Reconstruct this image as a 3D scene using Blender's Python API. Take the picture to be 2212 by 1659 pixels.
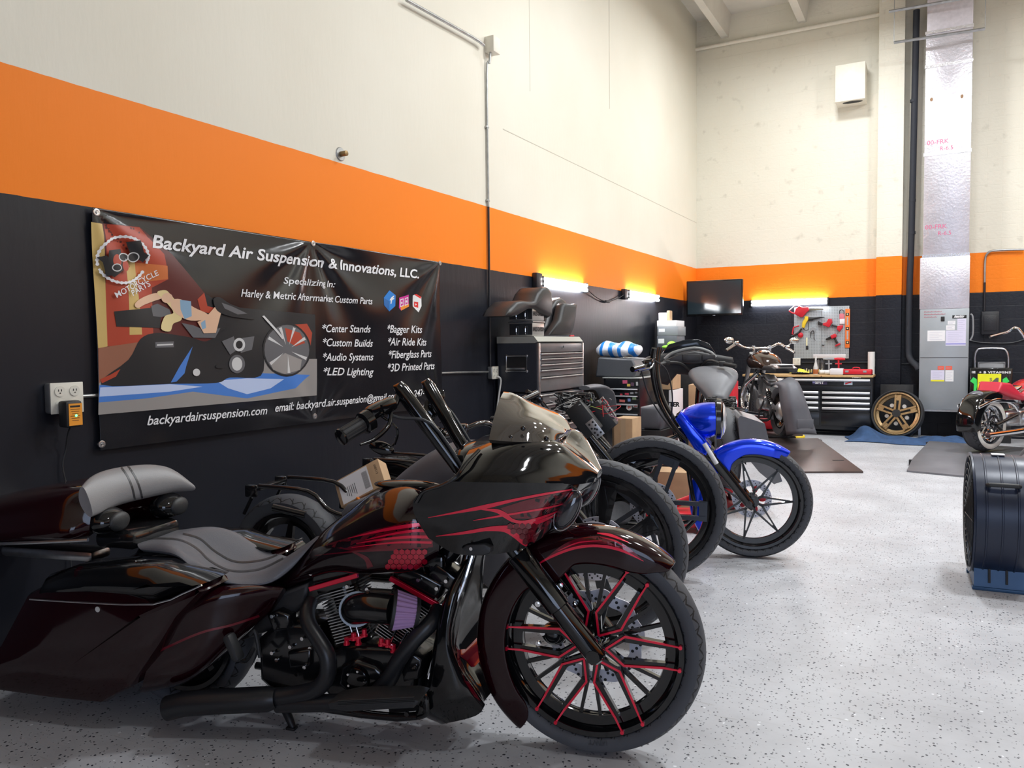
import bpy, bmesh, math, random
from mathutils import Vector, Matrix
from mathutils.bvhtree import BVHTree
PI = math.pi
V = Vector
sc = bpy.context.scene
COL = sc.collection
random.seed(7)
for o in list(bpy.data.objects):
    bpy.data.objects.remove(o)

# ------------------------------------------------------------ camera
FPX, YAW, PITCH, ROLL = 1702.4, 0.4975, 0.04899, -0.01039
CAM = V((3.8746, 0.0, 1.5))
WPX, HPX = 2212.0, 1659.0
fwd = V((-math.sin(YAW) * math.cos(PITCH), math.cos(YAW) * math.cos(PITCH), -math.sin(PITCH)))
r0 = V((math.cos(YAW), math.sin(YAW), 0))
u0 = r0.cross(fwd)
right = r0 * math.cos(ROLL) + u0 * math.sin(ROLL)
up = u0 * math.cos(ROLL) - r0 * math.sin(ROLL)
cd = bpy.data.cameras.new('camera')
cam = bpy.data.objects.new('camera', cd)
COL.objects.link(cam)
m = Matrix((right, up, -fwd)).transposed().to_4x4()
m.translation = CAM
cam.matrix_world = m
cd.sensor_width = 36.0
cd.lens = FPX / WPX * 36.0
cd.clip_start = 0.05
sc.camera = cam

def ray(px, py):
    return fwd + right * ((px - WPX / 2) / FPX) + up * ((HPX / 2 - py) / FPX)
def onplane(px, py, n, d):
    n = V(n); v = ray(px, py)
    return CAM + v * ((d - n.dot(CAM)) / n.dot(v))
def WL(px, py, x=0.0): return onplane(px, py, (1, 0, 0), x)      # plane parallel to the left wall
def WB(px, py, y=14.136): return onplane(px, py, (0, 1, 0), y)   # plane parallel to the back wall
def FL(px, py, z=0.0): return onplane(px, py, (0, 0, 1), z)      # horizontal plane

# ------------------------------------------------------------ world, exposure, lights
sc.view_settings.view_transform = 'Standard'
sc.view_settings.look = 'None'
sc.view_settings.gamma = 1.0
sc.view_settings.use_curve_mapping = False
sc.view_settings.exposure = 0.3
w = bpy.data.worlds.new('world'); sc.world = w; w.use_nodes = True
w.node_tree.nodes['Background'].inputs[0].default_value = (0.8, 0.86, 1.0, 1)
w.node_tree.nodes['Background'].inputs[1].default_value = 0.35

def area(name, loc, size, energy, color=(1, 1, 1), rot=(0, 0, 0), sy=None):
    l = bpy.data.lights.new(name, 'AREA'); l.energy = energy; l.color = color; l.size = size
    if sy: l.shape = 'RECTANGLE'; l.size_y = sy
    o = bpy.data.objects.new(name, l); COL.objects.link(o); o.location = loc; o.rotation_euler = rot
    return o
# high-bay lamps under the ceiling; the last one is fill added over the foreground
for i, (x, y, e) in enumerate([(3.1, 7.6, 150), (2.4, 11.6, 130), (5.2, 5.4, 190), (5.6, 10.2, 190), (7.4, 8.4, 120), (5.4, 1.4, 60)]):
    area("high_bay_and_fill", (x, y, 6.5), 0.5, e * 0.8, (0.95, 0.98, 1.0))
# bluish fill light added behind the camera to lift the dark foreground
area('rear_blue_fill', (6.2, -3.7, 1.9), 3.4, 85, (0.58, 0.72, 1.0), (math.radians(90), 0, 0), 3.0)

# ------------------------------------------------------------ materials
MATS = {}
def mat(name, col, rough=0.5, metal=0.0, coat=0.0, noise=0.0, nscale=20.0, bump=0.0, bscale=80.0, emit=0.0, alpha=None, trans=0.0, sheen=0.0, spec=None, ior=None):
    if name in MATS: return MATS[name]
    M = bpy.data.materials.new(name); M.use_nodes = True
    nt = M.node_tree; b = nt.nodes['Principled BSDF']
    c = (col[0], col[1], col[2], 1)
    b.inputs['Base Color'].default_value = c
    b.inputs['Roughness'].default_value = rough
    b.inputs['Metallic'].default_value = metal
    if coat: b.inputs['Coat Weight'].default_value = coat; b.inputs['Coat Roughness'].default_value = 0.03
    if sheen: b.inputs['Sheen Weight'].default_value = sheen
    if spec is not None: b.inputs['Specular IOR Level'].default_value = spec
    if trans: b.inputs['Transmission Weight'].default_value = trans
    if ior: b.inputs['IOR'].default_value = ior
    if alpha is not None: b.inputs['Alpha'].default_value = alpha
    if emit:
        b.inputs['Emission Color'].default_value = c; b.inputs['Emission Strength'].default_value = emit
    tc = nt.nodes.new('ShaderNodeTexCoord')
    nz = nt.nodes.new('ShaderNodeTexNoise'); nz.inputs['Scale'].default_value = nscale; nz.inputs['Detail'].default_value = 5
    nt.links.new(tc.outputs['Object'], nz.inputs['Vector'])
    if noise:
        mx = nt.nodes.new('ShaderNodeMix'); mx.data_type = 'RGBA'; mx.blend_type = 'MULTIPLY'
        mx.inputs[0].default_value = 1.0
        rp = nt.nodes.new('ShaderNodeMapRange'); rp.inputs[1].default_value = 0.3; rp.inputs[2].default_value = 0.7
        rp.inputs[3].default_value = 1 - noise; rp.inputs[4].default_value = 1 + noise * 0.5
        nt.links.new(nz.outputs['Fac'], rp.inputs[0])
        mx.inputs[6].default_value = c
        nt.links.new(rp.outputs[0], mx.inputs[7])
        nt.links.new(mx.outputs[2], b.inputs['Base Color'])
    else:   # roughness breakup
        rp = nt.nodes.new('ShaderNodeMapRange'); rp.inputs[3].default_value = max(0, rough - 0.03); rp.inputs[4].default_value = min(1, rough + 0.03)
        nt.links.new(nz.outputs['Fac'], rp.inputs[0]); nt.links.new(rp.outputs[0], b.inputs['Roughness'])
    if bump:
        n2 = nt.nodes.new('ShaderNodeTexNoise'); n2.inputs['Scale'].default_value = bscale; n2.inputs['Detail'].default_value = 6
        nt.links.new(tc.outputs['Object'], n2.inputs['Vector'])
        bp = nt.nodes.new('ShaderNodeBump'); bp.inputs['Strength'].default_value = bump; bp.inputs['Distance'].default_value = 0.01
        nt.links.new(n2.outputs['Fac'], bp.inputs['Height']); nt.links.new(bp.outputs[0], b.inputs['Normal'])
    MATS[name] = M
    return M

BLACKP = mat('gloss_black_paint', (0.004, 0.0042, 0.005), 0.08, 0, 0.3)
BLACKG = mat('gloss_black_metal', (0.008, 0.008, 0.009), 0.16, 0, 0.5)
SATIN = mat('satin_black_ceramic', (0.012, 0.013, 0.016), 0.36)
MATTE = mat('matte_black_metal', (0.014, 0.014, 0.016), 0.5, noise=0.3)
PLAST = mat('black_plastic', (0.02, 0.021, 0.023), 0.5, bump=0.1, bscale=300)
RUBBER = mat('tyre_rubber', (0.022, 0.024, 0.028), 0.62, noise=0.25, nscale=12, bump=0.05)
RUBBERG = mat('dusty_tyre_rubber', (0.055, 0.058, 0.066), 0.6, noise=0.3, nscale=9)
CHROME = mat('chrome', (0.82, 0.83, 0.85), 0.08, 1.0)
STEEL = mat('brushed_steel', (0.6, 0.61, 0.63), 0.3, 1.0, noise=0.12, nscale=30)
ALU = mat('cast_aluminium', (0.55, 0.56, 0.57), 0.4, 0.9, noise=0.2)
GALV = mat('galvanised_steel', (0.45, 0.46, 0.46), 0.38, 0.85, noise=0.2, nscale=14)
REDM = mat('candy_red_metal', (0.85, 0.008, 0.05), 0.25, 0.4, 0.6)
REDP = mat('candy_red_flame_paint', (0.85, 0.008, 0.05), 0.25, 0.25, 0.9)
REDD = mat('deep_red_flame_paint', (0.16, 0.002, 0.012), 0.18, 0.3, 0.9)
REDV = mat('wine_black_paint', (0.014, 0.0012, 0.003), 0.08, 0.0, 0.15, spec=0.4)
BLUE = mat('candy_blue_paint', (0.0, 0.05, 0.9), 0.16, 0.5, 0.5)
LEATH = mat('grey_leather', (0.125, 0.128, 0.145), 0.42, bump=0.12, bscale=260)
LEATHB = mat('black_leather', (0.03, 0.03, 0.033), 0.36, bump=0.12, bscale=260)
PDISC = mat('pale_disc', (0.72, 0.72, 0.8), 0.4, 0.35)
PRIMER = mat('grey_primer', (0.11, 0.115, 0.135), 0.5, noise=0.12, nscale=6)
PRIMERL = mat('light_grey_primer', (0.13, 0.135, 0.15), 0.45, noise=0.15, nscale=5)
WHITE = mat('white_plastic', (0.78, 0.78, 0.76), 0.45)
PAPER = mat('white_paper', (0.8, 0.8, 0.82), 0.7)
CARD = mat('brown_cardboard', (0.5, 0.33, 0.19), 0.8, noise=0.12, nscale=8)
INK = mat('black_ink', (0.012, 0.012, 0.014), 0.6)
REDPL = mat('red_plastic', (0.6, 0.015, 0.03), 0.4)
YEL = mat('yellow_plastic', (0.85, 0.6, 0.03), 0.45)
BANNERM = mat('black_vinyl', (0.010, 0.010, 0.013), 0.2, spec=0.55)
LETTER = mat('white_print', (0.78, 0.78, 0.8), 0.5)
GREYP = mat('grey_plastic', (0.3, 0.31, 0.33), 0.5)
FOIL = mat('wrinkled_foil_facing', (0.68, 0.66, 0.72), 0.34, 0.6, noise=0.1, nscale=5, bump=0.5, bscale=30)
FURN = mat('grey_sheet_metal', (0.36, 0.39, 0.42), 0.38, 0.3, noise=0.08, nscale=3)

# ------------------------------------------------------------ mesh builder
class MB:
    def __init__(s): s.b = bmesh.new(); s.mi = 0
    def _new(s, vs, mi):
        if mi is not None:
            fs = set()
            for v in vs: fs.update(v.link_faces)
            for f in fs: f.material_index = mi
    def box(s, c, d, rot=None, bev=0.0, mi=None, seg=2):
        r = bmesh.ops.create_cube(s.b, size=1.0); vs = r['verts']
        for v in vs: v.co = V((v.co.x * d[0], v.co.y * d[1], v.co.z * d[2]))
        if bev > 0:
            es = list({e for v in vs for e in v.link_edges})
            q = bmesh.ops.bevel(s.b, geom=es, offset=min(bev, min(d) * 0.45), segments=seg, affect='EDGES', profile=0.5)
            vs = list({v for f in q['faces'] for v in f.verts} | {v for v in vs if v.is_valid})
            # include all verts of the island
            seen = set(vs); st = list(vs)
            while st:
                v = st.pop()
                for e in v.link_edges:
                    o = e.other_vert(v)
                    if o not in seen: seen.add(o); st.append(o)
            vs = list(seen)
        if rot is not None:
            R = rot if isinstance(rot, Matrix) else Matrix.Rotation(rot, 3, 'Z')
            for v in vs: v.co = R @ v.co
        for v in vs: v.co += V(c)
        s._new(vs, mi); return s
    def box2(s, a, b, bev=0.0, mi=None):
        a, b = V(a), V(b)
        return s.box((a + b) / 2, [abs(b[i] - a[i]) for i in range(3)], None, bev, mi)
    def cyl(s, a, b, r, r2=None, n=20, cap=True, mi=None):
        return s.tube([a, b], [r, r if r2 is None else r2], n, cap, mi, smooth=0)
    def tube(s, pts, r, n=12, cap=True, mi=None, smooth=4, closed=False, flat=None):
        """swept round tube; r number or list; flat=(a,b) scales the section"""
        pts = [V(p) for p in pts]
        rs = list(r) if isinstance(r, (list, tuple)) else [r] * len(pts)
        if smooth and len(pts) > 2:
            P, Rr = [], []
            N = len(pts)
            rng = range(N if closed else N - 1)
            for i in rng:
                p0 = pts[(i - 1) % N] if (closed or i > 0) else pts[0] * 2 - pts[1]
                p1 = pts[i]; p2 = pts[(i + 1) % N]
                p3 = pts[(i + 2) % N] if (closed or i + 2 < N) else pts[-1] * 2 - pts[-2]
                for k in range(smooth):
                    t = k / smooth
                    P.append(0.5 * ((2 * p1) + (p2 - p0) * t + (2 * p0 - 5 * p1 + 4 * p2 - p3) * t * t + (3 * p1 - p0 - 3 * p2 + p3) * t ** 3))
                    Rr.append(rs[i] * (1 - t) + rs[(i + 1) % N] * t)
            if not closed: P.append(pts[-1]); Rr.append(rs[-1])
            pts, rs = P, Rr
        N = len(pts)
        tan = []
        for i in range(N):
            if closed: t = pts[(i + 1) % N] - pts[i - 1]
            else: t = pts[min(i + 1, N - 1)] - pts[max(i - 1, 0)]
            tan.append(t.normalized() if t.length > 1e-9 else V((0, 0, 1)))
        ref = V((0, 0, 1)) if abs(tan[0].z) < 0.9 else V((1, 0, 0))
        nrm = (ref - tan[0] * ref.dot(tan[0])).normalized()
        rings = []
        for i in range(N):
            nrm = (nrm - tan[i] * nrm.dot(tan[i]))
            nrm = nrm.normalized() if nrm.length > 1e-6 else V((1, 0, 0))
            bn = tan[i].cross(nrm)
            fa, fb = flat or (1, 1)
            rings.append([s.b.verts.new(pts[i] + (nrm * math.cos(2 * PI * k / n) * fa + bn * math.sin(2 * PI * k / n) * fb) * rs[i]) for k in range(n)])
        vs = [v for q in rings for v in q]
        for i in range(N if closed else N - 1):
            A, B = rings[i], rings[(i + 1) % N]
            off = 0
            if closed and i == N - 1:
                off = min(range(n), key=lambda k: (A[0].co - B[k].co).length)
            for k in range(n):
                s.b.faces.new((A[k], A[(k + 1) % n], B[(k + 1 + off) % n], B[(k + off) % n]))
        if cap and not closed:
            s.b.faces.new(list(reversed(rings[0]))); s.b.faces.new(rings[-1])
        s._new(vs, mi); return s
    def lathe(s, prof, origin=(0, 0, 0), axis=(0, 0, 1), n=48, mi=None, a0=0.0, a1=2 * PI, x0=None):
        """prof: list of (r, h) along axis"""
        ax = V(axis).normalized(); o = V(origin)
        ref = V(x0) if x0 else (V((1, 0, 0)) if abs(ax.x) < 0.9 else V((0, 0, 1)))
        e1 = (ref - ax * ref.dot(ax)).normalized(); e2 = ax.cross(e1)
        full = abs(a1 - a0 - 2 * PI) < 1e-6
        m_ = n if full else n + 1
        rings = []
        for (r, h) in prof:
            if abs(r) < 1e-6: rings.append([s.b.verts.new(o + ax * h)])
            else: rings.append([s.b.verts.new(o + ax * h + (e1 * math.cos(a0 + (a1 - a0) * k / n) + e2 * math.sin(a0 + (a1 - a0) * k / n)) * r) for k in range(m_)])
        vs = [v for q in rings for v in q]
        for A, B in zip(rings, rings[1:]):
            for k in range(n):
                k2 = (k + 1) % m_
                if len(A) == 1 and len(B) == 1: continue
                if len(A) == 1: s.b.faces.new((A[0], B[k2], B[k]))
                elif len(B) == 1: s.b.faces.new((A[k], A[k2], B[0]))
                else: s.b.faces.new((A[k], A[k2], B[k2], B[k]))
        s._new(vs, mi); return s
    def ell(s, c, r, n=20, rot=None, mi=None):
        q = bmesh.ops.create_uvsphere(s.b, u_segments=n, v_segments=max(8, n // 2), radius=1.0); vs = q['verts']
        for v in vs:
            p = V((v.co.x * r[0], v.co.y * r[1], v.co.z * r[2]))
            if rot is not None: p = rot @ p
            v.co = p + V(c)
        s._new(vs, mi); return s
    def prism(s, pts, vec, mi=None):
        """planar polygon extruded by vec"""
        a = [s.b.verts.new(V(p)) for p in pts]; b = [s.b.verts.new(V(p) + V(vec)) for p in pts]
        s.b.faces.new(a); s.b.faces.new(list(reversed(b)))
        n = len(a)
        for i in range(n): s.b.faces.new((a[i], b[i], b[(i + 1) % n], a[(i + 1) % n]))
        s._new(a + b, mi); return s
    def poly(s, pts, mi=None):
        a = [s.b.verts.new(V(p)) for p in pts]; s.b.faces.new(a); s._new(a, mi); return s
    def grid(s, rows, mi=None, cu=False, cv=False, caps=False):
        R = [[s.b.verts.new(V(p)) for p in row] for row in rows]
        n, m_ = len(R), len(R[0])
        for i in range(n if cu else n - 1):
            for j in range(m_ if cv else m_ - 1):
                try: s.b.faces.new((R[i][j], R[i][(j + 1) % m_], R[(i + 1) % n][(j + 1) % m_], R[(i + 1) % n][j]))
                except ValueError: pass
        if caps:
            s.b.faces.new(list(reversed(R[0]))); s.b.faces.new(R[-1])
        s._new([v for q in R for v in q], mi); return s
    def text(s, body, size, fn, bold=0.0, shear=0.0, sx=1.0, align='LEFT', mi=None, spacing=1.0):
        """flat lettering; fn maps (x,y) of the text plane to 3D"""
        c = bpy.data.curves.new('t', 'FONT'); c.body = body; c.size = size; c.offset = bold; c.shear = shear
        c.align_x = align; c.resolution_u = 3; c.space_character = spacing
        o = bpy.data.objects.new('t', c); COL.objects.link(o)
        bpy.context.view_layer.update()
        me = bpy.data.meshes.new_from_object(o.evaluated_get(bpy.context.evaluated_depsgraph_get()))
        vs = [s.b.verts.new(fn(v.co.x * sx, v.co.y)) for v in me.vertices]
        for p in me.polygons:
            try:
                f = s.b.faces.new([vs[i] for i in p.vertices])
                if mi is not None: f.material_index = mi
            except ValueError: pass
        bpy.data.objects.remove(o); bpy.data.curves.remove(c); bpy.data.meshes.remove(me)
        return s
    def build(s, name, mats, parent=None, sub=0, smooth=40, solid=0.0, norm=True, bev=0.0):
        if norm: bmesh.ops.recalc_face_normals(s.b, faces=s.b.faces)
        me = bpy.data.meshes.new(name); s.b.to_mesh(me); s.b.free()
        for q in (mats if isinstance(mats, (list, tuple)) else [mats]): me.materials.append(q)
        if smooth:
            me.shade_smooth()
            if not sub: me.set_sharp_from_angle(angle=math.radians(smooth))
        o = bpy.data.objects.new(name, me); COL.objects.link(o)
        if parent is not None: o.parent = parent
        if solid:
            q = o.modifiers.new('solid', 'SOLIDIFY'); q.thickness = solid; q.offset = -1
        if bev:
            q = o.modifiers.new('bevel', 'BEVEL'); q.width = bev; q.segments = 2; q.limit_method = 'ANGLE'
        if sub:
            q = o.modifiers.new('sub', 'SUBSURF'); q.levels = sub; q.render_levels = sub
        return o

def thing(name, label, cat, loc=(0, 0, 0), rz=0.0, group=None, rot=None, scale=None):
    o = bpy.data.objects.new(name, None); COL.objects.link(o); o.empty_display_size = 0.1
    o.location = loc; o.rotation_euler = rot or (0, 0, rz)
    if scale: o.scale = (scale,) * 3
    return tag(o, label, cat, group)
def tag(o, label, cat, group=None):
    o['label'] = label; o['category'] = cat
    if group: o['group'] = group
    return o
def struct(o): o['kind'] = 'structure'; return o
def lab(o, label): o['label'] = label; return o
# ============================================================ the room
Z1, Z2 = 2.232, 2.840      # orange band
XR, YF, YB, ZC = 8.6, -4.2, 14.136, 7.2
def wallmat(name, blocks):
    M = bpy.data.materials.new(name); M.use_nodes = True
    nt = M.node_tree; N = nt.nodes; L = nt.links; b = N['Principled BSDF']
    g = N.new('ShaderNodeNewGeometry'); sp = N.new('ShaderNodeSeparateXYZ'); L.new(g.outputs['Position'], sp.inputs[0])
    nz = N.new('ShaderNodeTexNoise'); nz.inputs['Scale'].default_value = 9; nz.inputs['Detail'].default_value = 4; L.new(g.outputs['Position'], nz.inputs['Vector'])
    ad = N.new('ShaderNodeMath'); ad.operation = 'MULTIPLY_ADD'; L.new(nz.outputs['Fac'], ad.inputs[0]); ad.inputs[1].default_value = 0.008; L.new(sp.outputs['Z'], ad.inputs[2])
    def step(z):
        q = N.new('ShaderNodeMath'); q.operation = 'GREATER_THAN'; L.new(ad.outputs[0], q.inputs[0]); q.inputs[1].default_value = z + 0.01; return q
    s1, s2 = step(Z1), step(Z2)
    n2 = N.new('ShaderNodeTexNoise'); n2.inputs['Scale'].default_value = 0.9; n2.inputs['Detail'].default_value = 7; L.new(g.outputs['Position'], n2.inputs['Vector'])
    cr = N.new('ShaderNodeMix'); cr.data_type = 'RGBA'; cr.inputs[6].default_value = (0.70, 0.66, 0.55, 1); cr.inputs[7].default_value = (0.80, 0.77, 0.67, 1); L.new(n2.outputs['Fac'], cr.inputs[0])
    last = cr.outputs[2]
    if blocks:   # grime patches on the painted blockwork
        n3 = N.new('ShaderNodeTexNoise'); n3.inputs['Scale'].default_value = 6; n3.inputs['Detail'].default_value = 10; L.new(g.outputs['Position'], n3.inputs['Vector'])
        mr = N.new('ShaderNodeMapRange'); mr.inputs[1].default_value = 0.62; mr.inputs[2].default_value = 0.8; mr.inputs[3].default_value = 0; mr.inputs[4].default_value = 0.55; L.new(n3.outputs['Fac'], mr.inputs[0])
        g2 = N.new('ShaderNodeMix'); g2.data_type = 'RGBA'; L.new(mr.outputs[0], g2.inputs[0]); L.new(last, g2.inputs[6]); g2.inputs[7].default_value = (0.42, 0.39, 0.32, 1); last = g2.outputs[2]
    orr = N.new('ShaderNodeMix'); orr.data_type = 'RGBA'; L.new(s2.outputs[0], orr.inputs[0]); orr.inputs[6].default_value = (0.95, 0.235, 0.014, 1); L.new(last, orr.inputs[7])
    bl = N.new('ShaderNodeMix'); bl.data_type = 'RGBA'; L.new(s1.outputs[0], bl.inputs[0]); bl.inputs[6].default_value = (0.012, 0.0135, 0.02, 1); L.new(orr.outputs[2], bl.inputs[7])
    L.new(bl.outputs[2], b.inputs['Base Color'])
    rg = N.new('ShaderNodeMapRange'); rg.inputs[3].default_value = 0.36 if not blocks else 0.42; rg.inputs[4].default_value = 0.5; L.new(s1.outputs[0], rg.inputs[0]); L.new(rg.outputs[0], b.inputs['Roughness'])
    sg = N.new('ShaderNodeMapRange'); sg.inputs[3].default_value = 0.34; sg.inputs[4].default_value = 0.22; L.new(s1.outputs[0], sg.inputs[0]); L.new(sg.outputs[0], b.inputs['Specular IOR Level'])
    bp = N.new('ShaderNodeBump'); bp.inputs['Distance'].default_value = 0.012; bp.inputs['Strength'].default_value = 0.35
    n4 = N.new('ShaderNodeTexNoise'); n4.inputs['Scale'].default_value = 22; n4.inputs['Detail'].default_value = 6; L.new(g.outputs['Position'], n4.inputs['Vector'])
    if blocks:
        cx = N.new('ShaderNodeCombineXYZ'); L.new(sp.outputs['X'], cx.inputs[0]); L.new(sp.outputs['Z'], cx.inputs[1])
        br = N.new('ShaderNodeTexBrick'); br.inputs['Scale'].default_value = 1.0; br.inputs['Brick Width'].default_value = 0.406; br.inputs['Row Height'].default_value = 0.203
        br.inputs['Mortar Size'].default_value = 0.006; br.inputs['Mortar Smooth'].default_value = 0.6
        L.new(cx.outputs[0], br.inputs['Vector'])
        mm = N.new('ShaderNodeMath'); mm.operation = 'MULTIPLY_ADD'; L.new(br.outputs['Fac'], mm.inputs[0]); mm.inputs[1].default_value = -0.35; L.new(n4.outputs['Fac'], mm.inputs[2]); L.new(mm.outputs[0], bp.inputs['Height'])
    else:
        bp.inputs['Strength'].default_value = 0.12
        mp = N.new('ShaderNodeMapping'); mp.inputs['Scale'].default_value = (1, 1, 0.25); L.new(g.outputs['Position'], mp.inputs[0]); L.new(mp.outputs[0], n4.inputs['Vector'])
        L.new(n4.outputs['Fac'], bp.inputs['Height'])
    L.new(bp.outputs[0], b.inputs['Normal'])
    return M
WALLM, BLOCKM = wallmat('painted_smooth_wall', False), wallmat('painted_block_wall', True)

def floormat():
    M = bpy.data.materials.new('flaked_epoxy_floor'); M.use_nodes = True
    nt = M.node_tree; N = nt.nodes; L = nt.links; b = N['Principled BSDF']
    g = N.new('ShaderNodeNewGeometry')
    n1 = N.new('ShaderNodeTexNoise'); n1.inputs['Scale'].default_value = 1.6; n1.inputs['Detail'].default_value = 9; n1.inputs['Roughness'].default_value = 0.65; L.new(g.outputs['Position'], n1.inputs['Vector'])
    base = N.new('ShaderNodeMix'); base.data_type = 'RGBA'; base.inputs[6].default_value = (0.41, 0.42, 0.45, 1); base.inputs[7].default_value = (0.53, 0.545, 0.58, 1)
    mr = N.new('ShaderNodeMapRange'); mr.inputs[1].default_value = 0.35; mr.inputs[2].default_value = 0.65; L.new(n1.outputs['Fac'], mr.inputs[0]); L.new(mr.outputs[0], base.inputs[0])
    # thin streaky scuffs
    mp = N.new('ShaderNodeMapping'); mp.inputs['Rotation'].default_value = (0, 0, 0.5); mp.inputs['Scale'].default_value = (3, 26, 1); L.new(g.outputs['Position'], mp.inputs[0])
    n2 = N.new('ShaderNodeTexNoise'); n2.inputs['Scale'].default_value = 2.2; n2.inputs['Detail'].default_value = 8; L.new(mp.outputs[0], n2.inputs['Vector'])
    m2 = N.new('ShaderNodeMapRange'); m2.inputs[1].default_value = 0.62; m2.inputs[2].default_value = 0.78; m2.inputs[4].default_value = 0.55; L.new(n2.outputs['Fac'], m2.inputs[0])
    sc_ = N.new('ShaderNodeMix'); sc_.data_type = 'RGBA'; L.new(m2.outputs[0], sc_.inputs[0]); L.new(base.outputs[2], sc_.inputs[6]); sc_.inputs[7].default_value = (0.28, 0.28, 0.27, 1)
    last = sc_.outputs[2]
    for (s, thr, rad, col) in ((52, 0.74, 0.26, (0.03, 0.034, 0.05)), (85, 0.80, 0.28, (0.08, 0.085, 0.1)), (40, 0.975, 0.25, (0.72, 0.74, 0.78))):
        mpp = N.new('ShaderNodeMapping'); mpp.inputs['Location'].default_value = (s, s * 0.3, 0); L.new(g.outputs['Position'], mpp.inputs[0])
        nd = N.new('ShaderNodeTexNoise'); nd.inputs['Scale'].default_value = s * 2; L.new(mpp.outputs[0], nd.inputs['Vector'])
        va = N.new('ShaderNodeVectorMath'); va.operation = 'MULTIPLY_ADD'; L.new(nd.outputs['Color'], va.inputs[0]); va.inputs[1].default_value = (0.012,) * 3; L.new(mpp.outputs[0], va.inputs[2])
        vo = N.new('ShaderNodeTexVoronoi'); vo.inputs['Scale'].default_value = s; L.new(va.outputs[0], vo.inputs['Vector'])
        sx = N.new('ShaderNodeSeparateColor'); L.new(vo.outputs['Color'], sx.inputs[0])
        a = N.new('ShaderNodeMath'); a.operation = 'GREATER_THAN'; L.new(sx.outputs[0], a.inputs[0]); a.inputs[1].default_value = thr
        c = N.new('ShaderNodeMath'); c.operation = 'LESS_THAN'; L.new(vo.outputs['Distance'], c.inputs[0]); c.inputs[1].default_value = rad
        d = N.new('ShaderNodeMath'); d.operation = 'MULTIPLY'; L.new(a.outputs[0], d.inputs[0]); L.new(c.outputs[0], d.inputs[1])
        mx = N.new('ShaderNodeMix'); mx.data_type = 'RGBA'; L.new(d.outputs[0], mx.inputs[0]); L.new(last, mx.inputs[6]); mx.inputs[7].default_value = col + (1,)
        last = mx.outputs[2]
    L.new(last, b.inputs['Base Color'])
    m3 = N.new('ShaderNodeMapRange'); m3.inputs[3].default_value = 0.3; m3.inputs[4].default_value = 0.55; L.new(n1.outputs['Fac'], m3.inputs[0]); L.new(m3.outputs[0], b.inputs['Roughness'])
    b.inputs['Specular IOR Level'].default_value = 0.4
    return M
struct(MB().box2((-0.2, YF - 0.2, -0.15), (XR + 0.2, YB + 0.2, 0)).build('floor', floormat()))
struct(MB().box2((-0.2, YF, 0), (0, YB, ZC)).build('wall_left', WALLM))
struct(MB().box2((-0.2, YB, 0), (XR + 0.2, YB + 0.2, ZC)).build('wall_back', BLOCKM))
struct(MB().box2((XR, YF, 0), (XR + 0.2, YB, ZC)).build('wall_right', WALLM))
wf = MB()
wf.box2((-0.2, YF - 0.2, 0), (4.4, YF, ZC)); wf.box2((8.0, YF - 0.2, 0), (XR + 0.2, YF, ZC)); wf.box2((4.4, YF - 0.2, 3.4), (8.0, YF, ZC))
struct(wf.build('wall_front', WALLM))
CEIL = mat('painted_concrete_ceiling', (0.72, 0.69, 0.62), 0.7, noise=0.1, nscale=2)
struct(MB().box2((-0.2, YF - 0.2, ZC), (XR + 0.2, YB + 0.2, ZC + 0.2)).build('ceiling', CEIL))
for k in range(7):   # stems of the double-tee ceiling slabs
    x = 0.5 + 1.28 * k
    mb = MB(); prof = [(x - 0.06, 6.82), (x + 0.06, 6.82), (x + 0.11, ZC + 0.01), (x - 0.11, ZC + 0.01)]
    mb.prism([(a, YF, z) for a, z in prof], (0, YB - YF, 0))
    struct(mb.build('trim_%d' % (k + 1), CEIL))
# pilaster on the back wall
struct(MB().box2((2.96, YB - 0.22, 0), (3.33, YB + 0.05, ZC), 0.006).build('trim_8', BLOCKM))
# panel joints of the left wall
JOINT = mat('wall_joint_paint', (0.6, 0.57, 0.48), 0.6)
j = MB(); j.box2((-0.004, 7.0, 3.66), (0.003, YB, 3.668)); j.box2((-0.004, 9.9, 4.6), (0.004, 9.91, 7.2)); j.box2((-0.004, 7.6, 4.2), (0.002, 7.608, 7.2))
struct(j.build('trim_9', JOINT))
# painted pipe under the ceiling along the back wall
CREAM = mat('cream_paint', (0.78, 0.74, 0.64), 0.5, noise=0.05)
tag(MB().tube([(0.0, YB - 0.05, 6.70), (2.96, YB - 0.05, 6.70)], 0.032, 16, smooth=0).build('ceiling_pipe', CREAM),
    'cream painted pipe running level along the back wall just below the ceiling beams', 'pipe')
# ============================================================ motorcycle building tools
class Frame:
    """local axes of a parked motorcycle: x forward, y to its left, z up, origin under the front axle"""
    def __init__(s, x, y, ang, z=0.0, sc_=1.0):
        s.M = Matrix.Translation((x, y, z)) @ Matrix.Rotation(ang, 4, 'Z') @ Matrix.Scale(sc_, 4)
        s.I = s.M.inverted(); s.ang = ang; s.loc = (x, y, z); s.sc = sc_
        s.cam = s.I @ CAM
    def dirn(s, px, py): return (s.I.to_3x3() @ ray(px, py))
    def T(s, px, py, y=0.0):
        d = s.dirn(px, py); return s.cam + d * ((y - s.cam.y) / d.y)
    def TX(s, px, py, x):
        d = s.dirn(px, py); return s.cam + d * ((x - s.cam.x) / d.x)
    def P(s, lst): return [s.T(*p) for p in lst]

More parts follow.
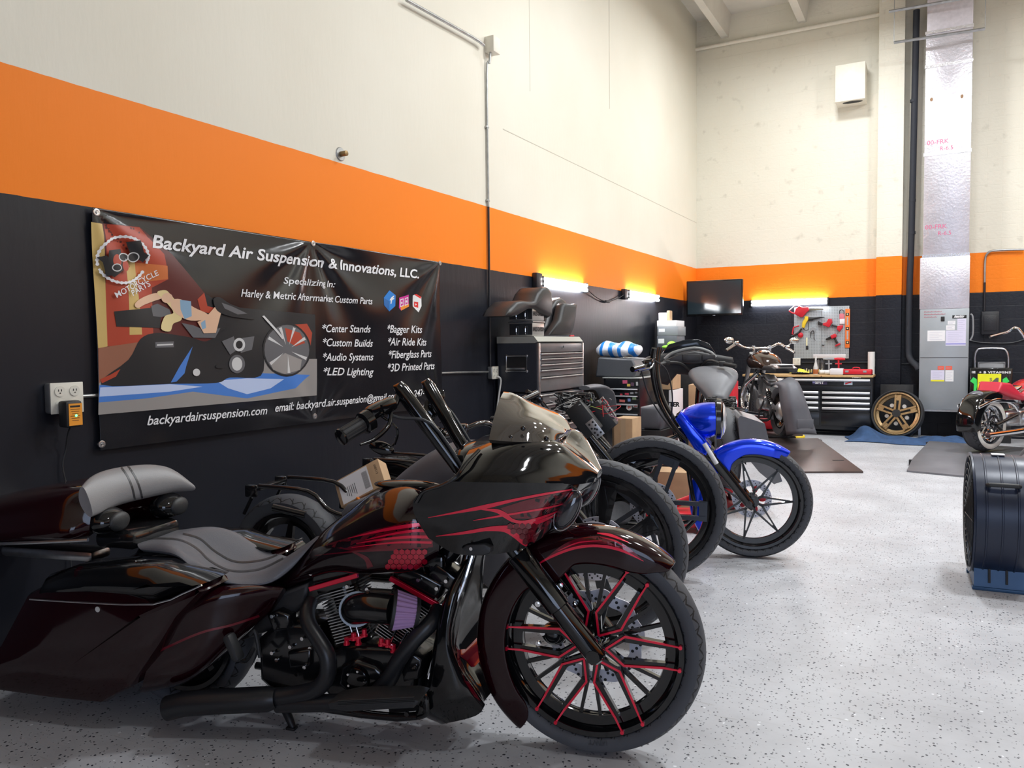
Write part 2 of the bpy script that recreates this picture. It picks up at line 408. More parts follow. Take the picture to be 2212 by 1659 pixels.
def catmull(p0, p1, p2, p3, t):
    return 0.5 * ((2 * p1) + (p2 - p0) * t + (2 * p0 - 5 * p1 + 4 * p2 - p3) * t * t + (3 * p1 - p0 - 3 * p2 + p3) * t ** 3)
def spline(L_, k, closed=False, sharp=()):
    n = len(L_); out = []
    for i in range(n if closed else n - 1):
        p1, p2 = L_[i], L_[(i + 1) % n]
        p0 = L_[i - 1] if (i > 0 or closed) and i not in sharp else p1 * 2 - p2
        j = (i + 1) % n
        p3 = L_[(i + 2) % n] if (i + 2 < n or closed) and j not in sharp else p2 * 2 - p1
        for q in range(k): out.append(catmull(p0, p1, p2, p3, q / k))
    if not closed: out.append(L_[-1])
    return out
def rails(F, name, R, mats, parent, sub=2, mirror=True, px=True, sharp=(), k=6, kr=5, ends=(0.5, 0.5), angle=35):
    """closed body through longitudinal rails from top centre round the near side to bottom centre"""
    A = [F.P(r) if px else [V(p) for p in r] for r in R]
    n = len(A[0]); nr = len(A)
    A = [spline(a, k) for a in A]
    rows = []
    sh_ = set(sharp) | {2 * (nr - 1) - q for q in sharp} if mirror else set(sharp)
    for i in range(len(A[0])):
        ring = [a[i] for a in A]
        if mirror:
            ring += [V((p.x, -p.y, p.z)) for p in reversed(ring[1:-1])]
        rows.append(spline(ring, kr, True, sh_))
    mb = MB()
    mb.grid(rows, cv=True)
    for row, nx in ((rows[0], rows[2]), (rows[-1], rows[-3])):   # domed end caps
        c = sum(row, V()) / len(row); c2 = sum(nx, V()) / len(nx); d = (c - c2) * 0.25
        r1 = [p * 0.85 + c * 0.15 + d * 0.6 for p in row]; r2 = [p * 0.45 + c * 0.55 + d for p in row]
        mb.grid([row, r1, r2], cv=True); mb.poly(r2)
    bmesh.ops.remove_doubles(mb.b, verts=mb.b.verts, dist=0.0003)
    return mb.build(name, mats, parent, smooth=angle)

def slab(mb, out, y0, y1, rnd=0.02, bulge=0.0, mi=None):
    """solid from an outline (x,z pairs or vectors) between lateral y0 and y1 with rounded rims"""
    P = [V((p[0], 0, p[-1])) for p in out]
    c = sum(P, V()) / len(P)
    n = len(P)
    def inset(d):
        q = []
        area2 = sum(P[i].x * P[(i + 1) % n].z - P[(i + 1) % n].x * P[i].z for i in range(n))
        sg = 1 if area2 > 0 else -1
        for i in range(n):
            a, b, c_ = P[i - 1], P[i], P[(i + 1) % n]
            e1 = (b - a).normalized(); e2 = (c_ - b).normalized()
            n1 = V((-e1.z, 0, e1.x)) * sg; n2 = V((-e2.z, 0, e2.x)) * sg
            m_ = n1 + n2
            m_ = m_ / max(0.6, m_.length_squared / 2) if m_.length > 1e-6 else n1
            q.append(b + m_ * d)
        return q
    s_ = 1 if y1 > y0 else -1
    rows = []
    for (d, t) in ((rnd, 0), (rnd * 0.3, rnd * 0.3), (0, rnd)):
        rows.append([V((p.x, y0 + s_ * t, p.z)) for p in inset(d)])
    for (d, t) in ((0, rnd), (rnd * 0.3, rnd * 0.3), (rnd, 0)):
        rows.append([V((p.x, y1 - s_ * t, p.z)) for p in inset(d)])
    mb.grid(rows, cv=True, mi=mi)
    for row, sgn in ((rows[0], -1), (rows[-1], 1)):
        if bulge:
            cc = sum(row, V()) / n + V((0, s_ * sgn * bulge, 0))
            mid = [p * 0.5 + cc * 0.5 + V((0, s_ * sgn * bulge * 0.25, 0)) for p in row]
            mb.grid([row, mid], cv=True, mi=mi); mb.poly(mid, mi)
        else: mb.poly(row, mi)
    bmesh.ops.remove_doubles(mb.b, verts=mb.b.verts, dist=0.00005)
    return mb

def bar(mb, a, b, th, y0, y1, mi=None, taper=1.0):
    a, b = V(a), V(b); d = (b - a); d.y = 0; d.normalize(); nrm = V((-d.z, 0, d.x)) * (th / 2)
    pts = [V((p.x, y0, p.z)) for p in (a + nrm, b + nrm * taper, b - nrm * taper, a - nrm)]
    return mb.prism(pts, (0, y1 - y0, 0), mi)

def decal(name, body, F, polys, m, parent, off=0.0012, cell=16.0, mirror=True):
    """paint lying on the surface of a body: flat outlines dropped on its near side (and mirrored to the far side)"""
    bpy.context.view_layer.update()
    me = body.evaluated_get(bpy.context.evaluated_depsgraph_get()).to_mesh()
    off_l = V(body.location)
    bvh = BVHTree.FromPolygons([v.co + off_l for v in me.vertices], [tuple(p.vertices) for p in me.polygons])
    outs = [MB() for _ in range(2 if mirror else 1)]
    for poly in polys:
        b2 = bmesh.new()
        vs = [b2.verts.new((p[0], p[1], 0)) for p in poly]
        try: b2.faces.new(vs)
        except ValueError: continue
        bmesh.ops.triangulate(b2, faces=b2.faces)
        x0 = min(p[0] for p in poly); x1 = max(p[0] for p in poly); y0 = min(p[1] for p in poly); y1 = max(p[1] for p in poly)
        for ax, lo, hi in ((0, x0, x1), (1, y0, y1)):
            t = math.floor(lo / cell) * cell + cell
            while t < hi:
                bmesh.ops.bisect_plane(b2, geom=b2.verts[:] + b2.edges[:] + b2.faces[:], plane_co=(t, 0, 0) if ax == 0 else (0, t, 0), plane_no=(1, 0, 0) if ax == 0 else (0, 1, 0))
                t += cell
        mp = {}; b2.verts.index_update(); b2.faces.index_update()
        for v in b2.verts:
            h, nn, _, _ = bvh.ray_cast(F.cam, F.dirn(v.co.x, v.co.y).normalized())
            if h is not None:
                if nn.dot(F.dirn(v.co.x, v.co.y)) > 0: nn = -nn
                mp[v.index] = h + nn * off
        pairs = {}
        for sgn in ((1, -1) if mirror else (1,)):
            mv = {}; out = outs[0 if sgn > 0 else 1]
            for f in b2.faces:
                q = [mp.get(v.index) for v in f.verts]
                if any(p is None for p in q): continue
                ww = []
                for v, p in zip(f.verts, q):
                    if v.index not in mv: mv[v.index] = out.b.verts.new((p.x, p.y * sgn, p.z))
                    ww.append(mv[v.index])
                try: out.b.faces.new(ww)
                except ValueError: pass
        b2.free()
    body.evaluated_get(bpy.context.evaluated_depsgraph_get()).to_mesh_clear()
    return [q.build(name, m, parent, smooth=60, norm=False) for q in outs][0]

def treadmat(name, col, k=22.0, w=0.065):
    M = bpy.data.materials.new(name); M.use_nodes = True
    nt = M.node_tree; N = nt.nodes; L = nt.links; b = N['Principled BSDF']; b.inputs['Roughness'].default_value = 0.6
    tc = N.new('ShaderNodeTexCoord'); sp = N.new('ShaderNodeSeparateXYZ'); L.new(tc.outputs['Object'], sp.inputs[0])
    def mt(op, a, bb=None, cc=None):
        q = N.new('ShaderNodeMath'); q.operation = op
        for i, x in enumerate((a, bb, cc)):
            if x is None: continue
            if isinstance(x, (int, float)): q.inputs[i].default_value = x
            else: L.new(x, q.inputs[i])
        return q.outputs[0]
    an = mt('ARCTAN2', sp.outputs['Z'], sp.outputs['X'])
    ay = mt('ABSOLUTE', sp.outputs['Y'])
    tri = mt('PINGPONG', mt('MULTIPLY', an, k / PI), 0.5)
    d = mt('ABSOLUTE', mt('SUBTRACT', ay, mt('MULTIPLY_ADD', tri, w * 0.45, w * 0.5)))
    g1 = mt('LESS_THAN', d, 0.0026)
    fr = mt('FRACT', mt('MULTIPLY_ADD', an, k / PI, mt('MULTIPLY', ay, 6.0)))
    g2 = mt('MULTIPLY', mt('LESS_THAN', fr, 0.07), mt('GREATER_THAN', ay, w * 0.45))
    g2 = mt('MULTIPLY', g2, mt('LESS_THAN', ay, w * 0.8))
    g = mt('MAXIMUM', g1, g2)
    r2 = mt('ADD', mt('POWER', sp.outputs['X'], 2.0), mt('POWER', sp.outputs['Z'], 2.0))
    g = mt('MULTIPLY', g, mt('LESS_THAN', ay, w * 0.94))
    mx = N.new('ShaderNodeMix'); mx.data_type = 'RGBA'; L.new(g, mx.inputs[0]); mx.inputs[6].default_value = tuple(col) + (1,); mx.inputs[7].default_value = (0.004, 0.004, 0.005, 1)
    L.new(mx.outputs[2], b.inputs['Base Color'])
    bp = N.new('ShaderNodeBump'); bp.inputs['Strength'].default_value = 0.8; bp.inputs['Distance'].default_value = 0.004; bp.invert = True
    L.new(g, bp.inputs['Height']); L.new(bp.outputs[0], b.inputs['Normal'])
    return M
TREAD = treadmat('front_tyre_tread', (0.06, 0.064, 0.075))
TREADR = treadmat('rear_tyre_tread', (0.065, 0.068, 0.078), 13.0, 0.10)

def tyre(parent, R, W, rim, m=None, name='tyre', loc=(0, 0, 0)):
    h = W / 2
    prof = [(rim + 0.004, -h * 0.72), (rim + 0.012, -h * 0.86), (rim + (R - rim) * 0.45, -h * 1.0), (rim + (R - rim) * 0.68, -h * 0.98), (R - 0.028 * h / 0.065, -h * 0.84),
            (R - 0.012 * h / 0.065, -h * 0.6), (R - 0.003, -h * 0.3), (R, 0)]
    prof = prof + [(r, -y) for r, y in reversed(prof[:-1])]
    prof += [(rim - 0.002, h * 0.6), (rim - 0.002, -h * 0.6), prof[0]]
    o = MB().lathe(prof, (0, 0, 0), (0, 1, 0), 96).build(name, m or TREAD, parent, smooth=50); o.location = loc
    return o
def rimmesh(mb, r, w, lip=0.018, mi=None):
    """drop-centre rim seen from both sides: r = outer lip radius"""
    h = w / 2
    prof = [(r, -h), (r + 0.004, -h + 0.004), (r - 0.004, -h + 0.010), (r - 0.010, -h + 0.022), (r - 0.040, -h * 0.35), (r - 0.044, 0), (r - 0.040, h * 0.35), (r - 0.010, h - 0.022), (r - 0.004, h - 0.010), (r + 0.004, h - 0.004), (r, h),
            (r - lip, h - 0.002), (r - lip - 0.006, h - 0.012), (r - lip - 0.014, h - 0.03), (r - 0.066, h * 0.35), (r - 0.068, 0), (r - 0.066, -h * 0.35), (r - lip - 0.014, -h + 0.03), (r - lip - 0.006, -h + 0.012), (r - lip, -h + 0.002), (r, -h)]
    return mb.lathe(prof, (0, 0, 0), (0, 1, 0), 96, mi)
def rotor(parent, R, y, m=None, wave=0.0, hole=0.006, spider=True, name='brake_rotor', r_in=None, sp_m=None):
    """drilled disc with a carrier"""
    b = bmesh.new(); n = 140; rin = r_in or R * 0.74
    mb = MB(); mb.b.free(); mb.b = b
    for s in (-0.0025, 0.0025):
        rows = []
        for k in range(n):
            a = 2 * PI * k / n; ro = R + wave * math.sin(a * 10); ri = rin + wave * 0.8 * math.sin(a * 10)
            rows.append([(ro * math.cos(a), y + s, ro * math.sin(a)), (ri * math.cos(a), y + s, ri * math.sin(a))])
        mb.grid(rows, cu=True, mi=0)
    for q in (0, 1):
        rows = []
        for k in range(n):
            a = 2 * PI * k / n; rr = (R if q == 0 else rin) + wave * (1 if q == 0 else 0.8) * math.sin(a * 10)
            rows.append([(rr * math.cos(a), y - 0.0025, rr * math.sin(a)), (rr * math.cos(a), y + 0.0025, rr * math.sin(a))])
        mb.grid(rows, cu=True, mi=0)
    for k in range(20):
        for j, f in enumerate((0.25, 0.5, 0.75)):
            a = 2 * PI * (k + j * 0.33) / 20; rr = rin + (R - rin) * f
            mb.cyl((rr * math.cos(a), y - 0.0032, rr * math.sin(a)), (rr * math.cos(a), y + 0.0032, rr * math.sin(a)), hole, n=8, mi=1)
    if spider:
        for k in range(5):
            a = 2 * PI * k / 5
            mb.tube([(0.05 * math.cos(a), y, 0.05 * math.sin(a)), (rin * 1.02 * math.cos(a), y, rin * 1.02 * math.sin(a))], [0.014, 0.008], 8, smooth=0, mi=1)
    return mb.build(name, [m or STEEL, sp_m or MATTE], parent, smooth=30)
def seg(mb, a1, r1, a2, r2, wd, y0, y1, mi=None, wd2=None, yc2=None):
    """spoke bar between two polar points"""
    p = V((r1 * math.cos(a1), 0, r1 * math.sin(a1))); q = V((r2 * math.cos(a2), 0, r2 * math.sin(a2)))
    d = (q - p).normalized(); n = V((-d.z, 0, d.x)); w2 = wd if wd2 is None else wd2
    pts = [p + n * wd / 2, q + n * w2 / 2, q - n * w2 / 2, p - n * wd / 2]
    sh = 0 if yc2 is None else yc2
    A = [mb.b.verts.new(V((t.x, y0 + (sh if i in (1, 2) else 0), t.z))) for i, t in enumerate(pts)]
    B = [mb.b.verts.new(V((t.x, y1 + (sh if i in (1, 2) else 0), t.z))) for i, t in enumerate(pts)]
    fs = [mb.b.faces.new(A), mb.b.faces.new(list(reversed(B)))] + [mb.b.faces.new((A[i], B[i], B[(i + 1) % 4], A[(i + 1) % 4])) for i in range(4)]
    for f in fs: f.material_index = mi or 0
def bolts(mb, F, pts, r=0.006, h=0.012, mi=None, s=-1):
    for p in pts:
        q = F.T(*p); mb.cyl(q, q + V((0, s * h, 0)), r, n=10, mi=mi)
def arch(name, m, parent, cx, cz, t0, t1, ro, hw, rin, n=40, thick=0.004, twist=0.0, sub=1):
    """mudguard: arched section swept round a wheel from angle t0 to t1 (degrees); ro, hw, rin may be functions of angle"""
    rows = []
    fo = ro if callable(ro) else (lambda t: ro); fw = hw if callable(hw) else (lambda t: hw); fi = rin if callable(rin) else (lambda t: rin)
    for k in range(n + 1):
        t = t0 + (t1 - t0) * k / n; a = math.radians(t); R_, w_, i_ = fo(t), fw(t), fi(t)
        sec = [(i_, -w_), ((i_ * 0.5 + R_ * 0.5), -w_ * 1.02), (R_ - 0.03, -w_), (R_ - 0.012, -w_ * 0.88), (R_ - 0.002, -w_ * 0.55), (R_, 0)]
        sec += [(r, -y) for r, y in reversed(sec[:-1])]
        rows.append([(cx + r * math.cos(a), y, cz + r * math.sin(a)) for r, y in sec])
    o = MB().grid(rows).build(name, m, parent, solid=thick, sub=sub, norm=True)
    return o

def vtwin(F, parent, cx, cz, s=1.0, m1=None, m2=None, name='engine'):
    """V-twin engine in metres, centred on the crank; returns the object"""
    mb = MB(); m1 = m1 or BLACKG; m2 = m2 or STEEL
    for sg in (-1, 1):
        ax = V((sg * math.sin(math.radians(22.5)), 0, math.cos(math.radians(22.5)))); px_ = V((ax.z, 0, -ax.x))
        c0 = V((cx, 0, cz))
        mb.cyl(c0 + ax * 0.10 * s, c0 + ax * 0.36 * s, 0.05 * s, mi=0)
        for k in range(12):
            c = c0 + ax * (0.15 + 0.0135 * k) * s; L = (0.062 + 0.002 * k) * s
            mb.box(c, (L * 2, 0.15 * s, 0.0045 * s), Matrix.Rotation(math.atan2(ax.x, ax.z), 3, 'Y'), mi=1)
        mb.box(c0 + ax * 0.345 * s, (0.19 * s, 0.17 * s, 0.05 * s), Matrix.Rotation(math.atan2(ax.x, ax.z), 3, 'Y'), 0.012, 0)
        mb.box(c0 + ax * 0.40 * s, (0.17 * s, 0.15 * s, 0.045 * s), Matrix.Rotation(math.atan2(ax.x, ax.z), 3, 'Y'), 0.018, 1)
    mb.box((cx, 0, cz - 0.0 * s), (0.34 * s, 0.2 * s, 0.22 * s), None, 0.05, 0, 3)
    mb.cyl((cx, -0.14 * s, cz - 0.02), (cx, 0.14 * s, cz - 0.02), 0.085 * s, n=28, mi=1)
    mb.box((cx - 0.3 * s, 0, cz - 0.0 * s), (0.3 * s, 0.22 * s, 0.2 * s), None, 0.05, 0, 3)
    mb.cyl((cx, -0.2 * s, cz + 0.26 * s), (cx, -0.1 * s, cz + 0.26 * s), 0.09 * s, n=32, mi=0)
    mb.cyl((cx, -0.21 * s, cz + 0.26 * s), (cx, -0.2 * s, cz + 0.26 * s), 0.06 * s, n=32, mi=1)
    return mb.build(name, [m1, m2], parent)
# ============================================================ black bagger with red flames, nearest
HANG = math.radians(13.5)
FA = Frame(2.768, 2.645, HANG)
hero = thing('motorcycle', 'black custom bagger with red flame paint, sharp fairing and red-trimmed wheel, nearest the camera', 'motorcycle', FA.loc, HANG)
T = FA.T
RA, WA, RIMA = 0.404, 0.125, 0.330

# --- front wheel
mb = MB(); rimmesh(mb, RIMA, 0.105, mi=0)
mb.cyl((0, -0.06, 0), (0, 0.06, 0), 0.042, n=32, mi=0); mb.cyl((0, -0.075, 0), (0, 0.075, 0), 0.026, n=24, mi=0)
tr = MB()
ys0, ys1 = -0.044, -0.020
for u in range(6):
    c = math.radians(60 * u - 2)
    for sg in (-1, 1):
        seg(mb, c, 0.046, c + sg * 0.39, 0.126, 0.026, ys0, ys1, 0)
        seg(mb, c + sg * 0.39, 0.118, c + sg * 0.135, 0.268, 0.026, ys0, ys1, 0, 0.020)
        seg(mb, c + sg * 0.43, 0.126, c + sg * 0.385, 0.268, 0.015, ys0 + 0.028, ys1 + 0.022, 0, 0.012)
        seg(tr, c, 0.052, c + sg * 0.42, 0.132, 0.0075, ys0 - 0.005, ys0 - 0.0004, 0)
        seg(tr, c + sg * 0.42, 0.130, c + sg * 0.165, 0.262, 0.0078, ys0 - 0.005, ys0 - 0.0004, 0)
        seg(tr, c + sg * 0.165, 0.260, c + sg * 0.130, 0.318, 0.0075, ys0 - 0.005, ys0 - 0.0004, 0, 0.005, -0.010)
        a = c + sg * 0.130
        tr.cyl((0.318 * math.cos(a), -0.048, 0.318 * math.sin(a)), (0.318 * math.cos(a), -0.062, 0.318 * math.sin(a)), 0.007, n=10)
wheel = mb.build('front_wheel', [BLACKP], hero); wheel.location = (0, 0, RA)
lab(tr.build('spoke_trim', REDM, wheel, smooth=30), 'bright red outlines along the forked spokes')
tyre(wheel, RA, WA, RIMA)
rotor(wheel, 0.178, 0.066, PDISC, wave=0.006)
tw = MB().text('TWIN', 0.026, lambda x, y: V((0.350 * math.cos(-1.62 - 0 + x / 0.35 * 1.0), -0.0634, 0.350 * math.sin(-1.62 + x / 0.35))) if False else V((( -0.367 - y + 0.03) * math.cos(1.5 - x / 0.35) * -1, -0.0630, (0.367 + y - 0.03) * -math.sin(1.5 - x / 0.35))), bold=0.0006, align='CENTER')
tw.build('tyre_lettering', RUBBERG, wheel)
mb = MB(); a = FA
mb.ell((-0.16, 0.055, RA - 0.0), (0.05, 0.028, 0.045)); mb.box((-0.15, 0.085, RA), (0.07, 0.03, 0.09), None, 0.012)
mb.ell((-0.16, 0.03, RA), (0.03, 0.012, 0.03))
mb.build('brake_caliper', BLACKG, hero)
# --- front mudguard
def lerp(tab, t):
    for (a, x), (b, y) in zip(tab, tab[1:]):
        if t <= b: return x + (y - x) * (t - a) / (b - a)
    return tab[-1][1]
TAB = [(46, .405), (50, .385), (56, .345), (64, .322), (80, .315), (100, .312), (108, .285), (116, .262), (122, .262), (128, .29), (140, .31), (200, .313), (222, .32), (228, .34), (232, .38)]
WTAB = [(46, .05), (54, .075), (70, .085), (215, .085), (232, .07)]
fend = arch('front_mudguard', REDV, hero, 0, RA, 47, 231, 0.438, lambda t: lerp(WTAB, t), lambda t: lerp(TAB, t), 56, 0.0035, sub=1)
def smoothpx(pts, k=5):
    out = []
    for i in range(len(pts) - 1):
        p0 = pts[max(i - 1, 0)]; p1 = pts[i]; p2 = pts[i + 1]; p3 = pts[min(i + 2, len(pts) - 1)]
        for j in range(k):
            t = j / k
            out.append(tuple(0.5 * ((2 * p1[c]) + (p2[c] - p0[c]) * t + (2 * p0[c] - 5 * p1[c] + 4 * p2[c] - p3[c]) * t * t + (3 * p1[c] - p0[c] - 3 * p2[c] + p3[c]) * t ** 3) for c in range(len(p1))))
    out.append(pts[-1]); return out
def flame(pts, ws, k=6):
    q = smoothpx([(p[0], p[1], w_) for p, w_ in zip(pts, ws)], k); n_ = []
    for i, p in enumerate(q):
        a = q[max(i - 1, 0)]; b = q[min(i + 1, len(q) - 1)]; L_ = math.hypot(b[0] - a[0], b[1] - a[1]); n_.append((-(b[1] - a[1]) / L_, (b[0] - a[0]) / L_))
    up_ = [(p[0] + n[0] * p[2] / 2, p[1] + n[1] * p[2] / 2) for p, n in zip(q, n_)]; dn = [(p[0] - n[0] * p[2] / 2, p[1] - n[1] * p[2] / 2) for p, n in zip(q, n_)]
    return [[up_[i], up_[i + 1], dn[i + 1], dn[i]] for i in range(len(q) - 1)]
def strip(pts, wpx): return flame(pts, [wpx] * len(pts), 1)
decal('fender_flames', fend, FA, [
    *flame([(1150, 1226), (1190, 1203), (1240, 1184), (1290, 1179), (1340, 1188), (1390, 1212)], [2, 5, 6, 6, 6, 1]),
    *flame([(1290, 1152), (1320, 1157), (1358, 1172)], [2, 6, 1]), *flame([(1296, 1160), (1330, 1169), (1352, 1184)], [1, 3, 1]), *flame([(1205, 1190), (1250, 1172), (1300, 1168)], [1, 3, 1])], REDP, hero)
decal('fender_flame_shading', fend, FA, [
    *flame([(1180, 1206), (1230, 1176), (1290, 1166), (1340, 1178), (1386, 1208)], [2, 12, 16, 12, 1])], REDD, hero, off=0.0006)
# --- forks
for s in (-1, 1):
    y = s * 0.125
    A_ = T(1284, 1412, -0.125); B_ = T(1118, 1196, -0.125); A_.y = B_.y = y
    mb = MB(); d = (B_ - A_)
    mb.tube([A_ - d * 0.075, A_ - d * 0.05, A_, A_ + d * 0.45, A_ + d * 0.46, A_ + d * 0.99, A_ + d], [0.02, 0.034, 0.037, 0.037, 0.043, 0.043, 0.04], 28, smooth=0)
    mb.tube([A_ + d * 0.95, A_ + d * 1.5], 0.03, 20, smooth=0)
    mb.cyl(A_ + V((0, s * 0.04, 0)), A_ + V((0, -s * 0.05, 0)), 0.024, n=24)
    mb.box(A_ + d * 0.55 + V((-0.035 if s else 0, -s * 0.03, 0)), (0.03, 0.03, 0.09), None, 0.006)
    mb.build('fork_leg', BLACKP, hero)
mb = MB()
for p in [(1211, 1264, -0.09), (1163, 1303, -0.10), (1242, 1305, -0.05), (1164, 1389, -0.02), (1173, 1365, -0.02)]:
    q = T(*p); mb.cyl(q, q + V((0, -0.012, 0)), 0.0105, n=12); mb.cyl(q + V((0, -0.012, 0)), q + V((0, -0.017, 0)), 0.006, n=6)
mb.build('mudguard_bolts', CHROME, hero)
# --- fairing
fair = rails(FA, 'fairing', [
    [(1045, 942, 0), (1100, 930, 0), (1160, 930, 0), (1215, 948, 0), (1262, 984, 0), (1294, 1016, 0)],
    [(1012, 975, -.26), (1075, 958, -.27), (1145, 954, -.26), (1208, 962, -.21), (1256, 996, -.13), (1291, 1022, -.05)],
    [(990, 1018, -.37), (1060, 1010, -.38), (1130, 1010, -.36), (1198, 1014, -.29), (1252, 1024, -.18), (1290, 1030, -.06)],
    [(965, 1040, -.40), (1060, 1042, -.41), (1130, 1043, -.385), (1198, 1044, -.31), (1250, 1046, -.20), (1287, 1040, -.07)],
    [(900, 1072, -.38), (1030, 1075, -.40), (1120, 1078, -.37), (1190, 1078, -.30), (1236, 1070, -.19), (1270, 1056, -.07)],
    [(895, 1110, -.37), (1000, 1130, -.38), (1090, 1130, -.35), (1165, 1122, -.28), (1212, 1100, -.18), (1245, 1070, -.07)],
    [(925, 1162, -.34), (985, 1196, -.33), (1060, 1198, -.30), (1130, 1184, -.24), (1185, 1150, -.16), (1225, 1100, -.07)],
    [(960, 1150, 0), (1010, 1180, 0), (1065, 1180, 0), (1125, 1165, 0), (1180, 1130, 0), (1225, 1080, 0)]],
    [BLACKP], hero, sharp=(3, 6))
decal('fairing_flames', fair, FA, [
    *flame([(925, 1118), (990, 1106), (1050, 1094), (1110, 1080), (1170, 1068), (1236, 1057)], [1, 5, 9, 6, 5, 3]),
    *flame([(1040, 1100), (1072, 1103), (1090, 1112), (1108, 1124), (1135, 1127), (1180, 1114), (1224, 1096)], [2, 8, 11, 7, 7, 5, 2]),
    *flame([(1022, 1124), (1070, 1116), (1130, 1106), (1180, 1097), (1226, 1086)], [1, 4, 4, 4, 2]),
    *flame([(942, 1158), (1000, 1151), (1060, 1141), (1110, 1136), (1160, 1128), (1214, 1106)], [1, 6, 8, 6, 8, 2]),
    *flame([(1040, 1146), (1085, 1144), (1110, 1154), (1130, 1172), (1140, 1180)], [2, 8, 12, 9, 3])], REDP, hero)
decal('fairing_flame_shading', fair, FA, [
    [(1080, 1098), (1130, 1082), (1180, 1070), (1234, 1060), (1222, 1096), (1150, 1120), (1110, 1120)],
    [(1096, 1140), (1160, 1132), (1205, 1118), (1168, 1146), (1152, 1178), (1138, 1176), (1118, 1156)]], REDD, hero, off=0.0006)
def hexes(cx0, cx1, cy0, cy1, r, inside):
    out = []; dx = r * math.sqrt(3); k = 0; y = cy0
    while y < cy1:
        x = cx0 + (dx / 2 if k % 2 else 0)
        while x < cx1:
            if inside(x, y): out.append([(x + r * 0.92 * math.sin(PI / 3 * i), y + r * 0.92 * math.cos(PI / 3 * i)) for i in range(6)])
            x += dx
        y += r * 1.5; k += 1
    return out
decal('fairing_hexagons', fair, FA, hexes(1102, 1165, 1136, 1180, 7.5, lambda x, y: x > 1098 + (y - 1136) * 0.8 and x < 1165 - (y - 1136) * 0.5), REDD, hero, off=0.0018, cell=30)
seam = MB(); seam.tube([T(898, 1086, -.383), T(915, 1062, -.392), T(955, 1048, -.405), T(985, 1030, -.405), T(1008, 1000, -.37), T(1035, 972, -.31)], 0.006, 8)
seam.build('fairing_edge', BLACKG, hero)
for s in (-1, 1):   # slanted headlamps under the nose
    A_ = T(1250, 1062, -.16); B_ = T(1207, 1138, -.215)
    d = B_ - A_; c = (A_ + B_) / 2; c.y = s * abs(c.y) * 1.02
    ang = math.atan2(d.x, d.z)
    mb = MB(); mb.ell(c, (0.036, 0.028, d.length * 0.55), 24, Matrix.Rotation(ang, 3, 'Y'))
    hl = mb.build('headlamp', mat('dark_lens', (0.03, 0.03, 0.035), 0.05, 0, 1.0), hero)
    mb = MB(); mb.tube([c + Matrix.Rotation(ang, 3, 'Y') @ V((0.037 * math.cos(t), s * 0.018, d.length * 0.56 * math.sin(t))) for t in [2 * PI * k / 24 for k in range(24)]], 0.003, 8, closed=True, smooth=0)
    mb.build('headlamp_rim', mat('dark_chrome', (.3, .3, .32), .12, 1.0), hl)
decal('marker_lamp', bpy.data.objects['fairing'], FA, [[(1233, 1062), (1240, 1062), (1222, 1100), (1212, 1120), (1206, 1118), (1214, 1090)]], mat('red_lens', (0.6, 0.01, 0.02), 0.2, coat=1), hero, off=0.003)
mb = MB(); slab(mb, [T(*p, -.33) for p in [(1000, 1182), (1012, 1174), (1050, 1172), (1064, 1180), (1062, 1192), (1045, 1198), (1015, 1198)]], -.35, -.29, 0.008); bolts(mb, FA, [(1018, 1185, -.352)], 0.006, 0.006, 1)
mb.build('fairing_bracket', [PLAST, CHROME], hero)
# --- smoked windscreen
SMOKE = mat('smoked_acrylic', (0.05, 0.043, 0.036), 0.04, 0, 1.0, spec=1.0)
ws = rails(FA, 'windscreen', [
    [(1088, 846, 0), (1112, 851, 0), (1150, 876, 0), (1190, 902, 0), (1224, 928, 0)],
    [(1078, 866, -.12), (1110, 878, -.12), (1150, 893, -.11), (1188, 912, -.09), (1222, 932, -.04)],
    [(1066, 905, -.22), (1108, 912, -.225), (1150, 915, -.21), (1186, 925, -.16), (1219, 936, -.07)],
    [(1056, 950, -.29), (1105, 954, -.285), (1150, 955, -.26), (1188, 953, -.20), (1214, 944, -.08)],
    [(1062, 958, -.25), (1108, 962, -.24), (1150, 962, -.22), (1188, 960, -.16), (1210, 950, -.06)],
    [(1085, 950, 0), (1120, 946, 0), (1155, 946, 0), (1188, 948, 0), (1212, 946, 0)]], [SMOKE], hero, sharp=(0, 3))
mb = MB()
for p in [(1103, 945), (1180, 947), (1130, 925)]:
    h = T(p[0], p[1], -.27); mb.ell(h, (0.009, 0.006, 0.009), 12)
mb.build('windscreen_screws', BLACKG, hero)
# --- gauge pod behind the fairing
mb = MB(); mb.ell(T(1035, 985, -.02), (0.09, 0.16, 0.06)); mb.build('gauge_pod', BLACKP, hero)
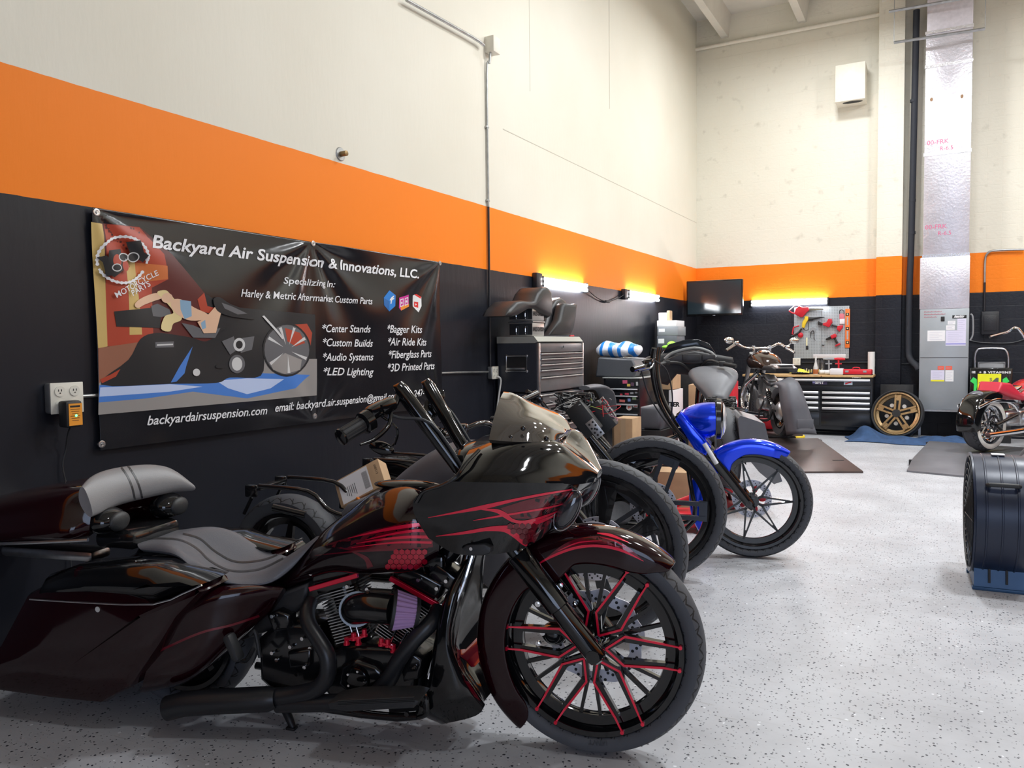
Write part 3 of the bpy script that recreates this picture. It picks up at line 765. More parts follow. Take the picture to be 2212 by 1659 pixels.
# --- handlebar: two flat risers with swept-back ends
def handlebar(side):
    mb = MB(); y = side * 0.17
    if side < 0: base, top = T(990, 1010, -.16), T(862, 836, -.19)
    else: base, top = T(1012, 985, .14), T(921, 828, .17)
    d = top - base
    mb.tube([base - d * 0.1, base, base + d * 0.5, top - d * 0.05, top, top + V((-0.02, 0, 0.0))], [0.02, 0.022, 0.023, 0.025, 0.021, 0.006], 16, smooth=0, flat=(1.15, 1.2))
    if side < 0: grip = [top + V((0.002, -0.01, -0.03)), T(848, 880, -.24), T(820, 893, -.29), T(800, 906, -.31), T(735, 945, -.42)]
    else:
        g = [T(848, 880, -.24), T(820, 893, -.29), T(800, 906, -.31), T(735, 945, -.42)]
        grip = [top + V((0.002, 0.01, -0.03))] + [V((p.x, -p.y, p.z)) for p in g]
    mb.tube(grip[:4] + [grip[3] * 0.6 + grip[4] * 0.4], 0.0125, 12)
    mb.build('handlebar', BLACKP, hero)
    a, b = grip[3], grip[4]; d = (b - a)
    mb = MB(); mb.tube([a + d * 0.25, a + d * 0.28, a + d * 0.95, a + d], [0.014, 0.026, 0.026, 0.024], 18, smooth=0, mi=0)
    for k in range(9):
        t = 2 * PI * k / 9; u = d.normalized(); e1 = u.cross(V((0, 0, 1))).normalized(); e2 = u.cross(e1)
        o_ = (e1 * math.cos(t) + e2 * math.sin(t)) * 0.0255; mb.tube([a + d * 0.3 + o_, a + d * 0.93 + o_], 0.0032, 6, smooth=0, mi=0)
    mb.tube([a + d * 0.95, a + d * 1.0, a + d * 1.02], [0.030, 0.030, 0.02], 18, smooth=0, mi=1)
    g_ = mb.build('grip', [PLAST, BLACKP], hero)
    mb = MB()
    R_ = d.to_track_quat('X', 'Z').to_matrix()
    mb.tube([a - d * 0.02, a + d * 0.02, a + d * 0.24, a + d * 0.27], [0.026, 0.040, 0.040, 0.03], 20, smooth=0)
    mb.box(a - d * 0.22 + V((0.0, 0, 0.022)), (0.075, 0.05, 0.045), R_, 0.012)
    mb.box(a - d * 0.45 + V((0.012, 0, 0.02)), (0.07, 0.055, 0.05), R_, 0.016)
    lv = [a - d * 0.45 + V((0.03, 0, -0.005)), a - d * 0.1 + V((0.055, side * 0.0, -0.03)), a + d * 0.35 + V((0.055, 0, -0.045)), a + d * 0.75 + V((0.045, 0, -0.04))]
    mb.tube(lv, [0.008, 0.009, 0.008, 0.005], 10)
    mb.build('control_cluster', BLACKP, hero)
    mb = MB()   # bar-end mirror hanging below the grip
    m0, m1, mc = T(857, 925, -.27), T(848, 962, -.26), T(824, 968, -.27)
    if side > 0:
        m0, m1, mc = [V((p.x, -p.y, p.z)) for p in (m0, m1, mc)]
    mb.tube([a - d * 0.3, m0, m1 + V((0.01, 0, 0.01)), m1], 0.005, 8)
    mb.ell(mc, (0.05, 0.02, 0.024), 20, Matrix.Rotation(0.25, 3, 'Y'))
    mb.build('mirror', BLACKP, hero)
    mb = MB(); mb.tube([a - d * 0.5, a - d * 0.6 + V((0.04, 0, -0.03)), base + (top - base) * 0.55 + V((0.03, side * 0.02, 0)), base + V((0.03, side * 0.03, 0))], 0.006, 8); mb.build('cable', PLAST, hero)
handlebar(-1); handlebar(1)
# --- tank, seat
tank = rails(FA, 'fuel_tank', [
    [(600, 1252, 0), (686, 1158, 0), (754, 1104, 0), (812, 1060, 0), (876, 1044, 0), (936, 1060, 0)],
    [(605, 1254, -.05), (690, 1168, -.07), (760, 1118, -.09), (825, 1080, -.11), (885, 1064, -.11), (942, 1076, -.09)],
    [(612, 1260, -.08), (700, 1196, -.14), (775, 1160, -.185), (835, 1128, -.205), (892, 1112, -.2), (950, 1115, -.15)],
    [(617, 1266, -.07), (705, 1226, -.14), (780, 1220, -.19), (840, 1208, -.21), (897, 1200, -.2), (948, 1180, -.15)],
    [(622, 1270, -.05), (712, 1238, -.10), (785, 1240, -.14), (840, 1238, -.16), (893, 1234, -.15), (942, 1208, -.11)],
    [(622, 1268, 0), (715, 1225, 0), (785, 1228, 0), (840, 1225, 0), (893, 1215, 0), (935, 1190, 0)]],
    [mat('dark_wine_tank_paint', (0.008, 0.0015, 0.003), 0.08, 0.0, 0.3)], hero, sub=2)
decal('tank_flames', tank, FA, [
    *flame([(930, 1132), (890, 1135), (830, 1145), (752, 1163)], [6, 8, 6, 1]), *flame([(932, 1146), (890, 1147), (840, 1155), (790, 1166)], [7, 6, 4, 1]),
    *flame([(932, 1160), (880, 1160), (820, 1166), (770, 1174)], [7, 6, 4, 1]), *flame([(932, 1172), (880, 1171), (830, 1174), (760, 1183)], [5, 5, 3, 1])], REDP, hero)
decal('tank_flame_shading', tank, FA, [
    [(700, 1178), (800, 1146), (890, 1126), (935, 1124), (935, 1182), (850, 1186), (760, 1190)], *flame([(925, 1183), (850, 1187), (770, 1191), (680, 1200)], [4, 5, 4, 1]),
    *flame([(760, 1191), (790, 1206), (800, 1226)], [3, 9, 14])], REDD, hero, off=0.0006)
decal('tank_red_panel', tank, FA, [[(826, 1233), (846, 1200), (858, 1186), (925, 1184), (922, 1215), (900, 1230)]], REDV, hero)
decal('tank_hexagons', tank, FA, hexes(832, 925, 1192, 1232, 7.0, lambda x, y: x > 842 + (1200 - y) * 0.5 and x < 922), mat('red_pearl_paint', (0.5, 0.004, 0.03), 0.2, 0.4, 0.9), hero, off=0.0020, cell=9)
mb = MB(); mb.ell(T(880, 1050, 0) + V((0, 0, 0.005)), (0.14, 0.05, 0.02)); mb.build('tank_console', BLACKP, hero)
seat = rails(FA, 'seat', [
    [(318, 1164, 0), (385, 1158, 0), (440, 1192, 0), (506, 1228, 0), (580, 1222, 0), (642, 1188, 0), (697, 1150, 0)],
    [(300, 1172, -.10), (368, 1168, -.11), (426, 1203, -.12), (490, 1236, -.12), (570, 1231, -.10), (640, 1194, -.06), (695, 1153, -.03)],
    [(298, 1180, -.15), (368, 1182, -.17), (426, 1218, -.18), (488, 1248, -.18), (566, 1246, -.14), (634, 1206, -.09), (692, 1158, -.04)],
    [(308, 1190, -.15), (384, 1204, -.18), (430, 1243, -.19), (490, 1261, -.19), (568, 1264, -.15), (622, 1236, -.10), (682, 1168, -.05)],
    [(322, 1190, 0), (395, 1196, 0), (440, 1232, 0), (500, 1248, 0), (572, 1245, 0), (630, 1214, 0), (690, 1160, 0)]],
    [LEATH], hero, sub=2)
decal('seat_piping', seat, FA, strip(smoothpx([(322, 1163), (385, 1166), (424, 1184), (454, 1212), (500, 1233), (560, 1230), (612, 1206)]), 4) + strip(smoothpx([(395, 1153), (432, 1164), (466, 1192), (512, 1214), (575, 1208), (625, 1186)]), 4), LEATHB, hero, mirror=False)
# --- stretched side panels, rear frame cover
side = rails(FA, 'side_panel', [
    [(355, 1335, 0), (440, 1275, 0), (520, 1258, 0), (610, 1262, 0)],
    [(350, 1340, -.28), (440, 1280, -.26), (520, 1265, -.21), (612, 1270, -.13)],
    [(330, 1400, -.31), (430, 1340, -.30), (510, 1318, -.24), (590, 1306, -.14)],
    [(305, 1490, -.29), (410, 1462, -.28), (492, 1402, -.22), (570, 1336, -.12)],
    [(310, 1485, 0), (415, 1460, 0), (500, 1400, 0), (570, 1330, 0)]], [REDV], hero, sub=2)
decal('side_panel_stripe', side, FA, strip(smoothpx([(340, 1408), (430, 1368), (500, 1350), (560, 1330)]), 5), REDD, hero)
# --- saddlebags
bag_out = [T(*p, -.34) for p in [(165, 1226), (60, 1283), (2, 1392), (-90, 1470), (0, 1493), (120, 1510), (222, 1520), (290, 1480), (345, 1400), (385, 1335), (440, 1278), (428, 1264), (335, 1303), (250, 1240)]]
lid_out = [T(*p, -.22) for p in [(150, 1226), (200, 1209), (300, 1203), (375, 1208), (405, 1222)]] + [T(*p, -.35) for p in [(440, 1262), (400, 1280), (336, 1303), (200, 1300), (70, 1292)]]
for s in (-1, 1):
    b_ = slab(MB(), bag_out, s * .355, s * .16, 0.03, 0.01).build('saddlebag', REDV, hero, smooth=35)
    mb = slab(MB(), lid_out, s * .36, s * .16, 0.045, 0.012); l_ = mb.build('saddlebag_lid', BLACKP, b_, smooth=60)
    mb = MB(); mb.tube([V((p.x, s * .362, p.z)) for p in (lid_out[5], lid_out[6], lid_out[7], lid_out[8], lid_out[9])], 0.004, 8, smooth=2); mb.build('lid_trim', CHROME, b_)
    mb = MB(); q = T(214, 1315, -.357); q.y = s * .357; mb.cyl(q, q + V((0, s * 0.008, 0)), 0.011, n=18); mb.build('lock', CHROME, b_)
# --- tour trunk with backrest and speaker pods
trunk = rails(FA, 'top_trunk', [
    [(-170, 1118, 0), (-60, 1086, 0), (60, 1056, 0), (150, 1040, 0), (215, 1040, 0)],
    [(-180, 1128, -.2), (-75, 1102, -.22), (50, 1074, -.23), (145, 1058, -.22), (205, 1056, -.18)],
    [(-185, 1150, -.26), (-80, 1138, -.29), (48, 1126, -.30), (135, 1120, -.29), (196, 1116, -.24)],
    [(-170, 1180, -.24), (-66, 1176, -.28), (55, 1168, -.29), (138, 1166, -.28), (192, 1160, -.22)],
    [(-160, 1175, 0), (-60, 1170, 0), (60, 1160, 0), (140, 1155, 0), (200, 1150, 0)]], [REDV], hero, sub=2)
mb = MB(); mb.tube([T(-120, 1178, -.28), T(60, 1172, -.29), T(190, 1166, -.25)], 0.008, 8); mb.tube([V((p.x, -p.y, p.z)) for p in (T(-120, 1178, -.28), T(60, 1172, -.29), T(190, 1166, -.25))], 0.008, 8)
mb.box(T(120, 1190, 0), (0.5, 0.12, 0.05), None, 0.02)
mb.build('trunk_rack', STEEL, hero)
decal('trunk_badge', trunk, FA, [[(148, 1040), (160, 1034), (180, 1032), (170, 1038)]], mat('brass_badge', (0.7, 0.45, 0.15), 0.3, 0.8), hero, off=0.004)
mb = MB()
top = FA.P([(184, 1050, -.27), (204, 1026, -.2), (240, 1012, -.1), (288, 1004, 0), (335, 1000, .1), (378, 1006, .19), (412, 1040, .25)])
mid = FA.P([(186, 1085, -.27), (212, 1072, -.2), (250, 1055, -.1), (296, 1046, 0), (345, 1038, .1), (388, 1038, .19), (418, 1054, .25)])
bot = FA.P([(200, 1120, -.26), (222, 1112, -.2), (252, 1096, -.1), (298, 1084, 0), (345, 1073, .1), (382, 1065, .19), (412, 1062, .25)])
def sh(L_, dx, dz=0): return [p + V((dx * (1 - (abs(p.y) / 0.3) ** 2 * 0.5), 0, dz)) for p in L_]
ring = [sh(top, -0.05, -0.005), sh(top, -0.01, 0.002), sh(mid, 0.035), sh(bot, 0.012), sh(bot, -0.04, 0.005), sh(mid, -0.07)]
mb.grid(ring, cu=True)
mb.poly([r[0] for r in ring]); mb.poly([r[-1] for r in ring])
pad = mb.build('backrest', mat('light_grey_leather', (0.23, 0.225, 0.23), 0.4, bump=0.1, bscale=260), hero, sub=2)
decal('backrest_stripes', pad, FA, strip(smoothpx([(262, 1010), (276, 1030), (286, 1055), (292, 1083)]), 4) + strip(smoothpx([(276, 1006), (292, 1030), (302, 1055), (308, 1080)]), 4), LEATHB, hero, mirror=False)
for (x, y_, yy) in ((245, 1125, -.16), (375, 1092, .15)):
    mb = MB(); c = T(x, y_, yy); mb.ell(c + V((-0.03, 0, 0)), (0.075, 0.085, 0.055), 24); pod = mb.build('speaker_pod', BLACKP, hero)
    mb = MB(); mb.ell(c + V((0.03, 0, 0)), (0.02, 0.055, 0.04), 20); mb.build('pod_grille', PLAST, pod)
mb = MB(); mb.box(T(300, 1150, 0), (0.2, 0.3, 0.08), None, 0.03); mb.build('trunk_mount', BLACKG, hero)
# --- rear wheel and mudguard (mostly behind the bags)
rw = MB(); rimmesh(rw, 0.23, 0.13); rw.cyl((0, -0.1, 0), (0, 0.1, 0), 0.05)
for k in range(7): seg(rw, k * 2 * PI / 7, 0.04, k * 2 * PI / 7, 0.2, 0.03, -0.03, 0.0)
rwo = rw.build('rear_wheel', BLACKG, hero); rwo.location = (-1.72, 0, 0.30)
tyre(rwo, 0.30, 0.18, 0.235, TREADR)
arch('rear_mudguard', REDV, hero, -1.72, 0.30, 60, 178, 0.318, 0.12, 0.24, 30, 0.004)
# --- frame, chin spoiler
mb = MB()
for s in (-1, 1):
    mb.tube([T(1012, 1190, -.06 * 1) * 1 if s < 0 else V((T(1012, 1190, -.06).x, .06, T(1012, 1190, -.06).z)), V((T(985, 1290, -.1).x, s * .1, T(985, 1290, -.1).z)), V((T(950, 1400, -.12).x, s * .12, T(950, 1400, -.12).z)), V((T(918, 1500, -.13).x, s * .13, T(918, 1500, -.13).z)), V((T(860, 1540, -.13).x, s * .13, 0.1)), V((-1.5, s * .13, 0.12))], 0.016, 12)
mb.tube([T(940, 1090, 0), T(760, 1180, 0), T(600, 1270, 0), T(480, 1420, 0)], 0.03, 12)
mb.tube([T(1040, 1050, 0), T(985, 1180, 0), T(940, 1215, 0)], 0.035, 12)
mb.build('frame', BLACKG, hero)
mb = MB(); mb.tube([T(1020, 1200, -.12), T(996, 1275, -.15), T(955, 1367, -.17), T(925, 1465, -.18)], 0.008, 8); mb.build('engine_guard_line', CHROME, hero)
spo = rails(FA, 'chin_spoiler', [
    [(1022, 1208, -.0), (1000, 1290, 0), (983, 1380, 0), (1003, 1440, 0), (1030, 1482, 0), (1046, 1515, 0)],
    [(1020, 1208, -.09), (992, 1290, -.15), (975, 1380, -.18), (994, 1442, -.18), (1022, 1486, -.16), (1048, 1522, -.12)],
    [(1008, 1212, -.11), (972, 1290, -.18), (958, 1385, -.215), (970, 1455, -.22), (990, 1510, -.21), (1028, 1546, -.15)],
    [(1000, 1215, -.09), (957, 1300, -.15), (938, 1390, -.18), (926, 1470, -.19), (915, 1530, -.19), (965, 1562, -.17)],
    [(1002, 1212, 0), (962, 1300, 0), (944, 1390, 0), (935, 1470, 0), (918, 1530, 0), (960, 1556, 0)]], [BLACKP], hero, sub=2)
decal('spoiler_accent', spo, FA, [[(986, 1395), (998, 1440), (1015, 1478), (1038, 1515), (1024, 1505), (1002, 1470), (988, 1432)]], REDD, hero)
# --- engine
eng = MB()
def bx(a, b, th, y0, y1, mi): bar(eng, T(*a, y0), T(*b, y0), th, y0, y1, mi)
for (hd, cr, ht) in (((720, 1262), (776, 1440), (666, 1271, 773, 1242)), ((897, 1279), (808, 1440), (843, 1250, 946, 1306))):
    A_ = T(*hd, -.075); B_ = T(*cr, -.075); d = (B_ - A_).normalized(); n = V((-d.z, 0, d.x))
    eng.cyl((A_.x, 0, A_.z), (B_.x, 0, B_.z), 0.055, mi=0)
    for k in range(3):
        c = A_ + d * (0.028 + 0.011 * k); Lh = 0.088 - 0.004 * k
        bar(eng, c - n * Lh, c + n * Lh, 0.0035, -.084, .08, 0); bar(eng, c - n * Lh, c + n * Lh, 0.0035, -.088, -.084, 1)
    for k in range(15):
        c = A_ + d * (0.064 + 0.0115 * k); Lh = 0.070 - 0.0005 * k
        bar(eng, c - n * Lh, c + n * Lh, 0.0032, -.080, .08, 0); bar(eng, c - n * Lh, c + n * Lh, 0.0032, -.084, -.080, 1)
    bar(eng, A_ - d * 0.06, A_ + d * 0.02, 0.155, -.075, .08, 0)
engo = eng.build('engine', [BLACKG, STEEL], hero, bev=0.0)
for (a, b) in (((668, 1273), (772, 1243)), ((842, 1249), (946, 1308))):
    mb = MB(); bar(mb, T(*a, -.096), T(*b, -.096), 0.0185, -.1, -.085)
    lab(mb.build('rocker_base', REDM, engo, bev=0.002), 'red band at the foot of each rocker cover')
for (a, b, c, d) in (((672, 1262), (676, 1232), (755, 1205), (768, 1238)), ((852, 1243), (880, 1222), (958, 1262), (945, 1295))):
    mb = slab(MB(), [T(*q, -.09) for q in (a, b, c, d)], -.095, .08, 0.012)
    mb.build('rocker_cover', BLACKG, engo, smooth=50)
mb = MB()   # crankcase, gearcase, covers
for out, y0, rn in (([(690, 1420), (740, 1398), (790, 1395), (870, 1398), (905, 1430), (895, 1490), (850, 1522), (720, 1522), (690, 1480)], -.13, 0.02),
                ([(556, 1380), (600, 1345), (690, 1350), (705, 1420), (700, 1500), (600, 1508), (560, 1470)], -.10, 0.02),
                ([(735, 1440), (770, 1425), (810, 1438), (840, 1470), (820, 1505), (760, 1512), (730, 1480)], -.165, 0.018),
                ([(860, 1420), (885, 1408), (912, 1425), (905, 1468), (870, 1475)], -.16, 0.012),
                ([(620, 1410), (670, 1402), (668, 1440), (625, 1445)], -.13, 0.01),
                ([(575, 1330), (600, 1318), (625, 1330), (622, 1360), (590, 1368)], -.13, 0.012)):
    slab(mb, [T(*q, y0) for q in out], y0, .1, rn)
mb.build('crankcase', BLACKG, engo, smooth=50)
mb = MB(); c = T(773, 1465, -.165)
mb.lathe([(0, 0.022), (0.03, 0.022), (0.044, 0.016), (0.05, 0.004), (0.05, 0)], c, (0, -1, 0), 32)
for k in range(5):
    t = 2 * PI * k / 5 + 1.3; q = c + V((0.036 * math.cos(t), -0.018, 0.036 * math.sin(t))); mb.cyl(q, q + V((0, -0.006, 0)), 0.0045, n=8, mi=1)
mb.build('points_cover', [BLACKP, CHROME], engo)
mb = MB()
bolts(mb, FA, [(629, 1396, -.11), (672, 1399, -.11), (600, 1424, -.11), (590, 1330, -.135), (655, 1378, -.11), (590, 1409, -.11), (896, 1442, -.165), (674, 1238, -.1), (713, 1228, -.1), (905, 1252, -.1), (965, 1254, -.1), (945, 1270, -.1), (755, 1305, -.15), (795, 1272, -.16), (660, 1440, -.13), (643, 1455, -.13), (752, 1266, -.1)], 0.0072, 0.012)
for (a, b) in (((756, 1352), (765, 1378)), ((768, 1348), (775, 1372)), ((845, 1385), (856, 1360)), ((862, 1396), (880, 1366))):
    mb.cyl(T(*a, -.12), T(*b, -.12), 0.004, n=8)
mb.build('bolts', CHROME, engo)
for grp, l_ in ((((749, 1384), (764, 1374), (774, 1384), (787, 1366)), ((752, 1378), (788, 1372))), (((824, 1386), (838, 1388), (850, 1400)), ((826, 1384), (852, 1396)))):
    mb = MB()
    for (x, y_) in grp:
        c = T(x, y_, -.14); mb.cyl(c + V((0, 0, -0.013)), c + V((0, 0, 0.013)), 0.0095, n=14); mb.cyl(c + V((0, 0, -0.015)), c + V((0, 0, -0.008)), 0.013, n=14)
    bar(mb, T(*l_[0], -.13), T(*l_[1], -.13), 0.008, -.15, -.12)
    lab(mb.build('lifter_block', REDM, engo), 'bright red anodised pushrod base')
# intake and cone filter
mb = MB(); mb.tube([T(772, 1320, -.09), T(770, 1316, -.15), T(800, 1312, -.19), T(850, 1317, -.20)], [0.055, 0.058, 0.056, 0.056], 24)
mb.cyl(T(770, 1316, -.1), T(770, 1316, -.14), 0.066, n=32)
mb.build('intake_elbow', BLACKG, engo)
mb = MB(); a = T(850, 1317, -.20); b = T(898, 1322, -.165); ax = (b - a).normalized(); e1 = V((0, 1, 0)); e1 = (e1 - ax * e1.dot(ax)).normalized(); e2 = ax.cross(e1)
rows = []
n = 88
for t, r in ((0, 0.069), (0.05, 0.071), (0.95, 0.053), (1, 0.05)):
    rows.append([a + (b - a) * t * 1.0 + (e1 * math.cos(2 * PI * k / n) + e2 * math.sin(2 * PI * k / n)) * (r * (1 + (0.035 if k % 4 < 2 else -0.035))) for k in range(n)])
mb.grid(rows, cv=True, mi=0)
mb.tube([a - ax * 0.008, a + ax * 0.003], [0.074, 0.074], 32, smooth=0, mi=1); mb.tube([b - ax * 0.003, b + ax * 0.012], [0.055, 0.05], 32, smooth=0, mi=1)
lab(mb.build('air_filter', [mat('purple_filter_gauze', (0.42, 0.26, 0.5), 0.75), PLAST], engo, smooth=20), 'purple pleated cone filter')
# --- exhaust
mb = MB()
mb.tube(FA.P([(672, 1300, -.10), (664, 1322, -.15), (668, 1350, -.19), (690, 1385, -.21), (708, 1420, -.22), (706, 1462, -.22), (680, 1490, -.22), (630, 1502, -.22), (570, 1508, -.23)]), [0.028, 0.030, 0.030, 0.030, 0.032, 0.032, 0.032, 0.034, 0.036], 20)
mb.tube(FA.P([(946, 1316, -.10), (932, 1345, -.16), (895, 1382, -.19), (862, 1425, -.20), (835, 1475, -.20), (790, 1512, -.20), (720, 1518, -.21), (600, 1520, -.22)]), [0.028, 0.03, 0.03, 0.03, 0.032, 0.032, 0.032, 0.034], 20)
mb.build('exhaust_headers', SATIN, hero)
mb = MB(); mb.tube(FA.P([(598, 1508, -.235), (580, 1510, -.24), (470, 1515, -.27), (400, 1520, -.29), (362, 1530, -.30)]), [0.036, 0.047, 0.047, 0.047, 0.047], 28, smooth=0, cap=False)
mb.tube(FA.P([(362, 1530, -.30), (420, 1518, -.28)]), [0.041, 0.041], 28, smooth=0)
mb.build('muffler', SATIN, hero)
# --- controls and stand
mb = MB()
slab(mb, FA.P([(716, 1512, -.33), (760, 1502, -.33), (890, 1500, -.33), (912, 1506, -.33), (900, 1522, -.33), (760, 1530, -.33), (720, 1524, -.33)]), -.36, -.25, 0.006)
for k in range(4): mb.tube([T(730, 1514 + k * 3.0, -.363), T(895, 1506 + k * 3.4, -.363)], 0.0022, 6, smooth=0)
mb.build('floorboard', PLAST, hero)
mb = MB(); c = T(505, 1398, -.27); mb.box(c, (0.035, 0.05, 0.11), Matrix.Rotation(-0.45, 3, 'Y'), 0.014); mb.tube(FA.P([(512, 1422, -.26), (530, 1428, -.2), (548, 1400, -.15)]), 0.009, 8); mb.tube(FA.P([(540, 1372, -.2), (552, 1366, -.2), (562, 1420, -.2)]), 0.008, 8)
mb.build('passenger_peg', PLAST, hero)
mb = MB(); mb.tube(FA.P([(612, 1524, -.1), (625, 1552, -.12), (634, 1574, -.13)]), [0.018, 0.016, 0.012], 10); mb.box(T(630, 1572, -.13), (0.04, 0.03, 0.012), None, 0.004); mb.build('kickstand', MATTE, hero)
mb = MB(); mb.tube(FA.P([(905, 1520, -.2), (918, 1500, -.22), (922, 1540, -.22), (905, 1550, -.2)]), 0.009, 8); mb.tube(FA.P([(900, 1548, -.2), (820, 1545, -.2), (760, 1535, -.2)]), 0.008, 8); bolts(mb, FA, [(915, 1508, -.23), (912, 1530, -.23), (880, 1541, -.21)], 0.009, 0.01)
mb.build('brake_pedal', BLACKG, hero)
mb = MB(); slab(mb, [T(*q, 0) for q in [(545, 1262), (612, 1272), (690, 1244), (684, 1290), (640, 1330), (600, 1350), (545, 1370)]], -.09, .09, .02); mb.build('frame_gap_fill', MATTE, hero, smooth=50); mb = MB(); slab(mb, [T(*q, 0) for q in [(850, 1470), (905, 1420), (930, 1440), (925, 1515), (860, 1522)]], -.1, .1, .02)  # black slabs added to darken gaps where the pale floor showed through
mb.build('crankcase_gap_fill', MATTE, hero, smooth=50)  # added black filler for the hole at the crankcase's lower right
mb = MB(); mb.box(T(968, 1236, -.02), (0.1, 0.14, 0.06), Matrix.Rotation(0.6, 3, 'Y'), 0.01); mb.box(T(945, 1215, -.06), (0.06, 0.05, 0.06), None, 0.01); mb.build('horn_and_coil', [BLACKG], hero)
# ============================================================ the row behind: two stripped big-wheel bikes and the blue one
def fork_pair(F, parent, a, b, yy, r0, r1, split=0.45, m=None, mlow=None):
    for s in (-1, 1):
        A_ = V((a[0], s * yy, a[1])); B_ = V((b[0], s * yy, b[1])); d = B_ - A_
        mb = MB(); mb.tube([A_ - d * 0.06, A_ - d * 0.03, A_ + d * split, A_ + d * (split + 0.01), B_], [r0 * 0.6, r0, r0, r1, r1], 20, smooth=0, mi=0)
        mb.tube([A_ + d * (split - 0.1), A_ + d * (split + 0.02)], r0 * 1.12, 20, smooth=0, mi=1)
        mb.cyl(A_ + V((0, s * 0.02, 0)), A_ - V((0, s * 0.05, 0)), 0.022, n=20)
        mb.build('fork_leg', [m or BLACKG, mlow or MATTE], parent)

def bigwheel(F, parent, kind, R=0.46, W=0.12, rim=0.385):
    mb = MB(); rimmesh(mb, rim, 0.1, mi=0)
    mb.cyl((0, -0.055, 0), (0, 0.055, 0), 0.045, n=28, mi=0); mb.cyl((0, -0.07, 0), (0, 0.07, 0), 0.025, n=20, mi=0)
    if kind == 'blade':     # seven broad folded blades
        for k in range(7):
            c = 2 * PI * k / 7 + 0.25
            seg(mb, c - 0.25, 0.03, c + 0.10, 0.33, 0.05, -0.04, -0.015, 0, 0.012)
            seg(mb, c - 0.05, 0.05, c + 0.24, 0.33, 0.02, -0.035, -0.012, 0, 0.075)
            seg(mb, c + 0.10, 0.20, c + 0.3, 0.33, 0.012, -0.045, -0.03, 0)
    elif kind == 'pair':    # five pairs of straight bars
        for k in range(5):
            c = 2 * PI * k / 5 - 0.02
            for s in (-1, 1):
                p, q = (0.045, s * 0.045), (0.33, s * 0.045)
                a1, r1 = math.atan2(p[1], p[0]), math.hypot(*p); a2, r2 = math.atan2(q[1], q[0]), math.hypot(*q)
                seg(mb, c + a1, r1, c + a2, r2, 0.026, -0.04, -0.005, 1)
            seg(mb, c + 0.2, 0.32, c - 0.2, 0.32, 0.05, -0.03, 0.0, 1)
    elif kind == 'split':   # seven thin split spokes
        for k in range(7):
            c = 2 * PI * k / 7 + 0.02
            for s in (-1, 1):
                seg(mb, c + s * 0.42, 0.075, c + s * 0.2, 0.115, 0.015, -0.035, -0.018, 0)
                seg(mb, c + s * 0.2, 0.115, c, rim - 0.06, 0.013, -0.035, -0.018, 0, 0.009)
                seg(mb, c + s * 0.45, 0.035, c + s * 0.42, 0.08, 0.014, -0.035, -0.018, 0)
            seg(mb, c, rim - 0.12, c, rim - 0.055, 0.012, -0.035, -0.018, 0)
    w_ = mb.build('front_wheel', [BLACKG, mat('dark_grey_metal', (0.05, 0.055, 0.07), 0.25, 0.4)], parent, smooth=30); w_.location = (0, 0, R)
    tyre(w_, R, W, rim)
    if kind == 'split':
        rotor(w_, 0.135, 0.055, PDISC, hole=0.004, r_in=0.09, spider=False)
        mb = MB()
        for k in range(5): mb.ell((0.07 * math.cos(k * 1.257), 0.05, 0.07 * math.sin(k * 1.257)), (0.026, 0.006, 0.018), 12, Matrix.Rotation(-k * 1.257, 3, 'Y'))
        mb.build('disc_carrier', REDPL, w_)
    else:
        rotor(w_, 0.15, -0.058 if kind == 'blade' else 0.058, PDISC, hole=0.005, r_in=0.105, spider=True)
        if kind == 'blade': rotor(w_, 0.15, 0.058, PDISC, hole=0.005, r_in=0.105, spider=True)
    return w_

def rearwheel(parent, x, R=0.33, W=0.22, rim=0.235, m=None):
    mb = MB(); rimmesh(mb, rim, W * 0.8); mb.cyl((0, -W * 0.5, 0), (0, W * 0.5, 0), 0.05, n=24)
    for k in range(5): seg(mb, k * 2 * PI / 5, 0.04, k * 2 * PI / 5 + 0.1, rim - 0.05, 0.05, -0.05, -0.02, 0, 0.03)
    o = mb.build('rear_wheel', m or BLACKG, parent, smooth=30); o.location = (x, 0, R); tyre(o, R, W, rim, TREADR); return o

def wires(parent, name, c, size, n, cols, r=0.003, seed=3):
    rnd = random.Random(seed)
    for j, m_ in enumerate(cols):
        mb = MB()
        for k in range(n):
            p = [V(c) + V(((rnd.random() - .5) * size[0], (rnd.random() - .5) * size[1], (rnd.random() - .5) * size[2])) for q in range(4)]
            mb.tube(p, r, 6, smooth=5)
        mb.build(name, m_, parent)

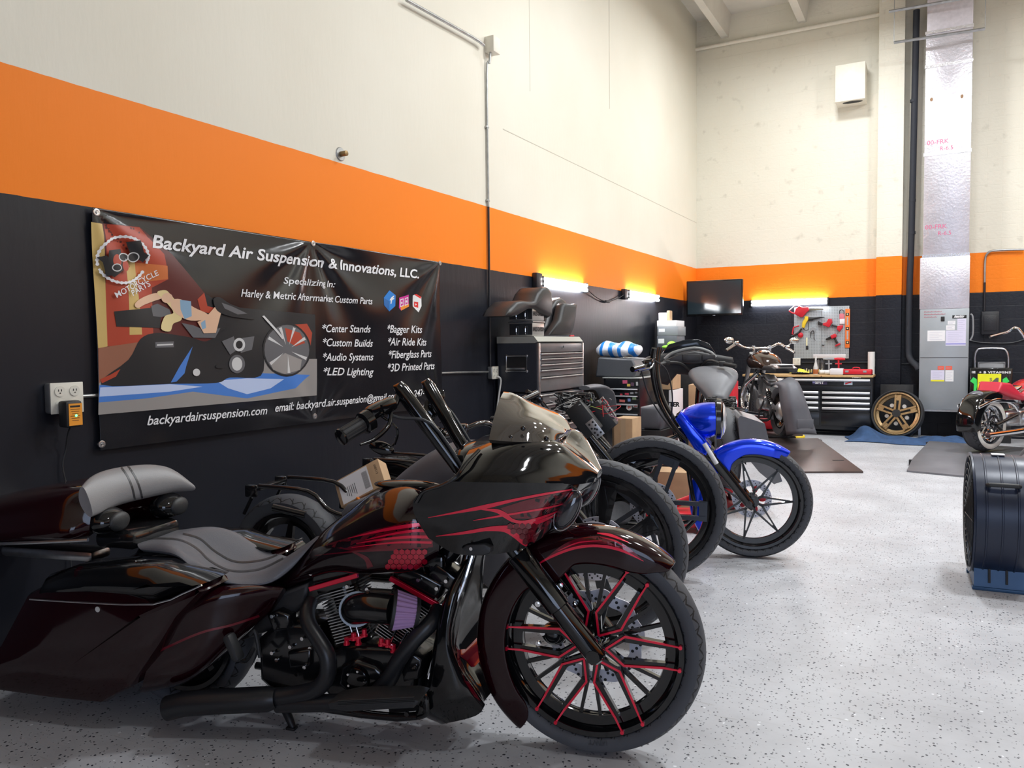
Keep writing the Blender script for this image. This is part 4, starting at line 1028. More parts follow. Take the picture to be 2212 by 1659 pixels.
def roller(F, label, kind, tankm, wheelbase, bars):
    b = thing('motorcycle', label, 'motorcycle', F.loc, F.ang)
    bigwheel(F, b, kind)
    rearwheel(b, -wheelbase, 0.335, 0.2)
    fork_pair(F, b, (0.0, 0.46), (-0.50, 1.06), 0.115, 0.032, 0.024)
    mb = MB()   # frame rails
    for s in (-1, 1):
        mb.tube([(-0.5, s * .03, .95), (-0.42, s * .12, .6), (-0.45, s * .13, .22), (-1.2, s * .14, .18), (-1.45, s * .14, .32)], 0.016, 10)
        mb.tube([(-0.55, s * .03, .9), (-1.0, s * .1, .66), (-1.25, s * .15, .60), (-1.42, s * .15, .62), (-1.55, s * .15, .72), (-1.85, s * .15, .74)], 0.013, 10)
        mb.box((-1.9, s * .15, .71), (0.07, 0.03, 0.07), None, 0.01); mb.cyl((-1.78, s * .13, .62), (-1.6, s * .1, .58), 0.02)
        mb.tube([(-1.9, s * .15, .67), (-1.95, s * .15, .58)], 0.01, 8)
        mb.tube([(-1.3, s * .12, .35), (-wheelbase, s * .13, .335)], 0.022, 10)
    mb.box((-1.88, 0, .72), (0.06, 0.28, 0.02), None, 0.004)
    mb.build('frame', BLACKG, b)
    vtwin(F, b, -0.92, 0.32, 1.0)
    mb = MB(); mb.tube([(-0.86, -.1, .6), (-0.7, -.2, .5), (-0.78, -.2, .24), (-1.3, -.2, .2), (-2.0, -.22, .22)], 0.03, 14); mb.build('exhaust_pipe', SATIN, b)
    tk = rails(F, 'fuel_tank', [
        [(-1.14, 0, .74), (-1.0, 0, .86), (-0.82, 0, .97), (-0.66, 0, 1.0), (-0.52, 0, .96)],
        [(-1.14, -.07, .73), (-1.0, -.12, .83), (-0.82, -.15, .93), (-0.66, -.15, .96), (-0.54, -.1, .92)],
        [(-1.13, -.08, .70), (-1.0, -.16, .74), (-0.82, -.19, .8), (-0.66, -.18, .82), (-0.54, -.1, .84)],
        [(-1.12, -.04, .68), (-1.0, -.09, .68), (-0.82, -.12, .70), (-0.66, -.11, .72), (-0.54, -.06, .78)],
        [(-1.12, 0, .69), (-1.0, 0, .72), (-0.82, 0, .74), (-0.66, 0, .75), (-0.54, 0, .79)]], [tankm], b, px=False)
    return b
FB = Frame(2.346, 3.704, HANG)
FC = Frame(2.28, 4.795, HANG)
bikeB = roller(FB, 'stripped motorcycle with grey unpainted tank and bladed big front wheel, directly behind the red-flame bagger', 'blade', PRIMER, 1.76, None)
bikeC = roller(FC, 'stripped big-wheel motorcycle with loose wiring at its head and paired straight spokes', 'pair', BLACKP, 1.76, None)
# second bike: lowers and bars
mb = MB()
for s in (-1, 1): slab(mb, [(-0.5, .78), (-0.42, .60), (-0.38, .42), (-0.40, .30), (-0.5, .28), (-0.58, .34), (-0.56, .6)], s * .26, s * .08, 0.03)
mb.build('leg_shield', PRIMER, bikeB, smooth=60)
mb = MB(); mb.tube([(-0.62, -.38, 1.08), (-0.52, -.25, 1.12), (-0.5, 0, 1.06), (-0.52, .25, 1.12), (-0.62, .38, 1.08)], 0.013, 12)
mb.tube([(-0.62, -.38, 1.08), (-0.68, -.46, 1.07)], 0.02, 12); mb.tube([(-0.62, .38, 1.08), (-0.68, .46, 1.07)], 0.02, 12)
for s in (-1, 1): mb.box((-0.6, s * .35, 1.1), (0.06, 0.06, 0.05), None, 0.012)
mb.build('handlebar', BLACKG, bikeB)
mb = MB(); slab(mb, [(-1.02, .72), (-1.2, .70), (-1.32, .66), (-1.40, .56), (-1.2, .5), (-1.0, .56)], -.17, .17, 0.03); mb.build('side_cover', PRIMERL, bikeB, smooth=50)
# third bike: rear mudguard, bars, electrics
TC = FC.T
arch('rear_mudguard', BLACKP, bikeC, -1.76, 0.35, 35, 175, 0.40, 0.125, 0.28, 28, 0.004)
mb = MB(); mb.tube([TC(1138, 845, -.45), TC(1165, 862, -.36), TC(1200, 905, -.2), (-0.52, 0, 1.02), (-0.60, .25, 1.15), (-0.66, .42, 1.12)], 0.013, 12); mb.tube([TC(1128, 865, -.5), TC(1160, 850, -.38)], [0.022, 0.022], 14); mb.box(TC(1160, 862, -.36), (0.07, 0.06, 0.05), None, 0.012)
mb.tube([TC(1145, 872, -.4), TC(1130, 885, -.42), TC(1118, 880, -.45)], 0.008, 8)
mb.build('handlebar', BLACKG, bikeC)
mb = MB(); q = FC
cA = TC(1262, 905, -.12); Rr = Matrix.Rotation(0.9, 3, 'Y')
mb.box(cA, (0.22, 0.1, 0.12), Rr, 0.01); mb.box(TC(1300, 900, .05), (0.20, 0.12, 0.11), Rr, 0.01); mb.build('electrics_box', PLAST, bikeC)
mb = MB(); pc = TC(1285, 926, -.19); mb.box(pc, (0.12, 0.004, 0.06), Rr, 0.001, 0)
for (u, v_) in ((-.04, .015), (-.04, -.012), (-.015, 0.018), (-.012, -.015), (.012, .008), (.02, -.016), (.04, .016), (.042, -.01), (0, 0)):
    mb.cyl(pc + Rr @ V((u, -0.0035, v_)), pc + Rr @ V((u, 0.0035, v_)), 0.007, n=10, mi=1)
mb.build('drilled_bracket', [ALU, INK], bikeC, smooth=30)
for (c_, nn, sd, mm, rr) in ((TC(1240, 868, 0), 40, 5, PLAST, .006), (TC(1300, 880, 0), 3, 8, REDPL, .002), (TC(1225, 872, -.05), 9, 9, WHITE, .002), (TC(1320, 895, 0.05), 3, 11, mat('pink_wire', (.6, .25, .35), .5), .0022), (TC(1262, 872, 0), 1, 14, mat('yellow_green_wire', (.5, .6, .15), .5), .002)):
    wires(bikeC, 'wiring', c_, (.26, .24, .12), nn, [mm], rr, sd)
mb = MB(); rnd = random.Random(4)
for k in range(14):
    p = TC(1220 + rnd.random() * 110, 862 + rnd.random() * 45, -.1 + rnd.random() * .2); mb.box(p, (0.03, 0.02, 0.02), Matrix.Rotation(rnd.random() * 3, 3, 'Y'), 0.003)
mb.build('connectors', mat('dark_grey_connectors', (0.08, 0.08, 0.09), .5), bikeC)
mb = MB(); mb.tube([TC(1272, 888, .05), TC(1302, 858, .05), TC(1330, 900, .05)], 0.007, 8, smooth=0); mb.build('stay_bracket', STEEL, bikeC)
mb = MB()
for k, (x, y_) in enumerate(((1225, 930), (1245, 925), (1262, 920))): mb.tube([TC(x, y_, -.1 + k * .1), TC(x + 75, y_ + 75, -.1 + k * .1)], 0.022, 14, smooth=0)
mb.build('triple_clamp_tubes', BLACKG, bikeC)
# carton resting on the third bike's tail, orange tie beside it
box = tag(MB().box((0, 0, 0), (0.30, 0.17, 0.10), None, 0.002).build('cardboard_box', CARD), 'small shipping carton with big white label lying tilted on a stripped motorcycle', 'box')
cw = FB.M @ FB.T(786, 1048, .20); box.location = cw; box.rotation_euler = (math.radians(62), math.radians(-28), math.radians(20))
mb = MB(); mb.box((-0.03, -0.0, 0.0508), (0.2, 0.155, 0.0008)); l_ = mb.build('shipping_label', PAPER, box)
mb = MB()
for k in range(22):
    ww = (0.0018, 0.004, 0.0025)[k % 3]; mb.box((0.045 - 0.001, -0.055 + k * 0.005, 0.0516), (0.035, ww * 0.7, 0.0005))
mb.build('barcode', INK, l_)
mb = MB()
for k in range(6): mb.box((-0.03 - 0.012 * k, -0.02 + 0.004 * (k % 3), 0.0516), (0.003, 0.07 - 0.008 * (k % 3), 0.0004))
mb.text('700213', 0.022, lambda x, y: V((0.128 - y * 0.9, 0.03 - x, 0.0505)), align='CENTER')
mb.build('label_print', INK, l_)
ot = MB(); ot.tube([(0, 0, 0), (.02, .03, .015), (.05, .0, .02), (.04, -.03, .005), (.0, -.02, .02), (-.03, .01, .01)], 0.009, 8)
o_ = tag(ot.build('ratchet_strap', mat('orange_plastic', (0.9, 0.25, 0.02), 0.5)), 'crumpled bright orange strap lying just below the labelled shipping carton', 'strap'); o_.location = FB.M @ FB.T(778, 1083, .12)

# --- blue bike
FD = Frame(2.735, 5.598, HANG)
TD = FD.T
blue = thing('motorcycle', 'candy blue custom motorcycle with tall black handlebars and thin split-spoke front wheel', 'motorcycle', FD.loc, HANG)
bigwheel(FD, blue, 'split', 0.402, 0.11, 0.335)
TAB2 = [(52, .39), (60, .345), (75, .33), (100, .325), (118, .29), (125, .25), (132, .25), (142, .31), (160, .325), (215, .33), (228, .36)]
arch('front_mudguard', BLUE, blue, 0, 0.402, 54, 226, 0.432, lambda t: lerp([(54, .035), (66, .07), (205, .07), (226, .045)], t), lambda t: lerp(TAB2, t), 50, 0.0035)
for s in (-1, 1):
    A_ = TD(1618, 1088, -.11); B_ = TD(1470, 905, -.11); A_.y = B_.y = s * .11; d = B_ - A_
    mb = MB(); mb.tube([A_ - d * .06, A_, A_ + d * .52, A_ + d * .53, A_ + d * .60, A_ + d * .61, A_ + d * 1.05], [.02, .032, .032, .038, .038, .025, .025], 22, smooth=0)
    mb.cyl(A_ - V((0, s * .05, 0)), A_ + V((0, s * .03, 0)), 0.022, n=20); mb.build('fork_leg', BLACKG, blue)
mb = MB(); a_, b_ = TD(1521, 958, -.15), TD(1548, 1002, -.15)
mb.tube([a_, b_], 0.016, 14, smooth=0); lab(mb.build('fork_reflector', PAPER, blue), 'white strip on the fork')
mb = MB(); slab(mb, [TD(*p, -.13) for p in [(1458, 905), (1470, 890), (1536, 965), (1526, 985), (1500, 970)]], -.15, .15, 0.015); mb.build('fork_cover', BLUE, blue, smooth=50)
rails(FD, 'headlamp_nacelle', [
    [(1462, 900, 0), (1480, 882, 0), (1505, 872, 0), (1530, 869, 0), (1545, 869, 0)],
    [(1462, 905, -.06), (1480, 893, -.09), (1505, 883, -.11), (1530, 880, -.115), (1545, 880, -.112)],
    [(1465, 912, -.07), (1485, 912, -.12), (1508, 908, -.145), (1530, 906, -.15), (1546, 905, -.147)],
    [(1475, 922, -.06), (1495, 932, -.1), (1512, 936, -.115), (1532, 934, -.115), (1546, 931, -.112)],
    [(1485, 930, 0), (1500, 944, 0), (1515, 948, 0), (1533, 946, 0), (1546, 941, 0)]], [BLUE], blue)
c = TD(1548, 905, 0)
mb = MB(); mb.tube([c, c + V((0.03, 0, 0)), c + V((0.045, 0, 0))], [0.145, 0.142, 0.12], 32, smooth=0); mb.build('headlamp_ring', BLACKG, blue)
mb = MB(); mb.ell(c + V((0.04, 0, 0)), (0.03, 0.115, 0.115)); mb.build('headlamp', mat('lamp_glass', (0.7, 0.72, 0.75), 0.08, 0.3, 1.0), blue)
mb = MB()
hb = [TD(1482, 948, -.12), TD(1455, 920, -.14), TD(1425, 870, -.17), TD(1411, 815, -.20), TD(1410, 775, -.23), TD(1413, 752, -.25)]
mb.tube(hb, 0.017, 14); mb.tube([V((p.x, -p.y, p.z)) for p in hb], 0.017, 14)
for s in (-1, 1):
    g = [TD(1410, 775, -.24), TD(1402, 785, -.30), TD(1388, 792, -.40), TD(1366, 798, -.50)]; g = [V((p.x, s * -p.y if s > 0 else p.y, p.z)) for p in g]
    mb.tube(g, 0.012, 10); mb.tube(g[2:], 0.02, 12, smooth=0); mb.box(g[1], (.06, .06, .06), None, .015)
    mb.tube([g[1] + V((.03, 0, 0)), g[2] + V((.05, 0, -.01)), g[3] + V((.04, 0, -.01))], 0.006, 8)
mb.build('handlebar', BLACKG, blue)
mb = MB(); mb.tube([TD(1414, 778, -.2), TD(1440, 800, -.1), TD(1452, 850, -.05), TD(1451, 900, 0), TD(1455, 940, 0)], 0.005, 8); mb.tube([TD(1385, 800, -.4), TD(1400, 850, -.3), TD(1430, 900, -.2), TD(1470, 950, -.1)], 0.005, 8); mb.build('cable', PLAST, blue)
mb = MB()
for s in (-1, 1):
    mb.tube([(-.5, s * .03, .9), (-.42, s * .12, .55), (-.45, s * .12, .2), (-1.2, s * .13, .17), (-1.6, s * .13, .3)], 0.016, 10); mb.tube([(-.5, s * .02, .85), (-1.1, s * .1, .62), (-1.5, s * .13, .6)], 0.015, 10)
mb.build('frame', BLACKG, blue)
vtwin(FD, blue, -.9, .32, 1.0)
rails(FD, 'fuel_tank', [
    [(-1.14, 0, .62), (-1.0, 0, .70), (-0.82, 0, .76), (-0.6, 0, .78)], [(-1.14, -.08, .61), (-1.0, -.14, .68), (-0.82, -.16, .73), (-0.6, -.1, .75)],
    [(-1.13, -.08, .58), (-1.0, -.16, .6), (-0.82, -.18, .62), (-0.6, -.1, .66)], [(-1.12, 0, .57), (-1.0, 0, .58), (-0.82, 0, .60), (-0.6, 0, .64)]], [BLACKP], blue, px=False)
rearwheel(blue, -1.72, .33, .2)
arch('rear_mudguard', BLACKP, blue, -1.72, .33, 60, 178, .355, .11, .26, 26, .004)
mb = MB(); slab(mb, [(-1.1, .66), (-1.3, .6), (-1.6, .66), (-1.7, .72), (-1.6, .76), (-1.3, .68), (-1.12, .72)], -.15, .15, .03); mb.build('seat', LEATHB, blue, smooth=60)
mb = MB(); mb.tube([(-.8, -.1, .6), (-.66, -.2, .5), (-.72, -.2, .22), (-1.3, -.2, .2), (-2.0, -.22, .22)], 0.03, 14); mb.build('exhaust_pipe', SATIN, blue)
# ============================================================ things on the walls
def yz(px, py, x=0.02):
    p = WL(px, py, x); return p.y, p.z
# ---- banner
BY0, BY1, BZ0, BZ1 = 2.572, 5.78, 0.975, 2.232
def fold(y, z):
    u = (y - BY0) / (BY1 - BY0); v = (z - BZ0) / (BZ1 - BZ0)
    d = 0.032
    for (cu, cv, ph, amp) in ((0.0, 1.0, 0.3, 0.017), (0.5, 1.0, 1.1, 0.019), (1.0, 1.0, 0.8, 0.019), (1.0, 0.0, 0.2, 0.007), (0.5, 0.0, 0.5, 0.005)):
        dy = (u - cu) * 3.2; dz = (v - cv) * 1.25; r = math.hypot(dy, dz); a = math.atan2(dz, dy)
        d += amp * math.sin(a * 9 + ph) * min(1, r / 0.3) * math.exp(-r / 0.75)
    d += 0.006 * math.sin(u * 7 + v * 3) * v + 0.012 * math.sin(PI * u) * math.sin(PI * v)
    return max(0.024, d)
GC = 0.016
def drape(b2, off, out, mi=0):
    if not b2.verts: return
    ys = [v.co.x for v in b2.verts]; zs = [v.co.y for v in b2.verts]
    for ax, lo, hi in ((0, min(ys), max(ys)), (1, min(zs), max(zs))):
        t = math.floor(lo / GC) * GC + GC
        while t < hi:
            bmesh.ops.bisect_plane(b2, geom=b2.verts[:] + b2.edges[:] + b2.faces[:], plane_co=(t, 0, 0) if ax == 0 else (0, t, 0), plane_no=(1, 0, 0) if ax == 0 else (0, 1, 0))
            t += GC
    b2.verts.index_update()
    mp = [out.b.verts.new((fold(v.co.x, v.co.y) + off, v.co.x, v.co.y)) for v in b2.verts]
    for f in b2.faces:
        try: q = out.b.faces.new([mp[v.index] for v in f.verts]); q.material_index = mi
        except ValueError: pass
banner = MB(); b2 = bmesh.new(); b2.faces.new([b2.verts.new(p) for p in ((BY0, BZ0, 0), (BY1, BZ0, 0), (BY1, BZ1, 0), (BY0, BZ1, 0))]); drape(b2, 0, banner); b2.free()
ban = tag(banner.build('banner', BANNERM, solid=0.0015), 'wide black vinyl shop banner with white lettering and a printed motorcycle photo, nailed to the black wall', 'banner')
ban['label'] = 'wide black vinyl banner with white lettering and printed motorcycle photo on the black wall'
def ZP(zx, zy): return 180 + zx / 2.765, 430 + zy / 2.765     # enlarged view of the banner to photo pixels
def bline(name, body, a, b, cap, shear=0.25, bold=0.012, m=LETTER, zoomed=True, toff=0.0052):
    a_ = ZP(*a) if zoomed else a; b_ = ZP(*b) if zoomed else b; ct = ZP(a[0], a[1] - cap) if zoomed else (a[0], a[1] - cap)
    y0, z0 = yz(*a_); y1, z1 = yz(*b_); yc, zc = yz(*ct); H = (zc - z0) / 0.70
    t = MB(); t.text(body, 1.0, lambda x, y: V((x, y, 0)), bold=bold, shear=shear)
    xs = [v.co.x for v in t.b.verts]; x0, x1 = min(xs), max(xs); L_ = math.hypot(y1 - y0, z1 - z0); ux, uz = (y1 - y0) / L_, (z1 - z0) / L_
    for v in t.b.verts:
        s_ = (v.co.x - x0) / (x1 - x0) * L_; h = v.co.y * H
        v.co = V((y0 + ux * s_ - uz * h, z0 + uz * s_ + ux * h, 0))
    o = MB(); drape(t.b, toff, o); t.b.free()
    return o.build(name, m, ban, norm=False)
bline('banner_title', 'Backyard Air Suspension & Innovations, LLC.', (398, 290), (1986, 475), 78, bold=0.022)
bline('banner_text', 'Specializing In:', (1190, 505), (1495, 528), 40)
bline('banner_text', 'Harley & Metric Aftermarket Custom Parts', (926, 583), (1705, 630), 46)
for s_, a, b in (('*Center Stands', (1405, 795), (1697, 797)), ('*Custom Builds', (1408, 878), (1715, 882)), ('*Audio Systems', (1410, 966), (1722, 963)), ('*LED Lighting', (1415, 1052), (1725, 1052)),
                 ('*Bagger Kits', (1798, 798), (2008, 800)), ('*Air Ride Kits', (1806, 874), (2036, 875)), ('*Fiberglass Parts', (1813, 952), (2072, 943)), ('*3D Printed Parts', (1808, 1030), (2092, 1015))):
    bline('banner_text', s_, a, b, 46)
bline('banner_text', 'backyardairsuspension.com', (368, 1350), (1082, 1283), 56)
bline('banner_text', 'email: backyard.air.suspension@gmail.com', (1130, 1270), (1868, 1192), 48)
bline('banner_text', '954-247-', (1885, 1190), (2030, 1172), 40)
bline('emblem_text', 'MOTORCYCLE', (172, 592), (428, 455), 34, 0, 0.008, toff=0.017)
bline('emblem_text', 'PARTS', (270, 580), (386, 518), 34, 0, 0.008, toff=0.017)
def flat2(name, polys, off=0.0032, parent=None):
    """printed shapes: list of (material, [zoom points]); later ones lie on top"""
    ms = []; out = MB()
    for k, (m_, pts) in enumerate(polys):
        if 7 <= len(pts) < 20 and m_.name in ('print_skin', 'print_blond', 'print_black'): pts = [(p.x, p.y) for p in spline([V((a, b, 0)) for a, b in pts], 4, True)]
        if m_ not in ms: ms.append(m_)
        b2 = bmesh.new(); q = [yz(*ZP(*p)) for p in pts]
        b2.faces.new([b2.verts.new((y, z, 0)) for y, z in q]); bmesh.ops.triangulate(b2, faces=b2.faces)
        drape(b2, off + 0.00018 * k, out, ms.index(m_)); b2.free()
    return out.build(name, ms, parent or ban, norm=False, smooth=60)
def pr(n, c): return mat('print_' + n, c, 0.45)
def circ(cx, cy, rx, ry, n=28, a0=0, a1=2 * PI): return [(cx + rx * math.cos(a0 + (a1 - a0) * k / n), cy + ry * math.sin(a0 + (a1 - a0) * k / n)) for k in range(n + (0 if a1 - a0 > 6.2 else 1))]
red_, dred, org, yel_, flo, flb, blu, wbl, blk, skin, hair, den, gre, chr_ = pr('red', (.42, .05, .02)), pr('dark_red', (.10, .012, .01)), pr('orange', (.6, .16, .04)), pr('ochre', (.6, .42, .14)), pr('concrete', (.30, .28, .27)), pr('rust_floor', (.30, .12, .07)), pr('blue', (.06, .2, .6)), pr('pale_blue', (.5, .6, .85)), pr('black', (.01, .011, .014)), pr('skin', (.75, .48, .32)), pr('blond', (.75, .6, .3)), pr('denim', (.25, .4, .55)), pr('grey', (.12, .12, .13)), pr('silver', (.6, .6, .6))
flat2('printed_photo', [
    (dred, [(40, 140), (330, 165), (520, 330), (700, 560), (820, 640), (1360, 690), (1370, 960), (78, 900)]),
    (blk, [(700, 560), (820, 640), (1370, 690), (1370, 960), (900, 950), (690, 760)]),
    (red_, [(120, 150), (330, 170), (470, 330), (490, 480), (400, 530), (400, 800), (340, 870), (120, 880)]),
    (org, [(300, 380), (485, 400), (488, 480), (300, 500)]), (yel_, [(38, 138), (105, 150), (132, 880), (78, 892)]), (yel_, [(245, 340), (300, 345), (330, 810), (255, 812)]),
    (red_, [(1165, 755), (1325, 745), (1352, 800), (1340, 895), (1200, 900)]), (red_, [(660, 600), (700, 560), (720, 640), (800, 660), (760, 690), (680, 670)]),
    (flb, [(78, 890), (340, 850), (480, 870), (300, 1020), (82, 1110)]),
    (flo, [(82, 1100), (300, 1000), (700, 960), (1376, 955), (1378, 1172), (80, 1288)]),
    (blu, [(84, 1112), (600, 1050), (1050, 1040), (1340, 1050), (1250, 1130), (960, 1190), (640, 1150), (360, 1190), (82, 1215)]),
    (wbl, [(90, 1125), (500, 1105), (700, 1120), (500, 1150), (86, 1180)]), (wbl, [(780, 1085), (960, 1070), (1180, 1075), (1100, 1130), (960, 1165), (850, 1130)]),
    (blk, [(95, 1108), (250, 960), (320, 835), (420, 800), (560, 815), (640, 830), (720, 850), (800, 800), (880, 745), (960, 700), (1010, 680), (1060, 720), (1020, 790), (1050, 900), (1040, 1055), (860, 1066), (780, 1098), (500, 1103)]),
    (blk, [(165, 672), (390, 650), (450, 690), (442, 770), (180, 762)]),
    (red_, [(90, 1076), (150, 1048), (205, 1015), (180, 1060), (100, 1100)]), (blu, [(505, 1095), (560, 1000), (640, 880), (600, 1000), (590, 1040), (540, 1090)]),
    (gre, [(400, 700), (390, 640), (430, 625), (500, 660), (510, 690), (450, 705)]), (gre, [(410, 855), (525, 850), (525, 885), (410, 888)]), (chr_, [(420, 868), (520, 864), (520, 872), (420, 877)]),
    (blk, circ(1195, 900, 148, 160)), (gre, circ(1195, 900, 138, 148)), (red_, [(1180, 770), (1280, 800), (1310, 860), (1250, 880), (1195, 850)]), (flo, [(1090, 980), (1180, 920), (1290, 960), (1280, 1020), (1180, 1045), (1110, 1020)]),
    *[(chr_, [(1195 + 30 * math.cos(a), 900 + 30 * math.sin(a)), (1195 + 132 * math.cos(a - .08), 900 + 140 * math.sin(a - .08)), (1195 + 132 * math.cos(a + .06), 900 + 140 * math.sin(a + .06))]) for a in (-2.6, -1.9, -1.2, -.5, .4, 1.5, 2.5)],
    (gre, [(570, 740), (640, 755), (720, 790), (800, 770), (770, 830), (640, 828)]),
    (gre, circ(900, 985, 46, 55)), (chr_, circ(900, 985, 30, 40)), (gre, [(810, 850), (880, 820), (900, 900), (860, 930)]), (gre, [(930, 830), (1000, 820), (985, 900), (920, 920)]), (chr_, circ(912, 870, 34, 40)), (blk, circ(912, 870, 20, 24)), (chr_, circ(660, 1035, 22, 22)), (blk, circ(800, 1000, 26, 12)),
    (chr_, [(1050, 700), (1062, 696), (1170, 830), (1160, 838)]),
    (skin, [(283, 628), (330, 592), (420, 562), (455, 590), (400, 612), (345, 632), (300, 652)]),
    (hair, [(425, 560), (470, 545), (500, 570), (560, 650), (568, 720), (520, 745), (500, 790), (445, 775), (470, 700), (520, 680), (480, 620)]),
    (skin, circ(482, 592, 32, 30)), (skin, [(505, 610), (560, 600), (640, 650), (720, 690), (690, 722), (600, 722), (520, 668)]),
    (den, [(555, 602), (618, 612), (626, 700), (585, 718), (560, 660)]), (skin, [(660, 735), (700, 715), (765, 640), (800, 672), (772, 800), (700, 802)]), (den, [(680, 740), (705, 722), (712, 770), (690, 780)]),
    (blk, [(750, 602), (790, 588), (860, 630), (1012, 682), (1000, 718), (930, 712), (850, 700), (775, 668)]), (gre, [(800, 620), (860, 640), (960, 685), (900, 690), (820, 655)])])
# emblem: chain ring with bold letters
pol_ = []
for k in range(34):
    a = 2 * PI * k / 34
    if 0.02 < a < 0.5 or 2.6 < a < 2.8: continue
    pol_.append((LETTER, circ(212 + 148 * math.cos(a), 365 + 138 * math.sin(a), 11, 10, 8)))
    a += PI / 34; pol_.append((LETTER, [(212 + (148 + dx) * math.cos(a + da), 365 + (138 + dx) * math.sin(a + da)) for dx, da in ((-6, -.07), (6, -.07), (6, .07), (-6, .07))]))
pol_ += [(blk, [(58, 350), (110, 340), (150, 420), (165, 450), (110, 465), (90, 380)]), (blk, [(120, 310), (200, 300), (215, 420), (150, 470), (110, 440)]), (blk, [(230, 260), (310, 250), (330, 320), (360, 340), (330, 380), (260, 330)]),
         (red_, circ(170, 370, 28, 38)), (red_, circ(225, 400, 22, 34)), (chr_, circ(215, 350, 34, 26)), (blk, circ(215, 350, 27, 20)), (chr_, circ(275, 350, 34, 30)), (blk, circ(275, 350, 28, 24)), (chr_, circ(165, 412, 30, 24)), (blk, circ(165, 412, 24, 18))]
flat2('chain_emblem', pol_, 0.0145)
ib, ib2, pk, og, wt, rd = pr('icon_blue', (.01, .2, .62)), pr('icon_blue_dark', (.01, .13, .42)), pr('icon_pink', (.62, .03, .3)), pr('icon_orange', (.85, .28, .03)), pr('white', (.8, .8, .8)), pr('icon_red', (.7, .02, .02))
flat2('icon_blue_cube', [(ib, [(1776, 590), (1812, 546), (1848, 575), (1846, 640), (1808, 672), (1776, 635)]), (ib2, [(1776, 590), (1810, 612), (1808, 672), (1776, 635)]), (wt, [(1820, 590), (1838, 576), (1838, 584), (1828, 594), (1840, 590), (1838, 598), (1826, 604), (1822, 625), (1816, 628), (1818, 606), (1810, 606)])])
flat2('icon_camera_cube', [(pk, [(1870, 590), (1930, 572), (1937, 640), (1885, 667), (1870, 650)]), (og, [(1880, 640), (1937, 625), (1937, 642), (1885, 667)]), (wt, [(1876, 600), (1898, 594), (1900, 640), (1878, 646)]), (pk, [(1880, 605), (1894, 600), (1896, 634), (1882, 640)]), (wt, circ(1887, 620, 5, 7)), (wt, [(1906, 592), (1928, 586), (1930, 630), (1908, 638)]), (pk, [(1910, 597), (1924, 592), (1926, 626), (1912, 632)]), (wt, circ(1918, 612, 5, 7))])
flat2('icon_video_cube', [(wt, [(1960, 576), (1985, 567), (2015, 585), (2012, 640), (1994, 677), (1962, 640)]), (rd, [(1968, 570), (1985, 567), (2015, 585), (2012, 596)]), (rd, [(1970, 612), (1996, 616), (1994, 650), (1970, 642)]), (wt, [(1978, 622), (1988, 630), (1978, 636)])])
for k, (x, y) in enumerate(((200, 460), (668, 527), (943, 569), (212, 959), (672, 899))):
    c = WL(x, y, 0.0); c.x = 0.008
    g = MB(); g.lathe([(0.006, 0.006), (0.011, 0.008), (0.019, 0.006), (0.021, 0), (0.0, 0)], c + V((fold(c.y, c.z) - 0.008, 0, 0)), (1, 0, 0), 24); g.cyl(c + V((-0.006, 0, 0)), c + V((fold(c.y, c.z) + .004, 0, 0)), 0.006, n=12); g.build('eyelet', STEEL, ban)

# ---- conduit, junction boxes, sockets on the left wall
BOXP = mat('almond_plastic', (0.72, 0.7, 0.62), 0.4); DARKBOX = mat('black_painted_metal', (0.02, 0.021, 0.026), 0.4, bump=0.2, bscale=60)
t = MB(); yq = 6.66
t.tube([WL(878, 0, .05), WL(1020, 80, .05), WL(1045, 98, .05)], 0.014, 12, smooth=3)
tag(t.build('conduit', GALV), 'galvanised conduit climbing along the cream wall toward the ceiling from the square junction box', 'conduit')
bx_ = tag(MB().box((0.05, 6.72, 4.38), (0.1, 0.13, 0.15), None, 0.006).build('junction_box', CREAM), 'small square cream metal junction box high on the left wall', 'junction box')
t = MB(); a = 4.3
t.tube([(0.05, 6.68, 4.31), (0.04, 6.67, 4.2), (0.018, 6.66, 4.1), (0.018, 6.66, 2.84)], 0.011, 12, mi=0); t.tube([(0.018, 6.66, 2.84), (0.018, 6.66, 1.30)], 0.0112, 12, smooth=0, mi=1)
for z in (3.6, 2.9): t.box((0.012, 6.66, z), (0.024, 0.05, 0.02), None, 0.004, 0)
tag(t.build('conduit', [GALV, DARKBOX]), 'thin vertical conduit dropping down the left wall, its lower part painted black', 'conduit')
t = MB(); t.tube([(0.03, 2.47, 1.262), (0.011, 2.56, 1.262), (0.011, 4.3, 1.262), (0.011, 5.8, 1.262), (0.03, 6.60, 1.245)], 0.0095, 12)
tag(t.build('conduit', GALV), 'horizontal galvanised conduit passing behind the black banner', 'conduit')
def socketbox(name, label, c, w, h, nrm, d=0.055, m=BOXP):
    """c centre on the wall, nrm 'x' or 'y'"""
    o = thing(name, label, 'socket', c, 0 if nrm == 'x' else -PI / 2)
    MB().box((d / 2, 0, 0), (d, w, h), None, 0.012, seg=3).build('backbox', GALV, o)
    MB().box((d + 0.002, 0, 0), (0.006, w * 1.02, h * 1.02), None, 0.004).build('cover_plate', m, o)
    for sy in (-1, 1):
        for sz in (-1, 1):
            q = MB(); cc = V((d + 0.005, sy * w * .23, sz * h * .23)); q.cyl(cc, cc + V((0.004, 0, 0)), w * .16, n=20, mi=0)
            for u in (-.045, .045): q.box(cc + V((0.0045, u * w, .03 * h)), (0.002, 0.018 * w, .07 * h), None, 0, 1)
            q.cyl(cc + V((0.003, 0, -.06 * h)), cc + V((0.0055, 0, -.06 * h)), .02 * w, n=8, mi=1)
            q.build('receptacle', [m, INK], o)
    return o
